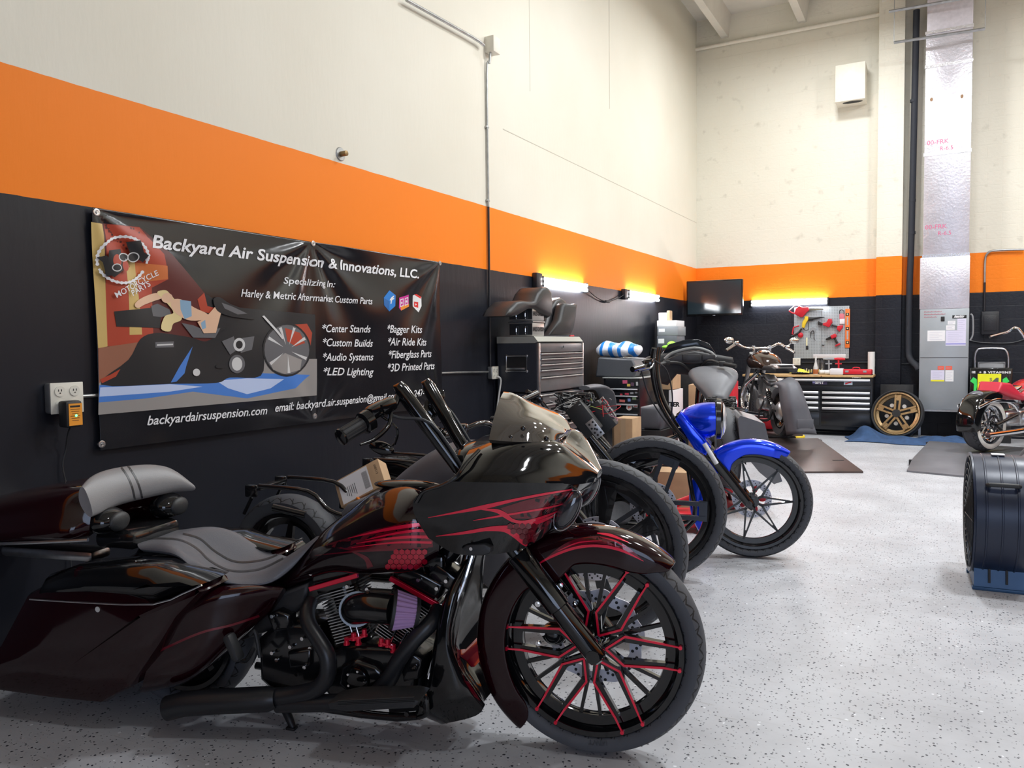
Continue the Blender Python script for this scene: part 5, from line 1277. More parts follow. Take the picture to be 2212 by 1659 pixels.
s1_ = socketbox('socket_box', 'four-outlet socket box on the black wall left of the banner, charger plugged in', (0, 2.385, 1.262), 0.165, 0.15, 'x')
ch = thing('battery_charger', 'small black battery charger with orange label plugged into the left wall socket box', 'charger', (0.068, 2.37, 1.195))
MB().box((0.035, 0, -.01), (0.07, 0.085, 0.13), None, 0.012).build('charger_body', PLAST, ch)
lb = MB().box((0.0712, 0.004, -.012), (0.002, 0.068, 0.108)).build('label_plate', mat('orange_label', (0.85, 0.33, 0.03), 0.5), ch)
q = MB(); q.box((0.0725, 0.002, .028), (.0012, .05, .009))
for k in range(6): q.box((0.0725, 0.002, .014 - k * .011), (.0012, .048 - (k % 3) * .008, .002))
q.build('label_print', INK, lb)
MB().ell((0.073, 0.006, -.018), (0.003, 0.006, 0.006), 12).build('green_light', mat('green_led', (0.1, 1.0, 0.3), 0.4, emit=3), lb)
q = MB(); q.tube([(0.1, 2.372, 1.125), (0.06, 2.38, 1.08), (0.03, 2.385, 1.0), (0.02, 2.372, .92), (0.03, 2.385, .8), (0.02, 2.39, .7), (0.03, 2.39, .35), (.1, 2.35, .02)], 0.004, 6); q.build('cord', PLAST).parent = ch
bpy.data.objects['cord'].matrix_parent_inverse = Matrix.Translation((-0.068, -2.37, -1.195))
socketbox('socket_box', 'socket box at the foot of the black vertical conduit beside the tool chest', (0, 6.69, 1.235), 0.12, 0.12, 'x')
q = MB(); q.tube([(.07, 6.71, 1.2), (.09, 6.74, 1.16), (.07, 6.73, 1.0), (.05, 6.72, .8), (.05, 6.7, .4), (.06, 6.7, .01)], .009, 8)
tag(q.build('electrical_cable', WHITE), 'white power cord hanging from the socket box beside the tool chest', 'cord')
c = WL(735, 333)
q = thing('pipe_stub', 'small capped brass pipe stub with round flange sticking out of the cream wall', 'pipe fitting', (0, c.y, c.z))
MB().lathe([(0, .008), (.045, .008), (.05, .003), (.05, 0), (0, 0)], (0, 0, 0), (1, 0, 0), 28).build('flange', GALV, q)
MB().tube([(0.005, 0, 0), (.06, 0, 0), (.062, 0, 0)], [.02, .02, .014], 12, smooth=0).build('stub', mat('aged_brass', (.25, .17, .08), .4, .8), q)
# ---- LED tubes
LED = mat('led_tube_white', (0.93, 0.96, 1.0), 0.4, emit=42)
def tube(label, a, b, n):
    """a,b wall points, n outward normal"""
    a, b, n = V(a), V(b), V(n); o = thing('tube_light', label, 'lamp', (a + b) / 2, 0, group=None); c = (a + b) / 2; d = (b - a).normalized(); A_, B_ = a - c, b - c
    q = MB(); up_ = V((0, 0, 1))
    q.prism([A_ + up_ * .045 + n * .004, A_ - up_ * .045 + n * .004, A_ - up_ * .03 + n * .035, A_ + up_ * .03 + n * .035], B_ - A_); q.build('housing', WHITE, o)
    for z in (.028, -.028): MB().tube([A_ + n * .05 + up_ * z, B_ + n * .05 + up_ * z], .019, 16, smooth=0).build('led_tube', LED, o)
    q = MB()
    for e, s in ((A_, -1), (B_, 1)): q.box(e + n * .03 + d * s * .012, [abs(d[i]) * .03 + abs(n[i]) * .06 + (0.12 if i == 2 else 0) for i in range(3)], None, .006)
    q.build('end_cap', PLAST, o)
tube('glowing twin tube light on the left wall above the tall tool chest', (0, 7.79, 2.195), (0, 8.99, 2.195), (1, 0, 0))
tube('glowing twin tube light on the left wall nearer the corner television', (0, 10.5, 2.2), (0, 11.8, 2.2), (1, 0, 0))
tube('glowing twin tube light on the back wall above the pegboard', (0.985, YB, 2.185), (2.21, YB, 2.185), (0, -1, 0))
q = MB(); q.box((.03, 7.68, 2.2), (.06, .14, .16), None, .01); tag(q.build('junction_box', DARKBOX), 'black painted box on the left wall at the near end of a tube light', 'junction box')
q = MB(); q.box((.03, 10.38, 2.19), (.06, .14, .14), None, .01); tag(q.build('junction_box', DARKBOX), 'black painted box between the two tube lights of the left wall', 'junction box')
q = MB(); q.tube([(.04, 9.03, 2.18), (.03, 9.35, 2.1), (.03, 9.7, 2.06), (.03, 10.1, 2.12), (.04, 10.32, 2.18)], .006, 8); q.box((.03, 9.72, 2.06), (.03, .14, .03), None, .006)
tag(q.build('electrical_cable', PLAST), 'black cord sagging between the two tube lights on the left wall', 'cord')
# ---- television in the corner
tv = thing('television', 'flat black television mounted high in the back left corner', 'television', (0.36, 13.3, 2.3), 0.02)
A_, B_ = WB(1484, 606, 13.3), WB(1605, 683, 13.3); w_, h_ = abs(B_.x - A_.x), 0.60
tv.location = ((A_.x + B_.x) / 2, 13.3, (A_.z + B_.z) / 2)
MB().box((0, 0, 0), (w_, .06, h_), None, .01).build('casing', BLACKG, tv)
MB().box((0, -.0315, .008), (w_ - .05, .003, h_ - .06)).build('screen', mat('dark_glass_screen', (0.02, 0.035, 0.045), 0.08, spec=.35), tv)
q = MB(); q.box((-.1, .25, 0), (.1, .45, .12), None, .01); q.box((-.1, .55, 0), (.24, .5, .24), None, .01); q.build('wall_bracket', MATTE, tv)
MB().box((0, -.033, -h_ / 2 + .012), (.04, .003, .008)).build('maker_badge', CHROME, tv)
# ---- pegboard and its tools
P0, P1 = WB(1716, 664), WB(1834, 774); P0.x, P1.x, P0.z, P1.z = 1.686, 2.553, 2.095, 1.225
def pegmat():
    M = bpy.data.materials.new('perforated_steel'); M.use_nodes = True; nt = M.node_tree; N, L = nt.nodes, nt.links; b = N['Principled BSDF']; b.inputs['Roughness'].default_value = .45
    tc = N.new('ShaderNodeTexCoord'); vm = N.new('ShaderNodeVectorMath'); vm.operation = 'SCALE'; vm.inputs[3].default_value = 1 / 0.0254; L.new(tc.outputs['Object'], vm.inputs[0])
    fr = N.new('ShaderNodeVectorMath'); fr.operation = 'FRACTION'; L.new(vm.outputs[0], fr.inputs[0]); sp = N.new('ShaderNodeSeparateXYZ'); L.new(fr.outputs[0], sp.inputs[0])
    def mt(op, a, b_=None):
        q = N.new('ShaderNodeMath'); q.operation = op
        for i, x in enumerate((a, b_)):
            if x is None: continue
            if isinstance(x, (int, float)): q.inputs[i].default_value = x
            else: L.new(x, q.inputs[i])
        return q.outputs[0]
    dx = mt('POWER', mt('ABSOLUTE', mt('SUBTRACT', sp.outputs[0], .5)), 2.0); dz = mt('POWER', mt('ABSOLUTE', mt('SUBTRACT', sp.outputs[2], .5)), 2.0)
    g = mt('LESS_THAN', mt('ADD', dx, dz), 0.045)
    mx = N.new('ShaderNodeMix'); mx.data_type = 'RGBA'; L.new(g, mx.inputs[0]); mx.inputs[6].default_value = (.42, .46, .49, 1); mx.inputs[7].default_value = (.12, .13, .14, 1); L.new(mx.outputs[2], b.inputs['Base Color'])
    return M
peg = MB(); PM = pegmat()
peg.box2((P0.x, YB - .03, P1.z), ((P0.x + P1.x) / 2 - .002, YB - .006, P0.z), .003); peg.box2(((P0.x + P1.x) / 2 + .002, YB - .03, P1.z), (P1.x, YB - .006, P0.z), .003)
pgo = tag(peg.build('pegboard', PM), 'grey perforated metal pegboard on the black back wall with hanging tools', 'pegboard')
def K(zx, zy, y=YB - .06): return WB(1680 + zx / 11.06, 640 + zy / 11.06, y)
def pslab(mb, pts, y0, y1, rnd=.006, mi=None):
    P = [K(*p, (y0 + y1) / 2) for p in pts]; slab(mb, P, y0, y1, rnd, mi=mi); return mb
PLb = PLAST
Y1, Y2 = YB - .11, YB - .032
o = thing('leaf_blower', 'red electric leaf blower with silver nozzle hanging at the pegboard top left', 'leaf blower', K(520, 380))
def TP(mb, name, m, o_, **k):
    for v in mb.b.verts: v.co -= V(o_.location)
    return mb.build(name, m, o_, **k)
TP(pslab(MB(), [(400, 420), (440, 300), (520, 230), (600, 260), (740, 250), (750, 340), (680, 400), (600, 500), (540, 500)], Y1, Y2, .015), 'blower_body', REDPL, o)
TP(MB().tube([K(745, 300), K(1090, 300)], [.03, .022], 14, smooth=0), 'nozzle', STEEL, o)
TP(MB().tube([K(270, 340), K(420, 210), K(520, 230), K(590, 380)], .008, 8, smooth=0), 'handle', WHITE, o); TP(MB().tube([K(270, 345), K(350, 400), K(450, 410)], .012, 8), 'grip', REDPL, o)
o = thing('power_drill', 'yellow corded drill with long black bit hanging below the red leaf blower', 'drill', K(700, 560))
TP(pslab(MB(), [(580, 740), (590, 620), (640, 540), (650, 480), (730, 480), (740, 560), (690, 620), (640, 760)], Y1 + .02, Y2, .012), 'drill_body', YEL, o)
TP(MB().tube([K(735, 540), K(830, 540), K(850, 530), K(1010, 505), K(1120, 500)], [.03, .03, .022, .014, .006], 12, smooth=0), 'chuck', MATTE, o); TP(MB().tube([K(610, 760), K(650, 810), K(720, 800), K(740, 700), K(720, 620)], .005, 6), 'cord', PLAST, o)
o = thing('impact_driver', 'red cordless driver with black battery hanging at the pegboard centre right', 'power tool', K(1250, 640))
TP(pslab(MB(), [(1075, 690), (1090, 640), (1170, 620), (1210, 540), (1290, 540), (1310, 620), (1260, 700), (1230, 745)], Y1, Y2, .012), 'tool_body', REDPL, o)
TP(pslab(MB(), [(960, 590), (1070, 640), (1060, 700), (965, 680)], Y1 + .02, Y2, .01), 'nose', MATTE, o); TP(MB().tube([K(1290, 690), K(1440, 730)], .016, 10, smooth=0), 'handle', PLAST, o)
TP(pslab(MB(), [(1410, 790), (1430, 710), (1560, 690), (1560, 740), (1480, 850)], Y1 + .02, Y2, .01), 'battery', REDPL, o)
o = thing('cordless_drill', 'red cordless drill with black chuck hanging lower right on the pegboard', 'drill', K(1330, 980))
TP(pslab(MB(), [(1260, 940), (1370, 890), (1410, 930), (1400, 980), (1290, 1020)], Y1, Y2, .012), 'drill_body', REDPL, o); TP(MB().tube([K(1270, 985), K(1210, 1010), K(1150, 1035)], [.022, .02, .012], 12, smooth=0), 'chuck', MATTE, o)
TP(MB().tube([K(1350, 990), K(1430, 1130)], .017, 10, smooth=0), 'handle', PLAST, o); TP(pslab(MB(), [(1370, 1170), (1490, 1115), (1505, 1145), (1385, 1205)], Y1 + .01, Y2, .01), 'battery', REDPL, o)
o = thing('reciprocating_saw', 'red and black cordless saw hanging at the pegboard lower left edge', 'power tool', K(450, 880))
TP(MB().tube([K(510, 705), K(380, 745), K(345, 900), K(450, 920)], .012, 8, smooth=0), 'handle', REDPL, o); TP(MB().tube([K(330, 960), K(500, 880), K(570, 770)], [.016, .022, .012], 10, smooth=0), 'saw_body', MATTE, o); TP(MB().ell(K(545, 930), (.045, .035, .045)), 'battery', REDPL, o)
o = thing('spirit_level', 'tall orange spirit level hanging at the pegboard right edge', 'level', K(1665, 760, YB - .03))
q = MB(); q.box2(K(1615, 300, YB - .05), K(1720, 1230, YB - .028), .004); TP(q, 'level_body', mat('orange_level_paint', (0.9, 0.2, 0.03), .4), o)
q = MB()
for zy in (430, 770, 1105): q.box(K(1665, zy, YB - .051), (.05, .006, .045), None, .002)
TP(q, 'vial_window', INK, o); q = MB()
for zy in (430, 770, 1105): q.ell(K(1665, zy, YB - .055), (.012, .004, .012), 12)
TP(q, 'vial', mat('pale_vial', (.8, .75, .4), .3), o)
q = MB()
for za, zb in ((500, 690), (830, 1030)): q.box2(K(1650, za, YB - .0515), K(1685, zb, YB - .05))
TP(q, 'slot', PM, o)
o = thing('tie_down_pack', 'black hook with white and red packet hanging at the pegboard top right', 'packet', K(1530, 500))
TP(MB().tube([K(1480, 420), K(1480, 350), K(1530, 325), K(1580, 360), K(1580, 420)], .006, 8), 'hook', MATTE, o); TP(MB().box2(K(1475, 415, YB - .05), K(1590, 540, YB - .03), .003), 'red_card', mat('pink_red_card', (.75, .2, .25), .5), o); TP(MB().box2(K(1478, 540, YB - .05), K(1600, 660, YB - .03), .003), 'white_card', PAPER, o)
o = thing('feeler_gauge', 'round grey gauge with two dangling black hooks on the pegboard middle', 'gauge', K(840, 810))
TP(MB().cyl(K(840, 810, YB - .05), K(840, 810, YB - .03), .05, n=24), 'dial', GREYP, o); TP(MB().tube([K(780, 990), K(800, 860), K(840, 820), K(865, 860), K(870, 1020), K(900, 1055)], .005, 6), 'hooks', MATTE, o)
o = thing('utility_knife', 'slim cream handled knife hanging on the pegboard lower left', 'knife', K(690, 1100))
TP(MB().box2(K(675, 985, YB - .04), K(710, 1185, YB - .028), .003), 'handle', mat('cream_plastic', (.8, .76, .5), .5), o); TP(MB().box2(K(670, 1180, YB - .04), K(735, 1275, YB - .028), .004), 'head', MATTE, o)
q = MB(); q.box2(K(845, 1385, YB - .04), K(1625, 1475, YB - .024), .004); tag(q.build('tool_strip', mat('pale_strip', (.7, .68, .7), .45)), 'long plain pale grey strip along the pegboard bottom edge', 'strip')
q = MB(); q.box(K(1085, 1165, YB - .04), (.035, .03, .01), None, .002); tag(q.build('peg_hook', MATTE), 'tiny black hook alone on the lower middle of the pegboard', 'hook')
# sockets over the bench
socketbox('socket_box', 'cream socket box on the black back wall under the pegboard left corner', WB(1722, 781, YB), .12, .12, 'y')
socketbox('socket_box', 'cream socket box on the black back wall behind the bench right end', WB(1897, 783, YB), .12, .13, 'y')
q = MB(); q.tube([WB(1732, 783, YB - .02), WB(1888, 783, YB - .02)], .012, 10, smooth=0); q.tube([WB(1907, 787, YB - .02), WB(1988, 785, YB - .02)], .012, 10, smooth=0)
tag(q.build('conduit', DARKBOX), 'black painted conduit running level behind the workbench', 'conduit')
# ---- white vent hood, pipes, duct, air handler
o = thing('vent_hood', 'white square vent hood with a dark hole in its underside, high on the back wall', 'vent hood', WB(1838, 185, YB - .2))
vh = MB(); a, b = WB(1805, 142, YB - .38), WB(1868, 212, YB - .38)
w2, zt, zb = (b.x - a.x) / 2 * 1.02, (a.z - b.z) / 2, (a.z - b.z) / 2
cx, cz = (a.x + b.x) / 2, (a.z + b.z) / 2; o.location = (cx, YB, cz)
vh.box2((-w2, -.38, -zb), (w2, 0, zt), .006); vh.build('hood', CREAM, o)
MB().ell((.03, -.26, -zb - .001), (.15, .07, .004), 20).build('hole', INK, o)
q = MB(); q.tube([WB(1980, 22, YB - .15), WB(1969, 500, YB - .15), WB(1965, 610, YB - .15), WB(1963, 745, YB - .15), WB(1966, 775, YB - .2), WB(1980, 790, YB - .34), V((3.585, YB - .36, 1.06))], .047, 18)
for y_ in (215, 430, 500): q.tube([WB(1976 - y_ * .012, y_, YB - .15), WB(1976 - y_ * .012, y_ + 6, YB - .15)], .05, 18, smooth=0)
tag(q.build('insulated_pipe', mat('black_foam_insulation', (.03, .034, .045), .7, bump=.1)), 'tall black insulated pipe running down the back wall beside the foil duct', 'pipe')
ah = thing('air_handler', 'tall grey air handler cabinet with paper notices, standing under the foil duct', 'air handler', (3.925, 13.6, 0))
ax0, ax1, az0, az1 = 3.60 - 3.925, 4.25 - 3.925, .46, 1.98
MB().box2((ax0, -.05, az0), (ax1, .5, az1), .004).build('cabinet', FURN, ah)
q = MB(); q.box2((ax0 + .01, -.053, 1.245), (ax1 - .01, -.049, 1.25)); q.build('panel_seam', INK, ah)
def A2(zx, zy, y=-.054): p = WB(1980 + zx / 8.29, 660 + zy / 8.29, 13.6 + y); return V((p.x - 3.925, y, p.z))
def pan(name, a, b, m, d=.0015):
    p, q_ = A2(*a), A2(*b); return MB().box2((p.x, -.0505 - d, q_.z), (q_.x, -.0495, p.z)).build(name, m, ah)
l1 = pan('maker_plate', (640, 175), (895, 225), INK)
q = MB(); p = A2(672, 216); q.text('Ameristar', .05, lambda x, y: V((p.x + x * .62, -.0535, p.z + y)), shear=.3, bold=.004); q.build('plate_text', LETTER, l1)
NB = mat('notice_print', (.35, .35, .5), .7)
def notice(a, b, m, lines=4, extra=None):
    n_ = pan('notice', a, b, m, .002); p, q_ = A2(*a), A2(*b); t_ = MB()
    for k in range(lines):
        z = p.z + (q_.z - p.z) * (k + 1) / (lines + 1); t_.box2((p.x + (q_.x - p.x) * .12, -.0532, z - .0015), (p.x + (q_.x - p.x) * (.85 - .2 * (k % 2)), -.052, z + .0015))
    t_.build('notice_print', NB, n_)
    if extra:
        e = pan('notice_band', *extra[0], extra[1], .0035); 
notice((195, 450), (508, 635), PAPER, 5); notice((558, 275), (695, 340), PAPER, 2); notice((530, 355), (685, 435), PAPER, 3)
notice((730, 235), (885, 440), mat('lilac_paper', (.68, .66, .82), .6), 5); notice((522, 448), (880, 718), mat('lilac_paper', (.68, .66, .82), .6), 7, (((522, 680), (880, 693)), mat('blue_rule', (.2, .2, .6), .6)))
notice((378, 1085), (490, 1150), mat('orange_red_sticker', (.85, .12, .06), .5), 2); notice((520, 1085), (635, 1150), mat('orange_red_sticker', (.85, .12, .06), .5), 2)
notice((255, 1160), (495, 1360), mat('lilac_paper', (.68, .66, .82), .6), 5, (((255, 1330), (495, 1362)), mat('yellow_band', (.85, .8, .05), .6))); notice((515, 1160), (660, 1362), PAPER, 5)
p = A2(468, 238); sw = MB().box((p.x, -.055, p.z), (.05, .012, .07), None, .003).build('switch', INK, ah)
q = MB(); p = A2(125, 150)
for k, n_ in enumerate((15, 18, 11)):
    for j in range(n_): q.box((p.x + .012 + j * .016, -.0525, p.z + .03 - k * .04 + .003 * math.sin(j * 2.3)), (.009, .002, .010 + .004 * (j % 3 == 0)), Matrix.Rotation(.4 * math.sin(j * 1.7), 3, 'Y'))
q.build('red_handwriting', mat('red_marker', (.5, .12, .16), .6), ah)
st = MB()
for x in (ax0 + .012, ax1 - .012):
    for y in (-.04, .48): st.box2((x - .012, y - .012, 0), (x + .012, y + .012, az0))
for y in (-.04, .48): st.box2((ax0, y - .012, az0 - .03), (ax1, y + .012, az0 - .002))
st.build('stand', STEEL, ah)
q = MB(); q.tube([(ax1 + .02, .1, 1.9), (ax1 + .05, .1, 1.85), (ax1 + .055, .1, 1.6), (ax1 + .02, .1, 1.5)], .012, 8); q.build('side_hose', GREYP, ah)
du = thing('foil_duct', 'tall silver foil-faced square duct rising from the air handler to the ceiling', 'duct', (3.925, 13.62, 1.98))
dk = MB(); d0 = MB(); d0.box2((-.335, -.07, 0), (.325, .44, .78), .01, 0); d0.box2((-.30, -.05, .78), (.31, .42, 4.1), .008, 0); d0.box2((-.29, -.04, 4.1), (.31, .41, 5.1), .008, 1)
d0.build('duct_section', [FOIL, mat('worn_duct_board', (.62, .58, .62), .5, .2, noise=.1)], du)
for z in (.30, .78, 2.30, 3.6, 4.1):
    q = MB(); q.box2((-.31, -.056, z), (.318, -.048, z + .045)); q.build('foil_tape', mat('foil_tape_strip', (.8, .8, .84), .2, .9, bump=.3, bscale=60), du)
RI = mat('red_stencil_ink', (.62, .12, .25), .6)
for (px_, py_) in ((2002, 318), (1998, 500)):
    q = MB(); p = WB(px_, py_ - 4, 13.57); q.text('00-FRK', .095, lambda x, y: V((p.x - 3.925 + x, -.0515, p.z - 1.98 + y))); q.text('R-6.5', .085, lambda x, y: V((p.x - 3.925 + x + .17, -.0515, p.z - 1.98 + y - .1))); q.build('stencil_lettering', RI, du)
q = MB()
for px_, py_ in ((2012, 215), (2078, 208)): p = WB(px_, py_, 13.57); q.ell((p.x - 3.925, -.05, p.z - 1.98), (.022, .004, .03), 10)
q.build('torn_spot', mat('torn_brown', (.3, .18, .1), .8), du)
for k, (l, a, b) in enumerate((('upper grey strut bar under the ceiling in front of the foil duct', (1920, 25), (2085, -4)), ('lower grey strut bar hanging across the foil duct near the ceiling', (1931, 92), (2128, 62)))):
    o = thing('strut_bar', l, 'bar', (0, 0, 0)); p, q_ = WB(*a, 13.3), WB(*b, 13.3); o.location = p
    MB().tube([(0, 0, 0), q_ - p], .022, 4, smooth=0).build('channel', GALV, o)
    if k:
        for x_ in (p, q_): MB().tube([x_ - p, x_ - p + V((0, 0, YB - YB + (6.9 - x_.z)))], .006, 6, smooth=0).build('hanger_rod', GALV, o)
q = MB(); q.tube([WB(2212, 539, YB - .05), WB(2150, 541, YB - .05), WB(2133, 548, YB - .04), WB(2128, 565, YB - .03), WB(2127, 610, YB - .03)], .016, 12, mi=0); q.tube([WB(2127, 610, YB - .03), WB(2126, 672, YB - .03)], .016, 12, smooth=0, mi=1)
tag(q.build('conduit', [GALV, DARKBOX]), 'conduit bending down the back wall right of the foil duct to a black box', 'conduit')
o = thing('breaker_panel', 'black painted breaker panel on the back wall right of the air handler', 'electrical panel', WB(2138, 698, YB)); o.location.y = YB
a, b = WB(2120, 674, YB - .1), WB(2157, 723, YB - .1); w2, h2 = (b.x - a.x) / 2, (a.z - b.z) / 2
MB().box((0, -.05, 0), (w2 * 2, .1, h2 * 2), None, .006).build('panel_box', DARKBOX, o); MB().box((0, -.106, 0), (w2 * 1.45, .012, h2 * 1.35), None, .004).build('panel_door', DARKBOX, o)
q = MB(); q.tube([WB(2093, 735, YB - .02), WB(2120, 740, YB - .02), WB(2180, 741, YB - .02), WB(2215, 733, YB - .02)], .01, 8); tag(q.build('electrical_cable', DARKBOX), 'black cable sagging along the back wall under the breaker panel', 'cord')
# ============================================================ the far bikes on their lifts
def mirror_pts(L_): return [V((p.x, -p.y, p.z)) for p in L_]
# ---- lift plates
BRPL = mat('brown_steel_plate', (0.10, 0.075, 0.07), 0.32, 0.5, noise=0.3, nscale=3); GRPL = mat('grey_steel_plate', (0.22, 0.22, 0.24), 0.35, 0.5, noise=0.2, nscale=3)
def plate(label, nr, nl, fr, z, m, th=.02, k=.22):
    nr, nl, fr = V(nr), V(nl), V(fr); fl_ = nl + (fr - nr)
    o = thing('lift_plate', label, 'lift plate', (nr.x, nr.y, 0)); a = V((nr.x, nr.y, 0)); 
    nrf, nlf = nr.lerp(fr, k), nl.lerp(fl_, k); rows = []
    for dz in (0, -th):
        rows.append([V((p.x, p.y, zz + dz)) - a for p, zz in ((nr, th + .001), (nrf, z), (fr, z), (fl_, z), (nlf, z), (nl, th + .001))])
    q = MB(); A = [q.b.verts.new(p) for p in rows[0]]; B = [q.b.verts.new(p) for p in rows[1]]
    for X, s in ((A, 1), (B, -1)):
        for f in ((X[0], X[1], X[4], X[5]), (X[1], X[2], X[3], X[4])): q.b.faces.new(f if s > 0 else tuple(reversed(f)))
    for i in range(6): q.b.faces.new((A[i], B[i], B[(i + 1) % 6], A[(i + 1) % 6]))
    q.build('deck', m, o, smooth=30)
    q = MB()
    for u, v_ in ((.25, .12), (.75, .9)):
        p = (nrf.lerp(nlf, .5) + (fr - nr) * v_ * .5) - a; p.z = z
    p = nr.lerp(nl, .22).lerp(fr.lerp(fl_, .22), .12) - a; q.box((p.x, p.y, z * .56 + th * .5), (.12, .05, .004), math.atan2((nl - nr).y, (nl - nr).x) - PI)
    q.build('slot', INK, o)
    q = MB()
    for p in (nrf, fr, fl_, nlf): q.box2((p.x - a.x - .04, p.y - a.y - .04, 0), (p.x - a.x + .04, p.y - a.y + .04, z - th))
    q.build('foot', MATTE, o)
    return o
plate('rusty brown steel lift plate on the floor under the chrome-barred motorcycle', (3.125, 9.77, 0), (2.24, 9.35, 0), (2.42, 11.42, 0), .19, BRPL, k=.97)
plate('grey steel lift plate on the floor under the red motorcycle', (4.75, 9.75, 0), (3.56, 10.05, 0), (4.95, 12.25, 0), .09, GRPL)
# ---- chrome-barred motorcycle seen from behind
def awayframe(rear, ang, wb, z): return Frame(rear[0] + wb * math.cos(ang), rear[1] + wb * math.sin(ang), ang, z)
FF = awayframe((2.02, 11.31), math.radians(119), 1.62, .20)
ltb = thing('lift_table', 'dark steel lift table carrying the chrome-barred motorcycle behind the brown ramp', 'lift', (1.50, 12.35, 0), math.radians(29))
MB().box((0, 0, .185), (.62, 1.7, .03), None, .004).build('table_top', BRPL, ltb); MB().box((0, 0, .08), (.5, 1.5, .15), None, .01).build('table_base', MATTE, ltb)
BF = thing('motorcycle', 'chrome-barred motorcycle with dark brown tank and raw grey rear mudguard, before the workbench', 'motorcycle', FF.loc, FF.ang)
rearwheel(BF, -1.62, .36, .24, .24)
def X(px, py, x): return FF.TX(px, py, x)
# big grey mudguard: arch plus wide flared tail
q = MB(); rows = []
for k, (px0, py0, px1, py1, x) in enumerate(((1672, 832, 1702, 812, -1.45), (1676, 826, 1718, 812, -1.75), (1690, 832, 1735, 826, -1.98), (1694, 868, 1750, 862, -2.08), (1702, 905, 1763, 900, -2.10), (1708, 938, 1775, 936, -2.14))):
    a, b = X(px0, py0, x), X(px1, py1, x); c = (a + b) / 2; row = []
    for j in range(13):
        t = j / 12 * 2 - 1; p = c + (b - a) * .5 * t; e = abs(t) ** 4
        p = p + V((0.16 * e, 0, -0.03 * e)); row.append(p)
    rows.append(row)
R2 = []
for j in range(13): R2.append(spline([r[j] for r in rows], 4))
q.grid(R2); lab(q.build('rear_mudguard', PRIMER, BF, solid=.008), 'raw grey fibreglass mudguard')
q = MB(); a, b = X(1722, 906, -2.118), X(1757, 925, -2.118); q.box((a + b) / 2 + V((-.004, 0, 0)), (.008, abs(a.y - b.y), abs(a.z - b.z)), None, .003); q.build('plate_recess', PRIMER, BF)
c = X(1684, 888, -1.62); q = MB(); q.lathe([(0, .05), (.06, .05), (.10, .03), (.13, 0), (.13, -.04), (0, -.04)], (c.x, c.y, c.z), (0, 1, 0), 32)
q.box((c.x + .1, c.y + .01, c.z + .02), (.24, .06, .10), None, .02); q.build('final_drive', ALU, BF)
q = MB(); q.tube([X(1658, 842, -1.2), X(1668, 875, -1.45)], .03, 14, smooth=0, mi=0)
for k in range(6):
    t = .2 + k * .12; p = X(1658, 842, -1.2).lerp(X(1668, 875, -1.45), t); q.tube([p, p + (X(1668, 875, -1.45) - X(1658, 842, -1.2)) * .05], .042, 14, smooth=0, mi=1)
q.build('shock_absorber', [CHROME, MATTE], BF)
sx = [[(-.50, 0, .0)]]
def off(F, px, py, x, dy=0): p = F.TX(px, py, x); return p
tc = X(1645, 775, -.75); tw = .19
rails(FF, 'fuel_tank', [
    [(-1.08, 0, tc.z - .12), (-.95, 0, tc.z + .02), (-.72, 0, tc.z + .10), (-.48, 0, tc.z + .08), (-.32, 0, tc.z + .0)],
    [(-1.08, -.05, tc.z - .13), (-.95, -.12, tc.z - .01), (-.72, -.16, tc.z + .07), (-.48, -.14, tc.z + .05), (-.32, -.06, tc.z - .01)],
    [(-1.07, -.06, tc.z - .15), (-.95, -.17, tc.z - .08), (-.72, -.23, tc.z - .04), (-.48, -.2, tc.z - .03), (-.32, -.07, tc.z - .03)],
    [(-1.06, -.04, tc.z - .17), (-.95, -.12, tc.z - .16), (-.72, -.18, tc.z - .15), (-.48, -.14, tc.z - .13), (-.32, -.05, tc.z - .06)],
    [(-1.06, 0, tc.z - .16), (-.95, 0, tc.z - .14), (-.72, 0, tc.z - .13), (-.48, 0, tc.z - .11), (-.32, 0, tc.z - .06)]], [mat('dark_brown_paint', (.03, .016, .012), .12, .2, .8)], BF, px=False)
q = MB(); q.ell((-.66, 0, tc.z + .10), (.17, .085, .03)); q.build('tank_dash', CHROME, BF)
q = MB()
for s in (-1, 1): q.tube([(-.95, s * .165, tc.z - .05), (-.72, s * .222, tc.z - .005), (-.5, s * .19, tc.z + .01)], .008, 8)
q.build('tank_trim', CHROME, BF)
st_ = X(1700, 798, -1.5)
q = MB(); slab(q, [(-1.05, st_.z - .02), (-1.3, st_.z - .03), (-1.62, st_.z - .04), (-1.66, st_.z + .02), (-1.5, st_.z + .06), (-1.15, st_.z + .05)], -.17, .17, .035); q.build('seat', LEATHB, BF, smooth=60)
q = MB(); q.box((-1.4, -.02, st_.z + .065), (.34, .2, .012), .1, .004); lab(q.build('seat_cloth', PAPER, BF), 'white cloth lying on the seat')
q = MB(); hx = -.42; hz = X(1645, 748, hx).z
hb_ = [X(1568, 757, -.62), X(1590, 742, -.48), X(1608, 751, hx), X(1628, 752, hx), X(1645, 752, hx), X(1663, 751, hx), X(1682, 743, -.48), X(1700, 752, -.58), X(1716, 762, -.68)]
q.tube(hb_[1:8], .02, 12); q.tube([hb_[7], hb_[8]], .022, 12, smooth=0); q.tube([hb_[1], hb_[0]], .022, 12, smooth=0)
q.box(hb_[7] + V((0, 0, .01)), (.07, .07, .06), None, .015); q.box(hb_[1] + V((0, 0, .01)), (.07, .07, .06), None, .015)
for k in (3, 5): q.tube([hb_[k] + V((0, 0, .03)), hb_[k] + V((.04, 0, -.2))], .025, 12, smooth=0)
q.build('handlebar', CHROME, BF)
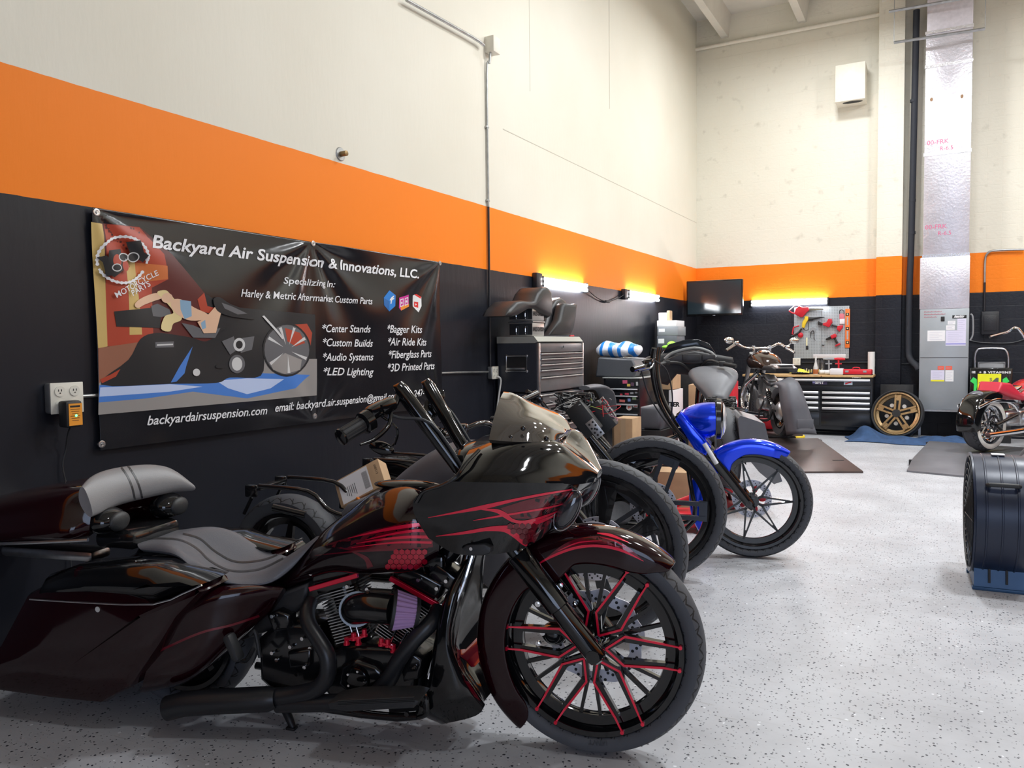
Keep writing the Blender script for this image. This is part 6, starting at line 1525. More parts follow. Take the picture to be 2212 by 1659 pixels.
for (a, b, w) in (((1575, 735), (1592, 744), 0), ((1716, 736), (1700, 748), 1)):
    q = MB(); c = X(*a, -.55); q.ell(c, (.015, .075, .05), 20, mi=0); q.ell(c + V((-.006, 0, 0)), (.014, .066, .042), 20, mi=1); q.tube([c, X(*b, -.52)], .008, 8, mi=0); q.build('mirror', [CHROME, mat('mirror_glass', (.75, .74, .68), .12, .9)], BF)
for s in (-1, 1):
    q = MB(); q.tube([(-.48, s * .12, hz - .1), (.0, s * .12, .33)], [.032, .03], 16, smooth=0); q.build('fork_leg', ALU, BF)
fw = MB(); rimmesh(fw, .25, .08); fw.cyl((0, -.06, 0), (0, .06, 0), .05)
for k in range(9): seg(fw, k * .7, .03, k * .7, .2, .016, -.02, .0)
fo = fw.build('front_wheel', CHROME, BF, smooth=30); fo.location = (0, 0, .33); tyre(fo, .33, .12, .255)
q = MB()
for s in (-1, 1): q.tube([(-.42, s * .04, .9), (-.5, s * .13, .5), (-.55, s * .14, .2), (-1.3, s * .15, .2), (-1.5, s * .14, .36), (-1.62, s * .14, .36)], .018, 10); q.tube([(-.45, s * .03, .85), (-1.1, s * .1, .72), (-1.45, s * .14, .7)], .016, 10)
q.tube([(-1.3, -.17, .3), (-1.0, -.25, .3), (-.75, -.2, .4)], .03, 12); q.build('frame', MATTE, BF)
vtwin(FF, BF, -.85, .42, 1.0, STEEL, ALU)
q = MB(); q.tube([(-.7, .1, .85), (-.5, .25, .62), (-.6, .28, .3), (-1.2, .25, .28), (-1.5, .25, .3)], .03, 12); q.tube([X(1600, 838, -.6), X(1573, 836, -.6), X(1570, 848, -.6)], .02, 10); q.build('exhaust_pipe', CHROME, BF)
q = MB(); q.tube([(-1.55, .28, .5), (-1.5, .33, .3), (-1.5, .33, .02), (-1.62, .2, .01), (-1.7, 0, .01)], .012, 8); q.build('lift_stand', MATTE, BF)
# ---- black faired motorcycle seen from behind
FE = awayframe((2.17, 7.15), math.radians(110), 1.64, .20)
BE = thing('motorcycle', 'black faired motorcycle with matte grey tank, seen from behind on the red lift', 'motorcycle', FE.loc, FE.ang)
E_ = FE.TX
def eslab(name, pts, x0, x1, m, rnd=.02, smooth=50):
    P = [E_(px, py, (x0 + x1) / 2) for px, py in pts]
    q = MB(); slab(q, [(p.y, p.z) for p in P], 0, x1 - x0, rnd)
    for v in q.b.verts: v.co = V((v.co.y + x0, v.co.x, v.co.z))
    return q.build(name, m, BE, smooth=smooth)
eslab('fairing', [(1385, 780), (1400, 770), (1432, 764), (1500, 757), (1548, 766), (1582, 772), (1584, 782), (1562, 792), (1540, 800), (1500, 812), (1462, 808), (1442, 832), (1418, 826), (1402, 800)], -.42, -.28, PLAST, .03)
eslab('windscreen', [(1430, 764), (1444, 744), (1475, 735), (1508, 733), (1532, 742), (1546, 764), (1500, 752)], -.36, -.34, mat('black_smoked_screen', (.01, .014, .02), .1), .006)
q = MB(); q.tube([E_(1436, 776, -.45), E_(1455, 762, -.45), E_(1500, 752, -.45), E_(1532, 760, -.45), E_(1546, 772, -.45)], .018, 10); q.build('dash_ridge_highlight', mat('dash_highlight_grey', (.2, .21, .21), .35), BE)  # grey tube along the dash ridge stands in for its highlight
eslab('dash_pad', [(1440, 776), (1470, 763), (1500, 758), (1530, 763), (1544, 774), (1540, 783), (1500, 787), (1450, 785)], -.50, -.44, LEATHB, .015)
for a, b in (((1474, 765), (1512, 780)), ((1516, 766), (1545, 779))):
    p, q_ = E_(*a, -.505), E_(*b, -.505); q = MB(); q.box((p + q_) / 2, (.02, abs(p.y - q_.y), abs(p.z - q_.z)), None, .012); q.build('dash_pocket', LEATHB, BE)
q = MB()
for pts in ([(1418, 790), (1440, 783), (1470, 785), (1490, 800)], [(1590, 791), (1560, 786), (1530, 779), (1505, 800)]):
    P = [E_(a, b, x) for (a, b), x in zip(pts, (-.8, -.7, -.55, -.42))]; q.tube(P, .014, 10); q.tube([P[0], P[1]], .021, 14, smooth=0); q.box(P[1], (.06, .07, .055), None, .015)
q.build('handlebar', PLAST, BE)
def er(zs, ys, xs=(-1.12, -1.0, -.82, -.64, -.48)): return [(x, -y, z) for x, y, z in zip(xs, ys, zs)]
zt = [E_(1500, py, x).z for py, x in ((853, -1.12), (832, -1.0), (808, -.82), (793, -.64), (790, -.48))]
rails(FE, 'fuel_tank', [
    er(zt, (0,) * 5), er([z - .01 for z in zt], (.045, .08, .14, .17, .12)),
    er([z - .05 for z in zt], (.075, .13, .215, .24, .17)), er([z - .11 for z in zt], (.07, .12, .20, .225, .15)),
    er([z - .17 for z in zt], (.04, .07, .12, .13, .08)), er([z - .16 for z in zt], (0,) * 5)], [PRIMERL], BE, px=False)
rearwheel(BE, -1.64, .36, .23, .24)
q = MB()
for s in (-1, 1):
    q.tube([(-.4, s * .04, .9), (-.45, s * .13, .5), (-.5, s * .14, .2), (-1.3, s * .15, .2), (-1.5, s * .14, .36)], .018, 10); q.tube([(-.5, s * .05, .8), (-1.1, s * .11, .68), (-1.5, s * .15, .70), (-1.95, s * .15, .72)], .014, 10)
q.box((-1.35, 0, .68), (.4, .22, .06), None, .02); q.build('frame', BLACKG, BE)
vtwin(FE, BE, -.85, .42, 1.0)
wires(BE, 'wiring', (-1.25, 0, .74), (.4, .3, .1), 14, [PLAST], .006, 21)
for s in (-1, 1):
    q = MB(); q.tube([(-.42, s * .12, .85), (0, s * .12, .33)], [.03, .03], 16, smooth=0); q.build('fork_leg', BLACKG, BE)
fw = MB(); rimmesh(fw, .25, .08); fw.cyl((0, -.06, 0), (0, .06, 0), .05)
for k in range(9): seg(fw, k * .7, .03, k * .7, .2, .016, -.02, .0)
fo = fw.build('front_wheel', BLACKG, BE, smooth=30); fo.location = (0, 0, .33); tyre(fo, .33, .12, .255)
# open stretched saddlebag on its right side
q = MB(); P = [(1594, 905), (1600, 898), (1652, 915), (1662, 955), (1690, 1040), (1672, 1046), (1640, 1020), (1612, 985), (1598, 950)]
pts = [E_(a, b, -2.0) for a, b in P]; bk = [p + V((.55, .0, .02)) for p in pts]
q.grid([pts, bk], cv=True, mi=0); q.poly(list(reversed(bk)), 1); ins = [p * .94 + (sum(pts, V()) / len(pts)) * .06 + V((.004, 0, 0)) for p in pts]
q.poly([p for p in pts], 0)
lab(q.build('saddlebag_shell', [PRIMERL, MATTE], BE, smooth=30, bev=.006), 'unpainted stretched saddlebag shell')
q = MB(); pts = [E_(a, b, -1.7) for a, b in ((1588, 905), (1610, 912), (1612, 1005), (1592, 985))]; q.prism(pts, (.5, 0, 0)); q.build('bag_inner_side', MATTE, BE, smooth=30)
# red scissor lift below it
lf = thing('motorcycle_lift', 'low red scissor lift with flat deck under the black faired motorcycle', 'lift', (1.82, 7.75, 0), math.radians(20))
MB().box((0, 0, .175), (.5, 1.5, .045), None, .006).build('deck', REDPL, lf); MB().box((0, 0, .035), (.46, 1.5, .05), None, .006).build('base', mat('dark_red_steel', (.3, .02, .025), .45), lf)
q = MB()
for s in (-1, 1): q.tube([(s * .2, -.6, .06), (s * .2, .1, .15)], .015, 8, smooth=0); q.tube([(s * .17, .1, .06), (s * .17, -.6, .15)], .015, 8, smooth=0)
q.build('scissor_arm', MATTE, lf)
# red jack beyond, under the chrome-barred bike
jk = thing('motorcycle_jack', 'bright red jack standing on the brown plate beside the grey-mudguard motorcycle tyre', 'jack', FL(1652, 930, .2))
MB().box((-.05, .15, .09), (.34, .3, .14), None, .02).build('jack_body', REDPL, jk); MB().tube([(-.1, -.05, .16), (-.02, -.1, .1), (0, -.1, .02)], .012, 8).build('pedal', MATTE, jk)
# ---- red motorcycle at the right edge
GA = math.radians(56)
FG = awayframe((4.38, 11.6), GA, 1.62, .095)
BG = thing('motorcycle', 'red motorcycle with whitewall rear tyre and long black mudguard at the right edge', 'motorcycle', FG.loc, GA)
q = MB(); rimmesh(q, .235, .15); q.cyl((0, -.1, 0), (0, .1, 0), .05)
for k in range(10): seg(q, k * .628, .03, k * .628 + .1, .18, .02, -.06, -.04)
ro = q.build('rear_wheel', CHROME, BG, smooth=30); ro.location = (-1.62, 0, .345); tyre(ro, .345, .2, .24, TREADR)
q = MB(); q.lathe([(.245, -.097), (.262, -.1015), (.30, -.1015), (.305, -.099), (.245, -.095)], (0, 0, 0), (0, 1, 0), 64); q.build('whitewall', mat('whitewall_rubber', (.75, .74, .7), .5), ro)
rotor(ro, .13, -.115, CHROME, hole=.005)
arch('rear_mudguard', BLACKP, BG, -1.62, .375, 62, 196, .405, .13, lambda t: lerp([(62, .27), (110, .25), (150, .24), (196, .27)], t), 34, .005)
q = MB()
for s in (-1, 1): q.tube([(-1.95, s * .137, .58), (-1.6, s * .137, .66), (-1.25, s * .13, .60), (-1.1, s * .12, .5)], .02, 8, flat=(1, .4)); q.box((-1.5, s * .137, .64), (.7, .012, .035), Matrix.Rotation(.05, 3, 'Y'), .004)
q.build('mudguard_strut', CHROME, BG)
RG = mat('bright_red_paint', (.55, .015, .03), .2, .2, .8)
q = MB(); slab(q, [(-1.55, .76), (-1.35, .70), (-1.1, .64), (-.9, .62), (-.92, .70), (-1.1, .74), (-1.3, .86), (-1.5, .88)], -.15, .15, .03); lab(q.build('seat', mat('red_leather', (.6, .03, .06), .4), BG, smooth=60), 'bright red leather seat')
rails(FG, 'fuel_tank', [
    [(-1.0, 0, .72), (-.85, 0, .82), (-.65, 0, .9), (-.45, 0, .9)], [(-1.0, -.07, .71), (-.85, -.13, .79), (-.65, -.16, .86), (-.45, -.12, .87)],
    [(-1.0, -.08, .68), (-.85, -.16, .72), (-.65, -.2, .76), (-.45, -.14, .78)], [(-1.0, 0, .66), (-.85, 0, .68), (-.65, 0, .7), (-.45, 0, .74)]], [RG], BG, px=False)
q = MB(); q.tube([FG.T(2138, 728, .42), FG.T(2175, 718, .38), FG.T(2200, 710, .2), (-.35, .1, 1.2), (-.35, -.1, 1.2), (-.42, -.3, 1.22), (-.6, -.44, 1.2)], .017, 12); q.tube([(-.35, .08, 1.2), (-.3, .06, .95)], .018, 10); q.tube([(-.35, -.08, 1.2), (-.3, -.06, .95)], .018, 10); q.build('handlebar', CHROME, BG)
q = MB()
for s in (-1, 1): q.tube([(-.38, s * .04, .85), (-.45, s * .13, .5), (-.5, s * .14, .2), (-1.3, s * .15, .2), (-1.62, s * .15, .345)], .018, 10)
q.tube([(-1.62, -.15, .345), (-1.2, -.16, .45)], .025, 10); q.build('frame', BLACKG, BG)
vtwin(FG, BG, -.85, .4, 1.0, STEEL, CHROME)
q = MB(); q.tube([(-.75, -.1, .7), (-.6, -.2, .5), (-.7, -.22, .3), (-1.2, -.22, .26), (-1.9, -.22, .24)], .035, 14); q.build('exhaust_pipe', CHROME, BG)
for s in (-1, 1):
    q = MB(); q.tube([(-.35, s * .11, .9), (0, s * .11, .33)], .03, 14, smooth=0); q.build('fork_leg', CHROME, BG)
fw = MB(); rimmesh(fw, .25, .08); fw.cyl((0, -.06, 0), (0, .06, 0), .05)
for k in range(9): seg(fw, k * .7, .03, k * .7, .2, .016, -.02, .0)
fo = fw.build('front_wheel', CHROME, BG, smooth=30); fo.location = (0, 0, .33); tyre(fo, .33, .12, .255)
# ============================================================ workshop furniture and clutter
# ---- long workbench cabinet at the back wall
YW = 13.45
wbk = thing('workbench_cabinet', 'long black drawer cabinet with wooden top at the back wall', 'workbench', (1.97, YW, 0))
WX0, WX1 = .98 - 1.97, 2.96 - 1.97
def Wp(px, py, y=YW): p = WB(px, py, y); return V((p.x - 1.97, p.y - YW, p.z))
CAB = mat('gloss_black_cabinet', (.012, .013, .016), .25)
MB().box2((WX0, .02, .10), (WX1, .58, .94), .006).build('carcass', CAB, wbk)
q = MB(); q.box2((WX0 - .01, -.01, .94), (WX1 + .01, .60, .975), .006); q.build('wooden_top', mat('oak_butcher_block', (.62, .40, .18), .45, noise=.2, nscale=14), wbk)
def drawer(x0, x1, z0, z1, hh=.022):
    d = MB().box2((x0, 0, z0), (x1, .022, z1), .003).build('drawer', CAB, wbk)
    q = MB(); q.tube([(x0 + .02, -.012, z1 - .022), (x0 + .05, -.02, z1 - .022), (x1 - .05, -.02, z1 - .022), (x1 - .02, -.012, z1 - .022)], hh * .8, 10, smooth=0, flat=(1.1, .7)); q.build('handle', mat('brushed_aluminium_pull', (.8, .8, .82), .35, .8), d)
drawer(WX0 + .02, WX1 - .02, .815, .915)
zs = [.775, .70, .615, .53, .435]
q = MB(); q.box2((WX0 + .02, 0, .725), (WX1 - .02, .022, .805), .003); q.box2((WX0 + .02, -.01, .725), (WX1 - .02, 0, .735)); q.build('drawer', CAB, wbk)
MX = Wp(1772, 850).x
for a, b in ((.645, .715), (.56, .635), (.475, .55), (.385, .465)):
    drawer(WX0 + .02, MX - .012, a, b); drawer(MX + .012, WX1 - .02, a, b)
q = MB(); q.box2((MX + .012, 0, .16), (WX1 - .02, .022, .375), .003); q.box2((MX + .012, -.004, .16), (WX1 - .02, 0, .166)); q.build('drawer', CAB, wbk); q = MB(); q.box2((WX0 + .02, 0, .16), (MX - .012, .022, .375), .003); q.build('drawer', CAB, wbk)
for x in (WX0 + .1, WX1 - .1):
    for y in (.1, .5):
        q = MB(); q.cyl((x - .02, y, .05), (x + .02, y, .05), .05, n=20); q.box((x, y, .08), (.07, .09, .03), None, .004); q.build('castor', MATTE, wbk)
q = MB(); p = Wp(1758, 828.5); q.text('SMT', .062, lambda x, y: V((p.x + x + .02, -.0045, p.z + y)), bold=.004, sx=1.15); s_ = q.build('smt_sticker_letters', LETTER, wbk)
q = MB(); q.box2((p.x - .02, -.003, p.z - .012), (p.x + .20, .0, p.z + .058), mi=0); q.box2((p.x - .02, -.0035, p.z + .01), (p.x + .02, -.0005, p.z + .05), mi=1); q.build('sticker', [mat('navy_sticker', (.04, .03, .08), .5), mat('flag_sticker', (.3, .3, .6), .5)], wbk)
q = MB(); p = Wp(1823, 830); q.box2((p.x, -.003, p.z - .01), (p.x + .125, 0, p.z + .05), mi=0); q.prism([(p.x + .02, -.0045, p.z - .005), (p.x + .11, -.0045, p.z + .03), (p.x + .11, -.0045, p.z + .046), (p.x + .02, -.0045, p.z + .02)], (0, .001, 0), 1); q.build('sticker', [mat('pale_blue_sticker', (.45, .55, .65), .5), REDPL], wbk)
q = MB(); p = Wp(1841, 816.5); q.text('HUSKY', .034, lambda x, y: V((p.x + x, -.0045, p.z + y)), shear=.2, bold=.002, sx=1.2); q.build('maker_lettering', LETTER, wbk)
q = MB(); p = Wp(1774, 813); q.cyl((p.x, -.01, p.z), (p.x, 0, p.z), .008, n=12); q.build('lock', CHROME, wbk)
TZ = .976
def ontop(px, dy=.2): return WB(px, 800, YW + dy).x
def put(name, label, cat, px, dy, m, f, group=None):
    x = ontop(px, dy); o = thing(name, label, cat, (x, YW + dy, TZ), 0, group); f(o); return o
def f_case(o):
    MB().box((0, 0, .045), (.46, .22, .09), None, .02).build('case_body', REDPL, o)
    q = MB(); q.box((-.13, -.112, .055), (.05, .006, .03), None, .002); q.box((.13, -.112, .055), (.05, .006, .03), None, .002); q.build('latch', GREYP, o)
    MB().box((0, 0, .004), (.47, .23, .012), None, .003).build('case_base', PLAST, o); MB().tube([(-.05, -.02, .09), (-.04, -.02, .115), (.04, -.02, .115), (.05, -.02, .09)], .008, 8).build('handle', REDPL, o)
put('tool_case', 'flat red plastic tool case lying on the right half of the workbench', 'tool case', 1850, .15, REDPL, f_case)
def f_tub(o): MB().box((0, 0, .05), (.2, .2, .1), None, .015).build('tub', mat('translucent_white_tub', (.75, .72, .74), .5), o)
put('storage_tub', 'small frosted white tub on the workbench left of the red tool case', 'tub', 1808, .12, WHITE, f_tub)
def f_rag(o):
    q = MB(); rnd = random.Random(3)
    q.grid([[((i - 5) * .03, (j - 4) * .03, .02 + .06 * math.exp(-((i - 5) ** 2 + (j - 4) ** 2) / 12) + .02 * rnd.random()) for j in range(9)] for i in range(11)]); q.build('rag_cloth', mat('yellow_cloth', (.85, .75, .05), .8), o, sub=1, solid=.004)
put('rag', 'crumpled bright yellow rag on the workbench behind the motorcycle seat', 'rag', 1728, .15, YEL, f_rag)
def f_bottle(o):
    q = MB(); q.lathe([(0, 0), (.036, 0), (.038, .01), (.038, .12), (.03, .15), (.016, .2), (.013, .24), (0, .24)], n=24); q.build('glass', mat('pale_bottle_plastic', (.62, .62, .62), .15, .1, .5), o)
    q = MB(); q.lathe([(.0385, .012), (.0395, .014), (.0395, .085), (.0385, .087)], n=24); q.build('amber_contents', mat('amber_liquid', (.4, .12, .04), .3), o); MB().cyl((0, 0, .24), (0, 0, .29), .014, n=16).build('sprayer', WHITE, o)
put('bottle', 'clear spray bottle with amber liquid standing on the workbench', 'bottle', 1762, .10, WHITE, f_bottle)
def f_roll(o): q = MB(); q.cyl((0, 0, 0), (0, 0, .36), .052, n=28); q.build('roll', WHITE, o); q = MB(); q.cyl((0, 0, .36), (0, 0, .361), .02, n=16); q.build('core', CARD, o)
put('paper_towel_roll', 'tall white paper roll standing at the workbench right end', 'paper roll', 1882, .42, WHITE, f_roll)
def gun(m):
    def f(o):
        q = MB(); q.tube([(-.09, 0, .25), (-.02, 0, .25), (.06, 0, .25), (.1, 0, .245)], [.012, .022, .022, .012], 12, smooth=0); q.tube([(0, 0, .25), (.005, 0, .06)], .014, 10, smooth=0); q.tube([(-.05, 0, .17), (.05, 0, .17)], .01, 8, smooth=0); q.build('tool_body', m, o)
        MB().cyl((0, 0, 0), (0, 0, .07), .03, n=16).build('holder', MATTE, o)
    return f
put('air_tool', 'grey pistol-shaped air tool standing on the workbench beside the red one', 'air tool', 1790, .28, GREYP, gun(GREYP))
put('air_tool', 'red pistol-shaped air tool standing on the workbench beside the grey one', 'air tool', 1811, .28, REDPL, gun(REDPL))
q = MB(); rnd = random.Random(2)
so = thing('socket_rail', 'row of steel sockets and drill bits standing along the back of the workbench', 'socket set', (ontop(1745, .3), YW + .32, TZ))
MB().box((0, 0, .01), (.5, .12, .02), None, .004).build('tray', PLAST, so)
for k in range(12): q = MB(); q.cyl((-.22 + k * .04, -.03, .02), (-.22 + k * .04, -.03, .075 + .01 * (k % 3)), .015, n=14); q.build('socket', CHROME, so)
for k in range(7): MB().cyl((.12 + k * .02, .035, .02), (.12 + k * .02, .035, .24 - .01 * (k % 2)), .005, n=8).build('drill_bit', STEEL, so)
q = MB(); q.tube([(0, 0, .04), (.09, 0, .04), (.09, .09, .04), (0, .09, .04), (-.09, .06, .04)], .035, 12); o = tag(q.build('shop_towel', mat('crumpled_white_cloth', (.75, .74, .72), .8), sub=1), 'crumpled white towel on the workbench between the bottle and the frosted tub', 'towel'); o.location = (ontop(1784, .1) - .02, YW + .08, TZ)
q = MB(); q.lathe([(0, 0), (.10, 0), (.11, .015), (.11, .02), (0, .03)], n=28); o = tag(q.build('disc_lid', YEL), 'round yellow disc lying behind the red tool case on the workbench', 'disc'); o.location = (ontop(1830, .4), YW + .42, TZ); o.rotation_euler = (0, 0, 0)
# cabinet underside: yellow ring on floor by tyre
q = MB(); q.tube([(.09 * math.cos(t), .09 * math.sin(t), .03) for t in [2 * PI * k / 20 for k in range(20)]], .028, 10, closed=True, smooth=0); o = tag(q.build('tape_roll', YEL), 'yellow ring lying on the floor before the workbench beside the big grey mudguard', 'tape roll'); p = FL(1737, 934); o.location = (p.x, 12.9, .0); o.location.x = FL(1740, 935).x - .0
# ---- tall grey drawer chest on the left wall
CH = thing('tool_chest', 'tall grey metal tool chest with many drawers against the left wall', 'tool chest', (.25, 7.3, 0))
CG = mat('brushed_grey_chest', (.2, .19, .195), .35, .4, noise=.15, nscale=5); CD = mat('dark_slate_panel', (.035, .038, .05), .3, noise=.1)
cx0, cx1, cy0, cy1 = .03 - .25, .47 - .25, 6.78 - 7.3, 7.86 - 7.3
MB().box2((cx0, cy0, .05), (cx1, cy1, 1.03), .006).build('lower_cabinet', CD, CH); MB().box2((cx0, cy0, 1.04), (cx1, cy1, 1.52), .006).build('upper_cabinet', CD, CH)
q = MB(); q.prism([(cx0, cy0 - .005, 1.52), (cx1 - .02, cy0 - .005, 1.52), (cx1 + .012, cy0 - .005, 1.535), (cx1 - .03, cy0 - .005, 1.585), (cx0, cy0 - .005, 1.585)], (0, cy1 - cy0 + .01, 0)); q.build('lid', mat('pale_grey_lid', (.42, .42, .38), .4, .2), CH)
q = MB(); q.box2((cx0 + .005, cy0 - .004, 1.05), (cx1 - .01, cy0, 1.515)); q.build('side_panel', CD, CH)
def cdr(z0, z1, y0=cy0 + .03, y1=cy1 - .03):
    d = MB().box2((cx1, y0, z0), (cx1 + .018, y1, z1), .003).build('drawer', CG, CH)
    q = MB(); q.tube([(cx1 + .026, y0 + .01, z1 - .008), (cx1 + .026, y1 - .01, z1 - .008)], .010, 8, smooth=0, flat=(.8, 1)); q.build('handle', STEEL, d)
q = MB(); q.box2((cx1, cy0 + .03, 1.43), (cx1 + .016, cy1 - .03, 1.515), .003); q.build('drawer', CG, CH)
for a, b in ((1.375, 1.42), (1.32, 1.368), (1.265, 1.313), (1.195, 1.258), (1.05, 1.188)): cdr(a, b)
cdr(.93, 1.02)
for a, b in ((.86, .92), (.79, .85), (.70, .78), (.6, .69), (.45, .59), (.1, .44)):
    cdr(a, b, cy0 + .03, (cy0 + cy1) / 2 - .02); cdr(a, b, (cy0 + cy1) / 2 + .02, cy1 - .03)
q = MB()
for y in (cy0 + .015, cy1 - .015): q.box2((cx1 - .005, y - .015, .05), (cx1 + .022, y + .015, 1.52), .003)
q.build('edge_trim', STEEL, CH)
q = MB(); q.cyl((cx1 + .015, (cy0 + cy1) / 2, 1.48), (cx1 + .03, (cy0 + cy1) / 2, 1.48), .012, n=14); q.cyl((cx1 + .015, (cy0 + cy1) / 2, .99), (cx1 + .03, (cy0 + cy1) / 2, .99), .01, n=14); q.build('lock', CHROME, CH)
def side(px, py): p = WB(px, py, 6.775); return V((p.x - .25, cy0 - .006, p.z))
q = MB(); a, b = side(1094, 769), side(1138, 802)
for p, r_ in ((a, b),): q.tube([V((a.x, a.y, a.z)), V((b.x, a.y, a.z)), V((b.x, a.y, b.z)), V((a.x, a.y, b.z)), V((a.x, a.y, a.z))], .007, 8, smooth=0)
for x in (a.x, b.x):
    for z in (a.z, b.z): q.ell((x, a.y, z), (.014, .006, .014), 10)
q.box(((a.x + b.x) / 2, a.y - .015, b.z + .025), (abs(b.x - a.x) - .02, .03, .02), None, .004); hnd = q.build('side_handle', STEEL, CH)
q = MB(); q.box(((a.x + b.x) / 2, a.y + .003, (a.z + b.z) / 2), (abs(b.x - a.x) - .01, .004, abs(a.z - b.z) - .01)); q.build('handle_recess', INK, hnd)
for y in (cy0 + .08, cy1 - .08):
    for x in (cx0 + .06, cx1 - .06): MB().cyl((x - .015, y, .03), (x + .015, y, .03), .03, n=16).build('castor', MATTE, CH)
# two tins
TINM = mat('brushed_tin', (.5, .49, .47), .35, .6)
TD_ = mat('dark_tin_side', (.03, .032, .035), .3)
for k, l in enumerate(('lower grey tin with black capital lettering on the tall tool chest', 'upper grey tin with black capital lettering, stacked under the motorcycle saddle')):
    z = 1.586 + k * .152; o = thing('storage_tin', l, 'tin', (.26, 6.98, z), 0, None)
    q = MB(); q.box((0, 0, .068), (.26, .26, .136), None, .012); q.build('tin_body', TINM, o)
    q = MB(); q.box((0, 0, .142), (.275, .275, .012), None, .004); q.build('tin_lid', STEEL, o)
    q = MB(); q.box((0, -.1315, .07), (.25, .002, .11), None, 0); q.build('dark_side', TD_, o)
    q = MB(); q.text('HARLEY-DAVIDSON', .05, lambda x, y: V((.1318, x, .052 + y * 1.1)), align='CENTER', bold=.003, sx=.55); q.build('tin_lettering', INK, o)
    MB().tube([(-.04, -.135, .1), (-.04, -.15, .09), (-.04, -.15, .03), (-.04, -.135, .02)], .004, 6).build('wire_handle', CHROME, o); MB().tube([(.06, -.135, .1), (.06, -.15, .09), (.06, -.15, .03), (.06, -.135, .02)], .004, 6).build('wire_handle', CHROME, o)
# saddles on the chest (long axis along the wall)
SD = mat('dark_brown_black_leather', (.018, .018, .02), .42, bump=.05, bscale=200)
def saddle(name, label, prof, x0, x1, m=SD):
    """prof (y,z) outline extruded across x"""
    q = MB(); slab(q, [(y, z) for y, z in prof], 0, x1 - x0, .035, .0)
    for v in q.b.verts: v.co = V((v.co.y + x0, v.co.x, v.co.z))
    return tag(q.build(name, m, smooth=70), label, 'motorcycle seat')
def yz3(px, py, x=.3): p = WL(px, py, x); return (p.y, p.z)
S1 = [(1071, 683), (1078, 668), (1094, 652), (1108, 650), (1126, 652), (1134, 650), (1140, 634), (1150, 622), (1162, 621), (1171, 632), (1173, 655), (1172, 680), (1166, 687), (1152, 680), (1134, 668), (1122, 668), (1098, 682), (1086, 685)]
saddle('motorcycle_saddle', 'two-step black leather motorcycle saddle with tall rounded back, lying over the stacked tins', [yz3(*p) for p in S1], .14, .42)
S2 = [(1160, 722), (1172, 700), (1182, 665), (1194, 648), (1206, 643), (1216, 650), (1218, 660), (1205, 690), (1185, 723)]
o = saddle('motorcycle_saddle', 'rounded black motorcycle saddle standing on edge on the tool chest behind the tins', [yz3(*p, .25) for p in S2], .12, .30, LEATHB)
S3 = [(1178, 724), (1200, 690), (1206, 662), (1210, 655), (1232, 658), (1238, 656), (1236, 680), (1230, 712), (1225, 724)]
saddle('motorcycle_saddle', 'black motorcycle seat pan standing upright with its hollow underside showing, rightmost on the chest', [yz3(*p, .36) for p in S3], .31, .42, PLAST)
q = MB(); q.tube([(0, 0, .008), (0, .1, .01)], .008, 8, smooth=0); o = tag(q.build('screwdriver', REDPL), 'small red-handled tool lying on the far end of the tool chest lid', 'screwdriver'); o.location = (.42, 7.66, 1.586)
# ---- small sticker-covered roller cabinet with printer case and rag
CY = 8.9
c0, c1 = WB(1330, 822, CY), WB(1381, 816, CY)
kx0, kx1 = -.12, c1.x
TC_ = thing('tool_cart', 'black roller tool cart covered in stickers, beside the tall grey chest', 'tool cart', (.50, CY, 0))
ktop = c1.z; KX0, KX1 = .30 - .50, c1.x - .50
MB().box2((KX0 - .0, .01, .5), (KX1, .8, ktop - .01), .005).build('upper_box', CAB, TC_); MB().box2((KX0 - .01, -.01, ktop - .012), (KX1 + .01, .81, ktop), .003).build('top_sheet', mat('grey_top_sheet', (.4, .41, .4), .4), TC_)
def kp(px, py, y=-.012): p = WB(px, py, CY + y); return V((p.x - .50, y, p.z))
for z0, z1 in ((843, 818), (858, 846), (876, 861), (897, 880)):
    a, b = kp(1345, z0), kp(1345, z1); d = MB().box2((KX0 + .03, -.008, a.z), (KX1 - .01, .012, b.z), .003).build('drawer', CAB, TC_)
    MB().tube([(KX0 + .05, -.02, a.z + .012), (KX1 - .015, -.02, a.z + .012)], .009, 8, smooth=0).build('handle', STEEL, d)
stk = [(1350, 825, .06, .04, (.6, .1, .2)), (1358, 832, .04, .03, (.7, .5, .1)), (1366, 830, .04, .04, (.12, .06, .1)), (1376, 829, .025, .045, (.5, .5, .5)), (1342, 852, .03, .02, (.6, .05, .08)), (1354, 851, .05, .022, (.65, .06, .1)), (1365, 849, .04, .022, (.4, .4, .42)), (1374, 848, .03, .02, (.3, .3, .32)), (1344, 866, .07, .03, (.75, .2, .18)), (1359, 864, .035, .035, (.3, .4, .75)), (1370, 860, .05, .035, (.45, .6, .35)), (1372, 877, .06, .035, (.75, .7, .68)), (1373, 877, .04, .015, (.6, .05, .05))]
for k, (x, y, w_, h_, c_) in enumerate(stk):
    p = kp(x, y, -.0095 - (.001 if k == 12 else 0)); MB().box(p, (w_, .0012, h_), Matrix.Rotation(.05 * ((k % 3) - 1), 3, 'Y')).build('sticker', mat('sticker_%d' % k, c_, .5), TC_)
p = kp(1359, 880, -.01); MB().lathe([(0, .001), (.036, .001), (.036, 0)], p, (0, -1, 0), 24).build('sticker', mat('round_sticker', (.8, .75, .72), .5), TC_)
q = MB(); q.box((p.x - .008, -.0125, p.z), (.01, .001, .03)); q.box((p.x + .01, -.0125, p.z + .004), (.016, .001, .02)); q.build('sticker_print', mat('orange_red_sticker', (.85, .12, .06), .5), TC_)
q = MB()
for x in (KX0 + .02, KX1 - .02):
    for y in (.03, .77): q.box2((x - .015, y - .015, .02), (x + .015, y + .015, .5))
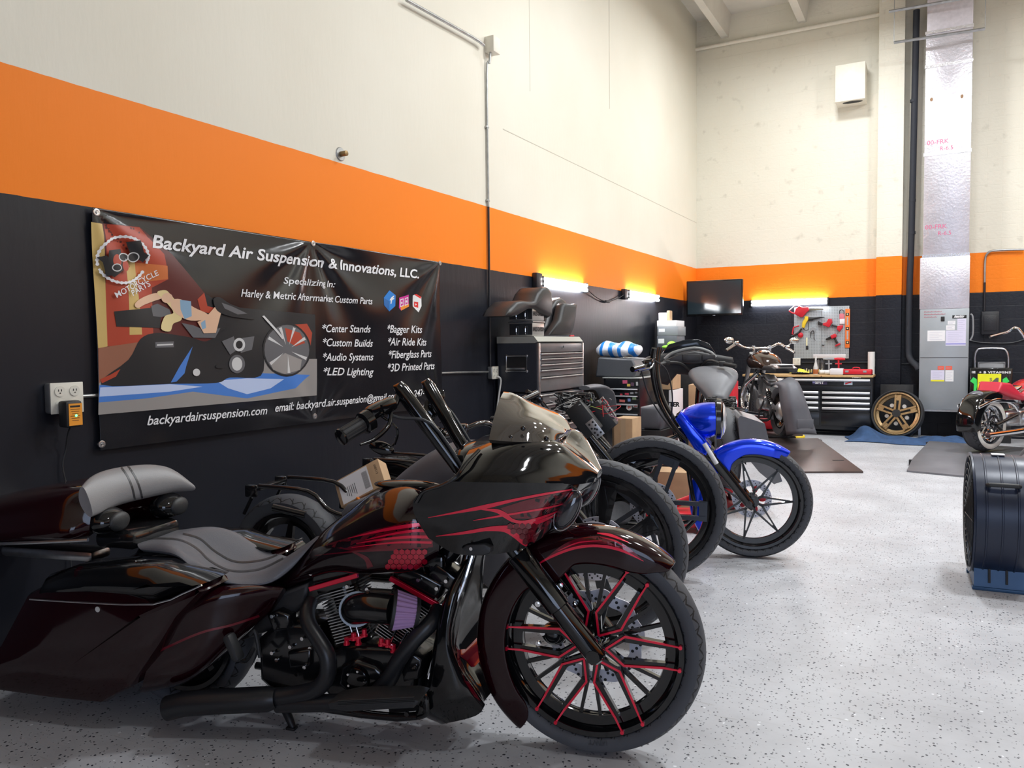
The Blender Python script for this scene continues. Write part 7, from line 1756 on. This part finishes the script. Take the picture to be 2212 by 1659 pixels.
q.box2((KX0, .0, .10), (KX1, .8, .14)); q.build('stand', MATTE, TC_)
o = thing('hard_case', 'dark grey moulded plastic case on top of the sticker-covered tool cart', 'case', (.45, CY + .38, ktop + .001))
q = MB(); q.prism([(-.28, -.33, 0), (.22, -.33, 0), (.26, -.33, .1), (.20, -.33, .22), (-.24, -.33, .24)], (0, .66, 0)); q.build('case_shell', GREYP if False else mat('dark_grey_case', (.07, .075, .085), .5, bump=.1), o, bev=.02)
MB().box((.235, 0, .05), (.02, .3, .06), None, .006).build('recess', INK, o)
BT = thing('plastic_bag', 'white plastic bag with bright blue stripes lying on the dark grey case', 'bag', (.40, CY + .30, ktop + .245))
def bagmat():
    M = bpy.data.materials.new('striped_bag'); M.use_nodes = True; nt = M.node_tree; N, L = nt.nodes, nt.links; b = N['Principled BSDF']; b.inputs['Roughness'].default_value = .35
    tc = N.new('ShaderNodeTexCoord'); wv = N.new('ShaderNodeTexWave'); wv.inputs['Scale'].default_value = 2.3; wv.inputs['Distortion'].default_value = 2.5; wv.inputs['Detail'].default_value = 0; L.new(tc.outputs['Object'], wv.inputs['Vector'])
    rp = N.new('ShaderNodeValToRGB'); rp.color_ramp.interpolation = 'CONSTANT'; rp.color_ramp.elements[0].color = (.78, .8, .86, 1); e = rp.color_ramp.elements[1]; e.position = .68; e.color = (.02, .25, .8, 1); L.new(wv.outputs['Fac'], rp.inputs[0]); L.new(rp.outputs[0], b.inputs['Base Color'])
    nz = N.new('ShaderNodeTexNoise'); nz.inputs['Scale'].default_value = 9; L.new(tc.outputs['Object'], nz.inputs['Vector']); bp = N.new('ShaderNodeBump'); bp.inputs['Strength'].default_value = .7; bp.inputs['Distance'].default_value = .03; L.new(nz.outputs['Fac'], bp.inputs['Height']); L.new(bp.outputs[0], b.inputs['Normal'])
    return M
q = MB(); q.ell((-.13, 0, .09), (.17, .15, .1), 24); 
for v in q.b.verts: v.co += V((math.sin(v.co.y * 30) * .01, 0, math.sin(v.co.x * 26 + v.co.y * 20) * .012))
BM = bagmat(); q.build('bag_lobe', BM, BT); q = MB(); q.ell((.09, -.02, .085), (.20, .16, .095), 24)
for v in q.b.verts: v.co += V((math.sin(v.co.y * 24) * .01, 0, math.sin(v.co.x * 22 + v.co.y * 26) * .012))
q.build('bag_lobe', BM, BT)
def wbox(name, label, cat, x0, x1, y0, y1, z0, z1, m, rz=0, parts=None):
    o = thing(name, label, cat, ((x0 + x1) / 2, (y0 + y1) / 2, z0), rz); w_, d_, h_ = x1 - x0, y1 - y0, z1 - z0
    MB().box((0, 0, h_ / 2), (w_, d_, h_), None, .004).build('box_body', m, o)
    if parts: parts(o, w_, d_, h_)
    return o
def tapeline(o, w_, d_, h_): MB().box((0, -d_ / 2 - .001, h_ * .5), (.05, .001, h_)).build('packing_tape', mat('tan_tape', (.55, .4, .25), .35), o)
p = WB(1322, 743, 9.78); a = WB(1368, 880, 9.78); p.x = max(.03, p.x)
o = tag(MB().box2((p.x, 9.78, .25), (a.x, 9.795, p.z), .001).build('cardboard_sheet', CARD), 'tall plain cardboard sheet standing upright behind the bag on the tool cart', 'cardboard'); 
for v in o.data.vertices: v.co.z -= .25
o.data.update(); o.location.z = 0; 
for v in o.data.vertices:
    pass
o.scale = (1, 1, (p.z) / (p.z - .25))
a, b = WB(1326, 903, 6.9), WB(1366, 960, 6.9)
wbox('cardboard_box', 'plain upright cardboard box standing on the floor before the sticker-covered tool cart', 'box', a.x, b.x, 6.9, 7.15, 0, a.z, CARD, 0, tapeline)
a, b = WB(1383, 842, 9.6), WB(1425, 905, 9.6)
def master(o, w_, d_, h_):
    q = MB(); q.text('MASTER', .075, lambda x, y: V((x + w_ * .02 - .02, -d_ / 2 - .002, y + h_ - .2)), bold=.004, shear=.1, align='CENTER'); q.build('box_lettering', INK, o)
wbox('white_carton', 'white carton with black capital lettering on the floor right of the tool cart', 'box', max(.93, a.x), b.x + .12, 9.6, 10.1, 0, a.z, PAPER, 0, master)
a = WB(1383, 824, 9.7)
wbox('cardboard_box', 'open brown cardboard box lying on top of the white lettered carton', 'box', max(.93, WB(1380, 830, 9.65).x), WB(1412, 830, 9.65).x, 9.65, 10.0, WB(1383, 841, 9.6).z + .002, WB(1383, 822, 9.6).z + .07, CARD)
# stacked saddlebag lids and shells in grey primer
def shell(label, px0, py0, px1, py1, y, d, m, name='saddlebag_shell', rz=0):
    a, b = WB(px0, py0, y), WB(px1, py1, y); o = thing(name, label, 'saddlebag', ((a.x + b.x) / 2, y + d / 2, max(0, b.z)), rz); w_, h_ = b.x - a.x, a.z - max(0, b.z)
    q = MB(); slab(q, [(-w_ / 2, 0), (w_ / 2 * .85, 0), (w_ / 2, h_ * .45), (w_ / 2 * .8, h_ * .9), (w_ / 2 * .3, h_), (-w_ / 2, h_ * .97)], -d / 2, d / 2, .03, .01); q.build('shell', m, o, smooth=50); return o
wbox('low_stand', 'low black stand carrying the grey saddlebag shell right of the tool cart', 'stand', WB(1385, 930, 7.9).x, WB(1428, 930, 7.9).x, 7.9, 8.5, 0, WB(1400, 930, 7.9).z, MATTE)
shell('dark grey unpainted saddlebag shell resting on the low black stand', 1382, 878, 1428, 929, 7.95, .45, PRIMER)
q = MB(); pts = [WL(1262, 838, .55), WL(1290, 836, .55), WL(1308, 848, .55), WL(1316, 880, .55), WL(1314, 905, .55)]
q.tube([p for p in pts], [.05, .075, .08, .07, .04], 14, flat=(.45, 1.3)); tag(q.build('grey_mudguard', PRIMERL), 'curved light grey unpainted mudguard leaning between the tall chest and the tool cart', 'mudguard')
# shelf stack near the corner
a = WB(1420, 744, 11.8)
SH = wbox('storage_rack', 'black rack against the left wall in the back corner, piled with boxes', 'rack', .02, .62, 11.5, 12.3, 0, 1.42, MATTE)
def cbox(label, px0, py0, px1, py1, y, d, m, name='storage_box', parts=None):
    a, b = WB(px0, py0, y), WB(px1, py1, y); return wbox(name, label, 'box', max(a.x, .02), b.x, y, y + d, b.z, a.z, m, 0, parts)
YS = 11.52
zz = 1.421
def stackbox(label, px0, px1, h, m, name='storage_box', dy=0, parts=None):
    global zz
    a, b = WB(px0, 740, YS), WB(px1, 740, YS); o = wbox(name, label, 'box', max(.02, a.x), b.x, YS + dy, YS + .42, zz, zz + h, m, 0, parts); zz += h + .001; return o
DG = mat('dark_grey_bin', (.1, .11, .13), .5)
def greylabel(o, w_, d_, h_):
    MB().box((-w_ * .28, -d_ / 2 - .001, h_ * .6), (w_ * .3, .001, h_ * .35)).build('box_label', PAPER, o)
zz = 1.421
stackbox('lowest dark grey box of the pile on the corner rack', 1419, 1462, .20, DG, parts=greylabel)
stackbox('grey equipment box second from the bottom of the corner rack pile', 1420, 1464, .135, mat('mid_grey_box', (.25, .27, .29), .5), parts=greylabel)
stackbox('flat white box on top of the grey boxes on the corner rack', 1419, 1461, .09, PAPER)
q = MB(); x = WB(1428, 700, YS).x
o = thing('small_carton', 'small open white and brown carton topping the pile on the corner rack', 'box', (x + .03, YS + .15, zz)); MB().box((-.03, 0, .06), (.13, .14, .12), None, .004).build('white_carton', PAPER, o); MB().box((.055, 0, .075), (.05, .13, .15), None, .01).build('brown_flap', CARD, o)
q = MB(); rnd = random.Random(9)
q.ell((0, 0, .05), (.07, .06, .06), 14); q.ell((-.08, 0, .02), (.07, .05, .03), 12); o = tag(q.build('glove', mat('lime_green_cloth', (.3, .75, .05), .6)), 'bright lime green glove before the pile of boxes on the corner rack', 'glove'); p = WB(1450, 737, 11.4); o.location = (p.x, 11.42, 1.43)
wbox('storage_rack', 'small black shelf holding the lime green glove before the corner rack', 'rack', .25, .78, 11.3, 11.49, 0, 1.425, MATTE)
# big brown boxes lower behind the faired bike
a, b = WB(1425, 830, 10.4), WB(1445, 905, 10.4)
wbox('cardboard_box', 'large brown cardboard box behind the faired motorcycle near the left wall', 'box', .9, 1.45, 10.4, 10.9, 0, .95, CARD, .1, tapeline)
# ---- clutter seen through the big wheels
a = FL(1440, 1085)
o = wbox('cardboard_box', 'brown cardboard box on the floor seen through the blue motorcycle front wheel', 'box', 1.72, 2.06, 6.55, 6.85, 0, .40, CARD, .2)
TR = thing('tool_tray', 'black tray with white lettering and a red tool seen through the big paired-spoke wheel', 'tray', (1.55, 6.2, .0), .5)
MB().box((0, 0, .22), (.5, .2, .06), Matrix.Rotation(.35, 3, 'Y'), .01).build('tray_body', BLACKG, TR); MB().box((0, 0, .09), (.4, .2, .18), None, .01).build('stand', mat('blue_crate', (.02, .15, .5), .5), TR)
q = MB()
for k in range(5): q.tube([Matrix.Rotation(.35, 3, 'Y') @ V((-.17 + k * .075 + .022 * math.cos(t), -.104, .018 * math.sin(t))) + V((0, 0, .22)) for t in [PI * .3 + j * .6 for j in range(9 if k % 2 else 7)]], .006, 6)
q; q.build('tray_lettering', LETTER, TR)
q = MB(); slab(q, [(.12, .22), (.2, .32), (.26, .30), (.2, .18), (.3, .12), (.18, .14)], -.03, .05, .01); q.build('red_tool', REDPL, TR)
fj = thing('floor_jack', 'red floor jack on the ground behind the paired-spoke wheel', 'jack', (2.0, 6.15, 0), .4)
MB().box((0, 0, .10), (.5, .24, .12), None, .02).build('jack_body', REDPL, fj); MB().tube([(-.1, 0, .16), (.15, 0, .26), (.2, 0, .27)], .03, 10).build('lifting_arm', REDPL, fj)
for x in (-.2, .2):
    for y in (-.13, .13): MB().cyl((x, y - .015, .035), (x, y + .015, .035), .035, n=18).build('jack_wheel', MATTE, fj)
rj = wbox('red_case', 'red tool case with black round lid behind the grey tank', 'case', 1.28, 1.62, 9.9, 10.2, 0, 1.02, REDPL)
MB().lathe([(0, .012), (.09, .012), (.1, 0)], (0, -.152, .92), (0, -1, 0), 28).build('round_lid', MATTE, rj)
# ---- blue blanket, bronze wheel, black box
q = MB(); rnd = random.Random(12); rows = []
pa = [V((2.62, 12.9, 0)), V((4.35, 12.75, 0))]
for i in range(49):
    u = i / 48; row = []
    for j in range(19):
        v_ = j / 18; x = 2.62 + u * 1.75 + .05 * math.sin(v_ * 5 + u * 9); y = 12.72 + v_ * .72 + .07 * math.sin(u * 9) * (1 - v_)
        e = min(1, u * 8, (1 - u) * 8, v_ * 6, (1 - v_) * 6)
        h = .012 + e * (.17 * math.exp(-((u - .17) / .12) ** 2 - ((v_ - .55) / .32) ** 2) + .05 * math.exp(-((u - .8) / .25) ** 2 - ((v_ - .6) / .3) ** 2) + .022 * (1 + math.sin(u * 26 + 5 * v_)) * .8 + .015 * (1 + math.sin(v_ * 17 + u * 8)))
        row.append((x, y, h))
    rows.append(row)
q.grid(rows); tag(q.build('moving_blanket', mat('navy_quilt', (.035, .085, .2), .85, noise=.25, nscale=12, bump=.3, bscale=120), sub=1, solid=.008), 'crumpled navy blue moving blanket spread on the floor before the air handler', 'blanket')
wc = thing('spare_wheel', 'bronze five-spoke motorcycle wheel leaning against the wall beside the air handler', 'wheel', (3.26, 13.62, .0)); 
RB = .375
BRZ = mat('bronze_paint', (.36, .25, .13), .28, .7)
q = MB(); rimmesh(q, .325, .12, mi=0)
q.cyl((0, -.07, 0), (0, .06, 0), .06, n=28, mi=1)
for k in range(5):
    c = 2 * PI * k / 5 + .3
    seg(q, c - .5, .06, c - .12, .29, .03, -.06, -.03, 0, .025); seg(q, c + .5, .06, c + .12, .29, .03, -.06, -.03, 0, .025); seg(q, c, .2, c, .28, .09, -.055, -.03, 0, .03)
wo = q.build('rim', [BRZ, INK], wc, smooth=30); wo.location = (0, 0, RB); tyre(wo, RB, .14, .33, RUBBER)
q = MB()
for k in range(5): a = 2 * PI * k / 5 + .9; q.cyl((.15 * math.cos(a), -.02, .15 * math.sin(a)), (.15 * math.cos(a), .02, .15 * math.sin(a)), .03, n=14)
q.build('lug', ALU, wo); wc.rotation_euler = (math.radians(-14), 0, math.radians(-12)); wc.location = (3.30, 13.24, .03)
wbox('folded_ramp', 'black folded ramp propped behind the bronze wheel at the wall', 'ramp', 3.05, 3.52, 13.80, 13.88, 0, .82, MATTE)
# ---- branded bin and folding step behind the red bike
YBN = 13.45
a, b = WB(2096, 795, YBN), WB(2186, 870, YBN)
bn = thing('display_cooler', 'black display cooler with yellow price sign and green claw marks behind the red motorcycle', 'cooler', ((a.x + b.x) / 2, YBN, 0)); bw = (b.x - a.x) / 2
MB().box2((-bw, 0, 0), (bw, .42, a.z), .01).build('cooler_body', BLACKG, bn)
def bp_(px, py): p = WB(px, py, YBN - .002); return V((p.x - bn.location.x, -.002, p.z))
q = MB(); p0 = bp_(2098, 806); q.text('IE  + B VITAMINS', .042, lambda x, y: V((-bw + .02 + x, -.003, p0.z + y)), bold=.002, spacing=1.15, sx=.9)
xs = [v.co.x for v in q.b.verts]; k_ = (2 * bw - .04) / (max(xs) - min(xs))
for v in q.b.verts: v.co.x = -bw + .02 + (v.co.x - min(xs)) * k_
q.build('cooler_lettering', LETTER, bn)
a2, b2_ = bp_(2112, 807.5), bp_(2162, 845); sg_ = MB().box2((a2.x, -.008, b2_.z), (b2_.x, -.002, a2.z)).build('price_sign', mat('yellow_sign', (.85, .85, .02), .5), bn)
GI = mat('dark_grey_print', (.12, .12, .1), .6)
q = MB(); z = b2_.z; w_ = b2_.x - a2.x
q.text('2', .10, lambda x, y: V((a2.x + w_ * .05 + x, -.0095, z + .06 + y)), bold=.003); q.text('FOR', .03, lambda x, y: V((a2.x + w_ * .26 + x, -.0095, z + .10 + y))); q.text('ONLY', .03, lambda x, y: V((a2.x + w_ * .26 + x, -.0095, z + .065 + y))); q.text('$', .07, lambda x, y: V((a2.x + w_ * .5 + x, -.0095, z + .145 + y))); q.text('4', .22, lambda x, y: V((a2.x + w_ * .52 + x * 1.1, -.0095, z + .03 + y)), bold=.012)
q.build('price_print', GI, sg_)
GRN = mat('acid_green_print', (.05, .7, .12), .5)
for x0, sg in ((2104, 1), (2172, -1)):
    p = bp_(x0, 822); q = MB(); s_ = .09
    q.poly([(p.x - .05 * sg, -.0035, p.z - .01), (p.x - .01 * sg, -.0035, p.z + .05), (p.x + .035 * sg, -.0035, p.z + .02), (p.x + .04 * sg, -.0035, p.z - .08), (p.x + .015 * sg, -.0035, p.z - .25), (p.x - .005 * sg, -.0035, p.z - .25), (p.x + .0, -.0035, p.z - .05)]); q.build('claw_mark', GRN, bn)
fs = thing('step_ladder', 'folded silver step ladder with rounded top rail standing behind the display cooler', 'step ladder', (4.56, 13.95, 0))
def lp(px, py): p = WB(px, py, 13.95); return V((p.x - 4.56, 0, p.z))
q = MB(); A_ = [lp(2106, 800), lp(2106, 772), lp(2110, 758), lp(2120, 753), lp(2162, 753), lp(2173, 758), lp(2178, 772), lp(2178, 800)]; q.tube([V((A_[0].x, 0, .02))] + A_ + [V((A_[-1].x, 0, .02))], .018, 12); q.build('side_rail', STEEL, fs)
q = MB(); a, b = lp(2113, 782), lp(2170, 800); q.box2((a.x, -.03, .3), (b.x, -.01, a.z), .006, 0); q.build('step_panel', GREYP, fs); q = MB(); q.tube([V((a.x, -.04, .3)), V((a.x, -.04, a.z)), V((b.x, -.04, a.z)), V((b.x, -.04, .3))], .012, 10, smooth=0); q.build('inner_frame', STEEL, fs)
# ---- drum fan at the right
fn = thing('drum_fan', 'large black and blue drum fan standing on the floor at the right edge', 'fan', (4.195, 5.66, 0), .05)
FBL = mat('navy_fan_metal', (.011, .018, .042), .34, .1); RF = .36
q = MB(); zc = .075 + RF; q.lathe([(RF - .02, -.145), (RF + .008, -.15), (RF + .01, -.14), (RF - .002, -.135), (RF, -.09), (RF + .004, -.087), (RF + .004, -.08), (RF, -.077), (RF, -.01), (RF + .004, -.007), (RF + .004, 0), (RF, .003), (RF, .07), (RF + .004, .073), (RF + .004, .08), (RF, .083), (RF - .002, .135), (RF + .01, .145), (RF + .008, .158), (RF - .02, .155), (RF - .025, .1), (RF - .025, -.1), (RF - .02, -.155)], (0, 0, zc), (1, 0, 0), 96); q.build('drum', FBL, fn, smooth=25)
q = MB()
for s in (-1, 1):
    for k in range(9): rr = RF * (k + 1) / 9.5; q.tube([(s * (.15 + .02 * (1 - k / 9)), rr * math.cos(t), zc + rr * math.sin(t)) for t in [2 * PI * j / 36 for j in range(36)]], .0025, 5, closed=True, smooth=0)
    for k in range(8): a = k * PI / 4; q.tube([(s * .17, .04 * math.cos(a), zc + .04 * math.sin(a)), (s * .15, RF * .97 * math.cos(a), zc + RF * .97 * math.sin(a))], .003, 5, smooth=0)
q.build('wire_guard', MATTE, fn)
q = MB(); q.cyl((-.06, 0, zc), (.06, 0, zc), .07, n=24)
for k in range(3): a = k * 2.094; q.prism([(0, .06 * math.cos(a), zc + .06 * math.sin(a)), (.05, .3 * math.cos(a + .3), zc + .3 * math.sin(a + .3)), (-.02, .3 * math.cos(a - .3), zc + .3 * math.sin(a - .3))], (.004, 0, 0))
q.build('blades', MATTE, fn)
q = MB(); ya = -RF * .80; yb = zc + RF * .60; q.tube([(-.07, ya - .01, yb), (-.07, ya - .045, yb + .01), (.07, ya - .045, yb + .01), (.07, ya - .01, yb)], .013, 10, smooth=2); q.build('handle', PLAST, fn)
q = MB(); q.prism([(-.13, -.18, 0.012), (-.13, -.20, .0), (-.13, -.20, .012), (-.13, -.17, .17), (-.13, .17, .17), (-.13, .2, .012), (-.13, .18, .012)][2:6], (.27, 0, 0)); q.box((0, -.19, .01), (.28, .05, .02), None, .003); q.box((0, .19, .01), (.28, .05, .02), None, .003); lab(q.build('base_stand', mat('steel_blue_metal', (.03, .09, .2), .4, .2), fn), 'steel blue base bracket')
q = MB()
for x in (-.05, .04): q.box((x, -.192, .09), (.012, .01, .09), Matrix.Rotation(-.18, 3, 'X'))
q.build('base_slot', INK, fn); MB().box((0, -.02, zc + RF + .006), (.07, .06, .006), None, .001).build('paper_tag', PAPER, fn)
# ---- clear sheet and tyre behind the fan
q = MB(); a = FL(2150, 995, .05)
o = thing('trash_sheet', 'pale translucent plastic sheet draped on the floor behind the drum fan', 'plastic sheet', (WB(2185, 985, 7.2).x + .1, 7.3, 0)); q.grid([[(-.35 + i * .09, -.3 + j * .1, .03 + .42 * max(0, (i - 2) / 7) * (.6 + .4 * j / 8) + .015 * math.sin(i * 2 + j)) for j in range(9)] for i in range(10)]); q.build('sheet', mat('frosted_sheet', (.62, .6, .66), .35), o, sub=1, solid=.004)
ty = thing('spare_tyre', 'loose black motorcycle tyre standing at the right edge above the drum fan', 'tyre', (WB(2196, 985, 6.3).x + .34, 6.3, 0), -.1)
tt = tyre(ty, .36, .16, .25, TREADR, 'tyre_body'); tt.location = (0, 0, .565)
wbox('wheel_block', 'dark navy block under the loose tyre at the right edge', 'block', 4.66, 5.2, 6.1, 6.5, 0, .2, mat('navy_cloth', (.02, .035, .07), .8))
# ---- small things near the wall behind the row
o = wbox('yellow_clip', 'small yellow clip beside the handlebar risers of the nearest motorcycle', 'clip', 1.6, 1.66, 4.3, 4.34, 0, .9, MATTE)
bpy.data.objects.remove(o.children[0]); bpy.data.objects.remove(o)
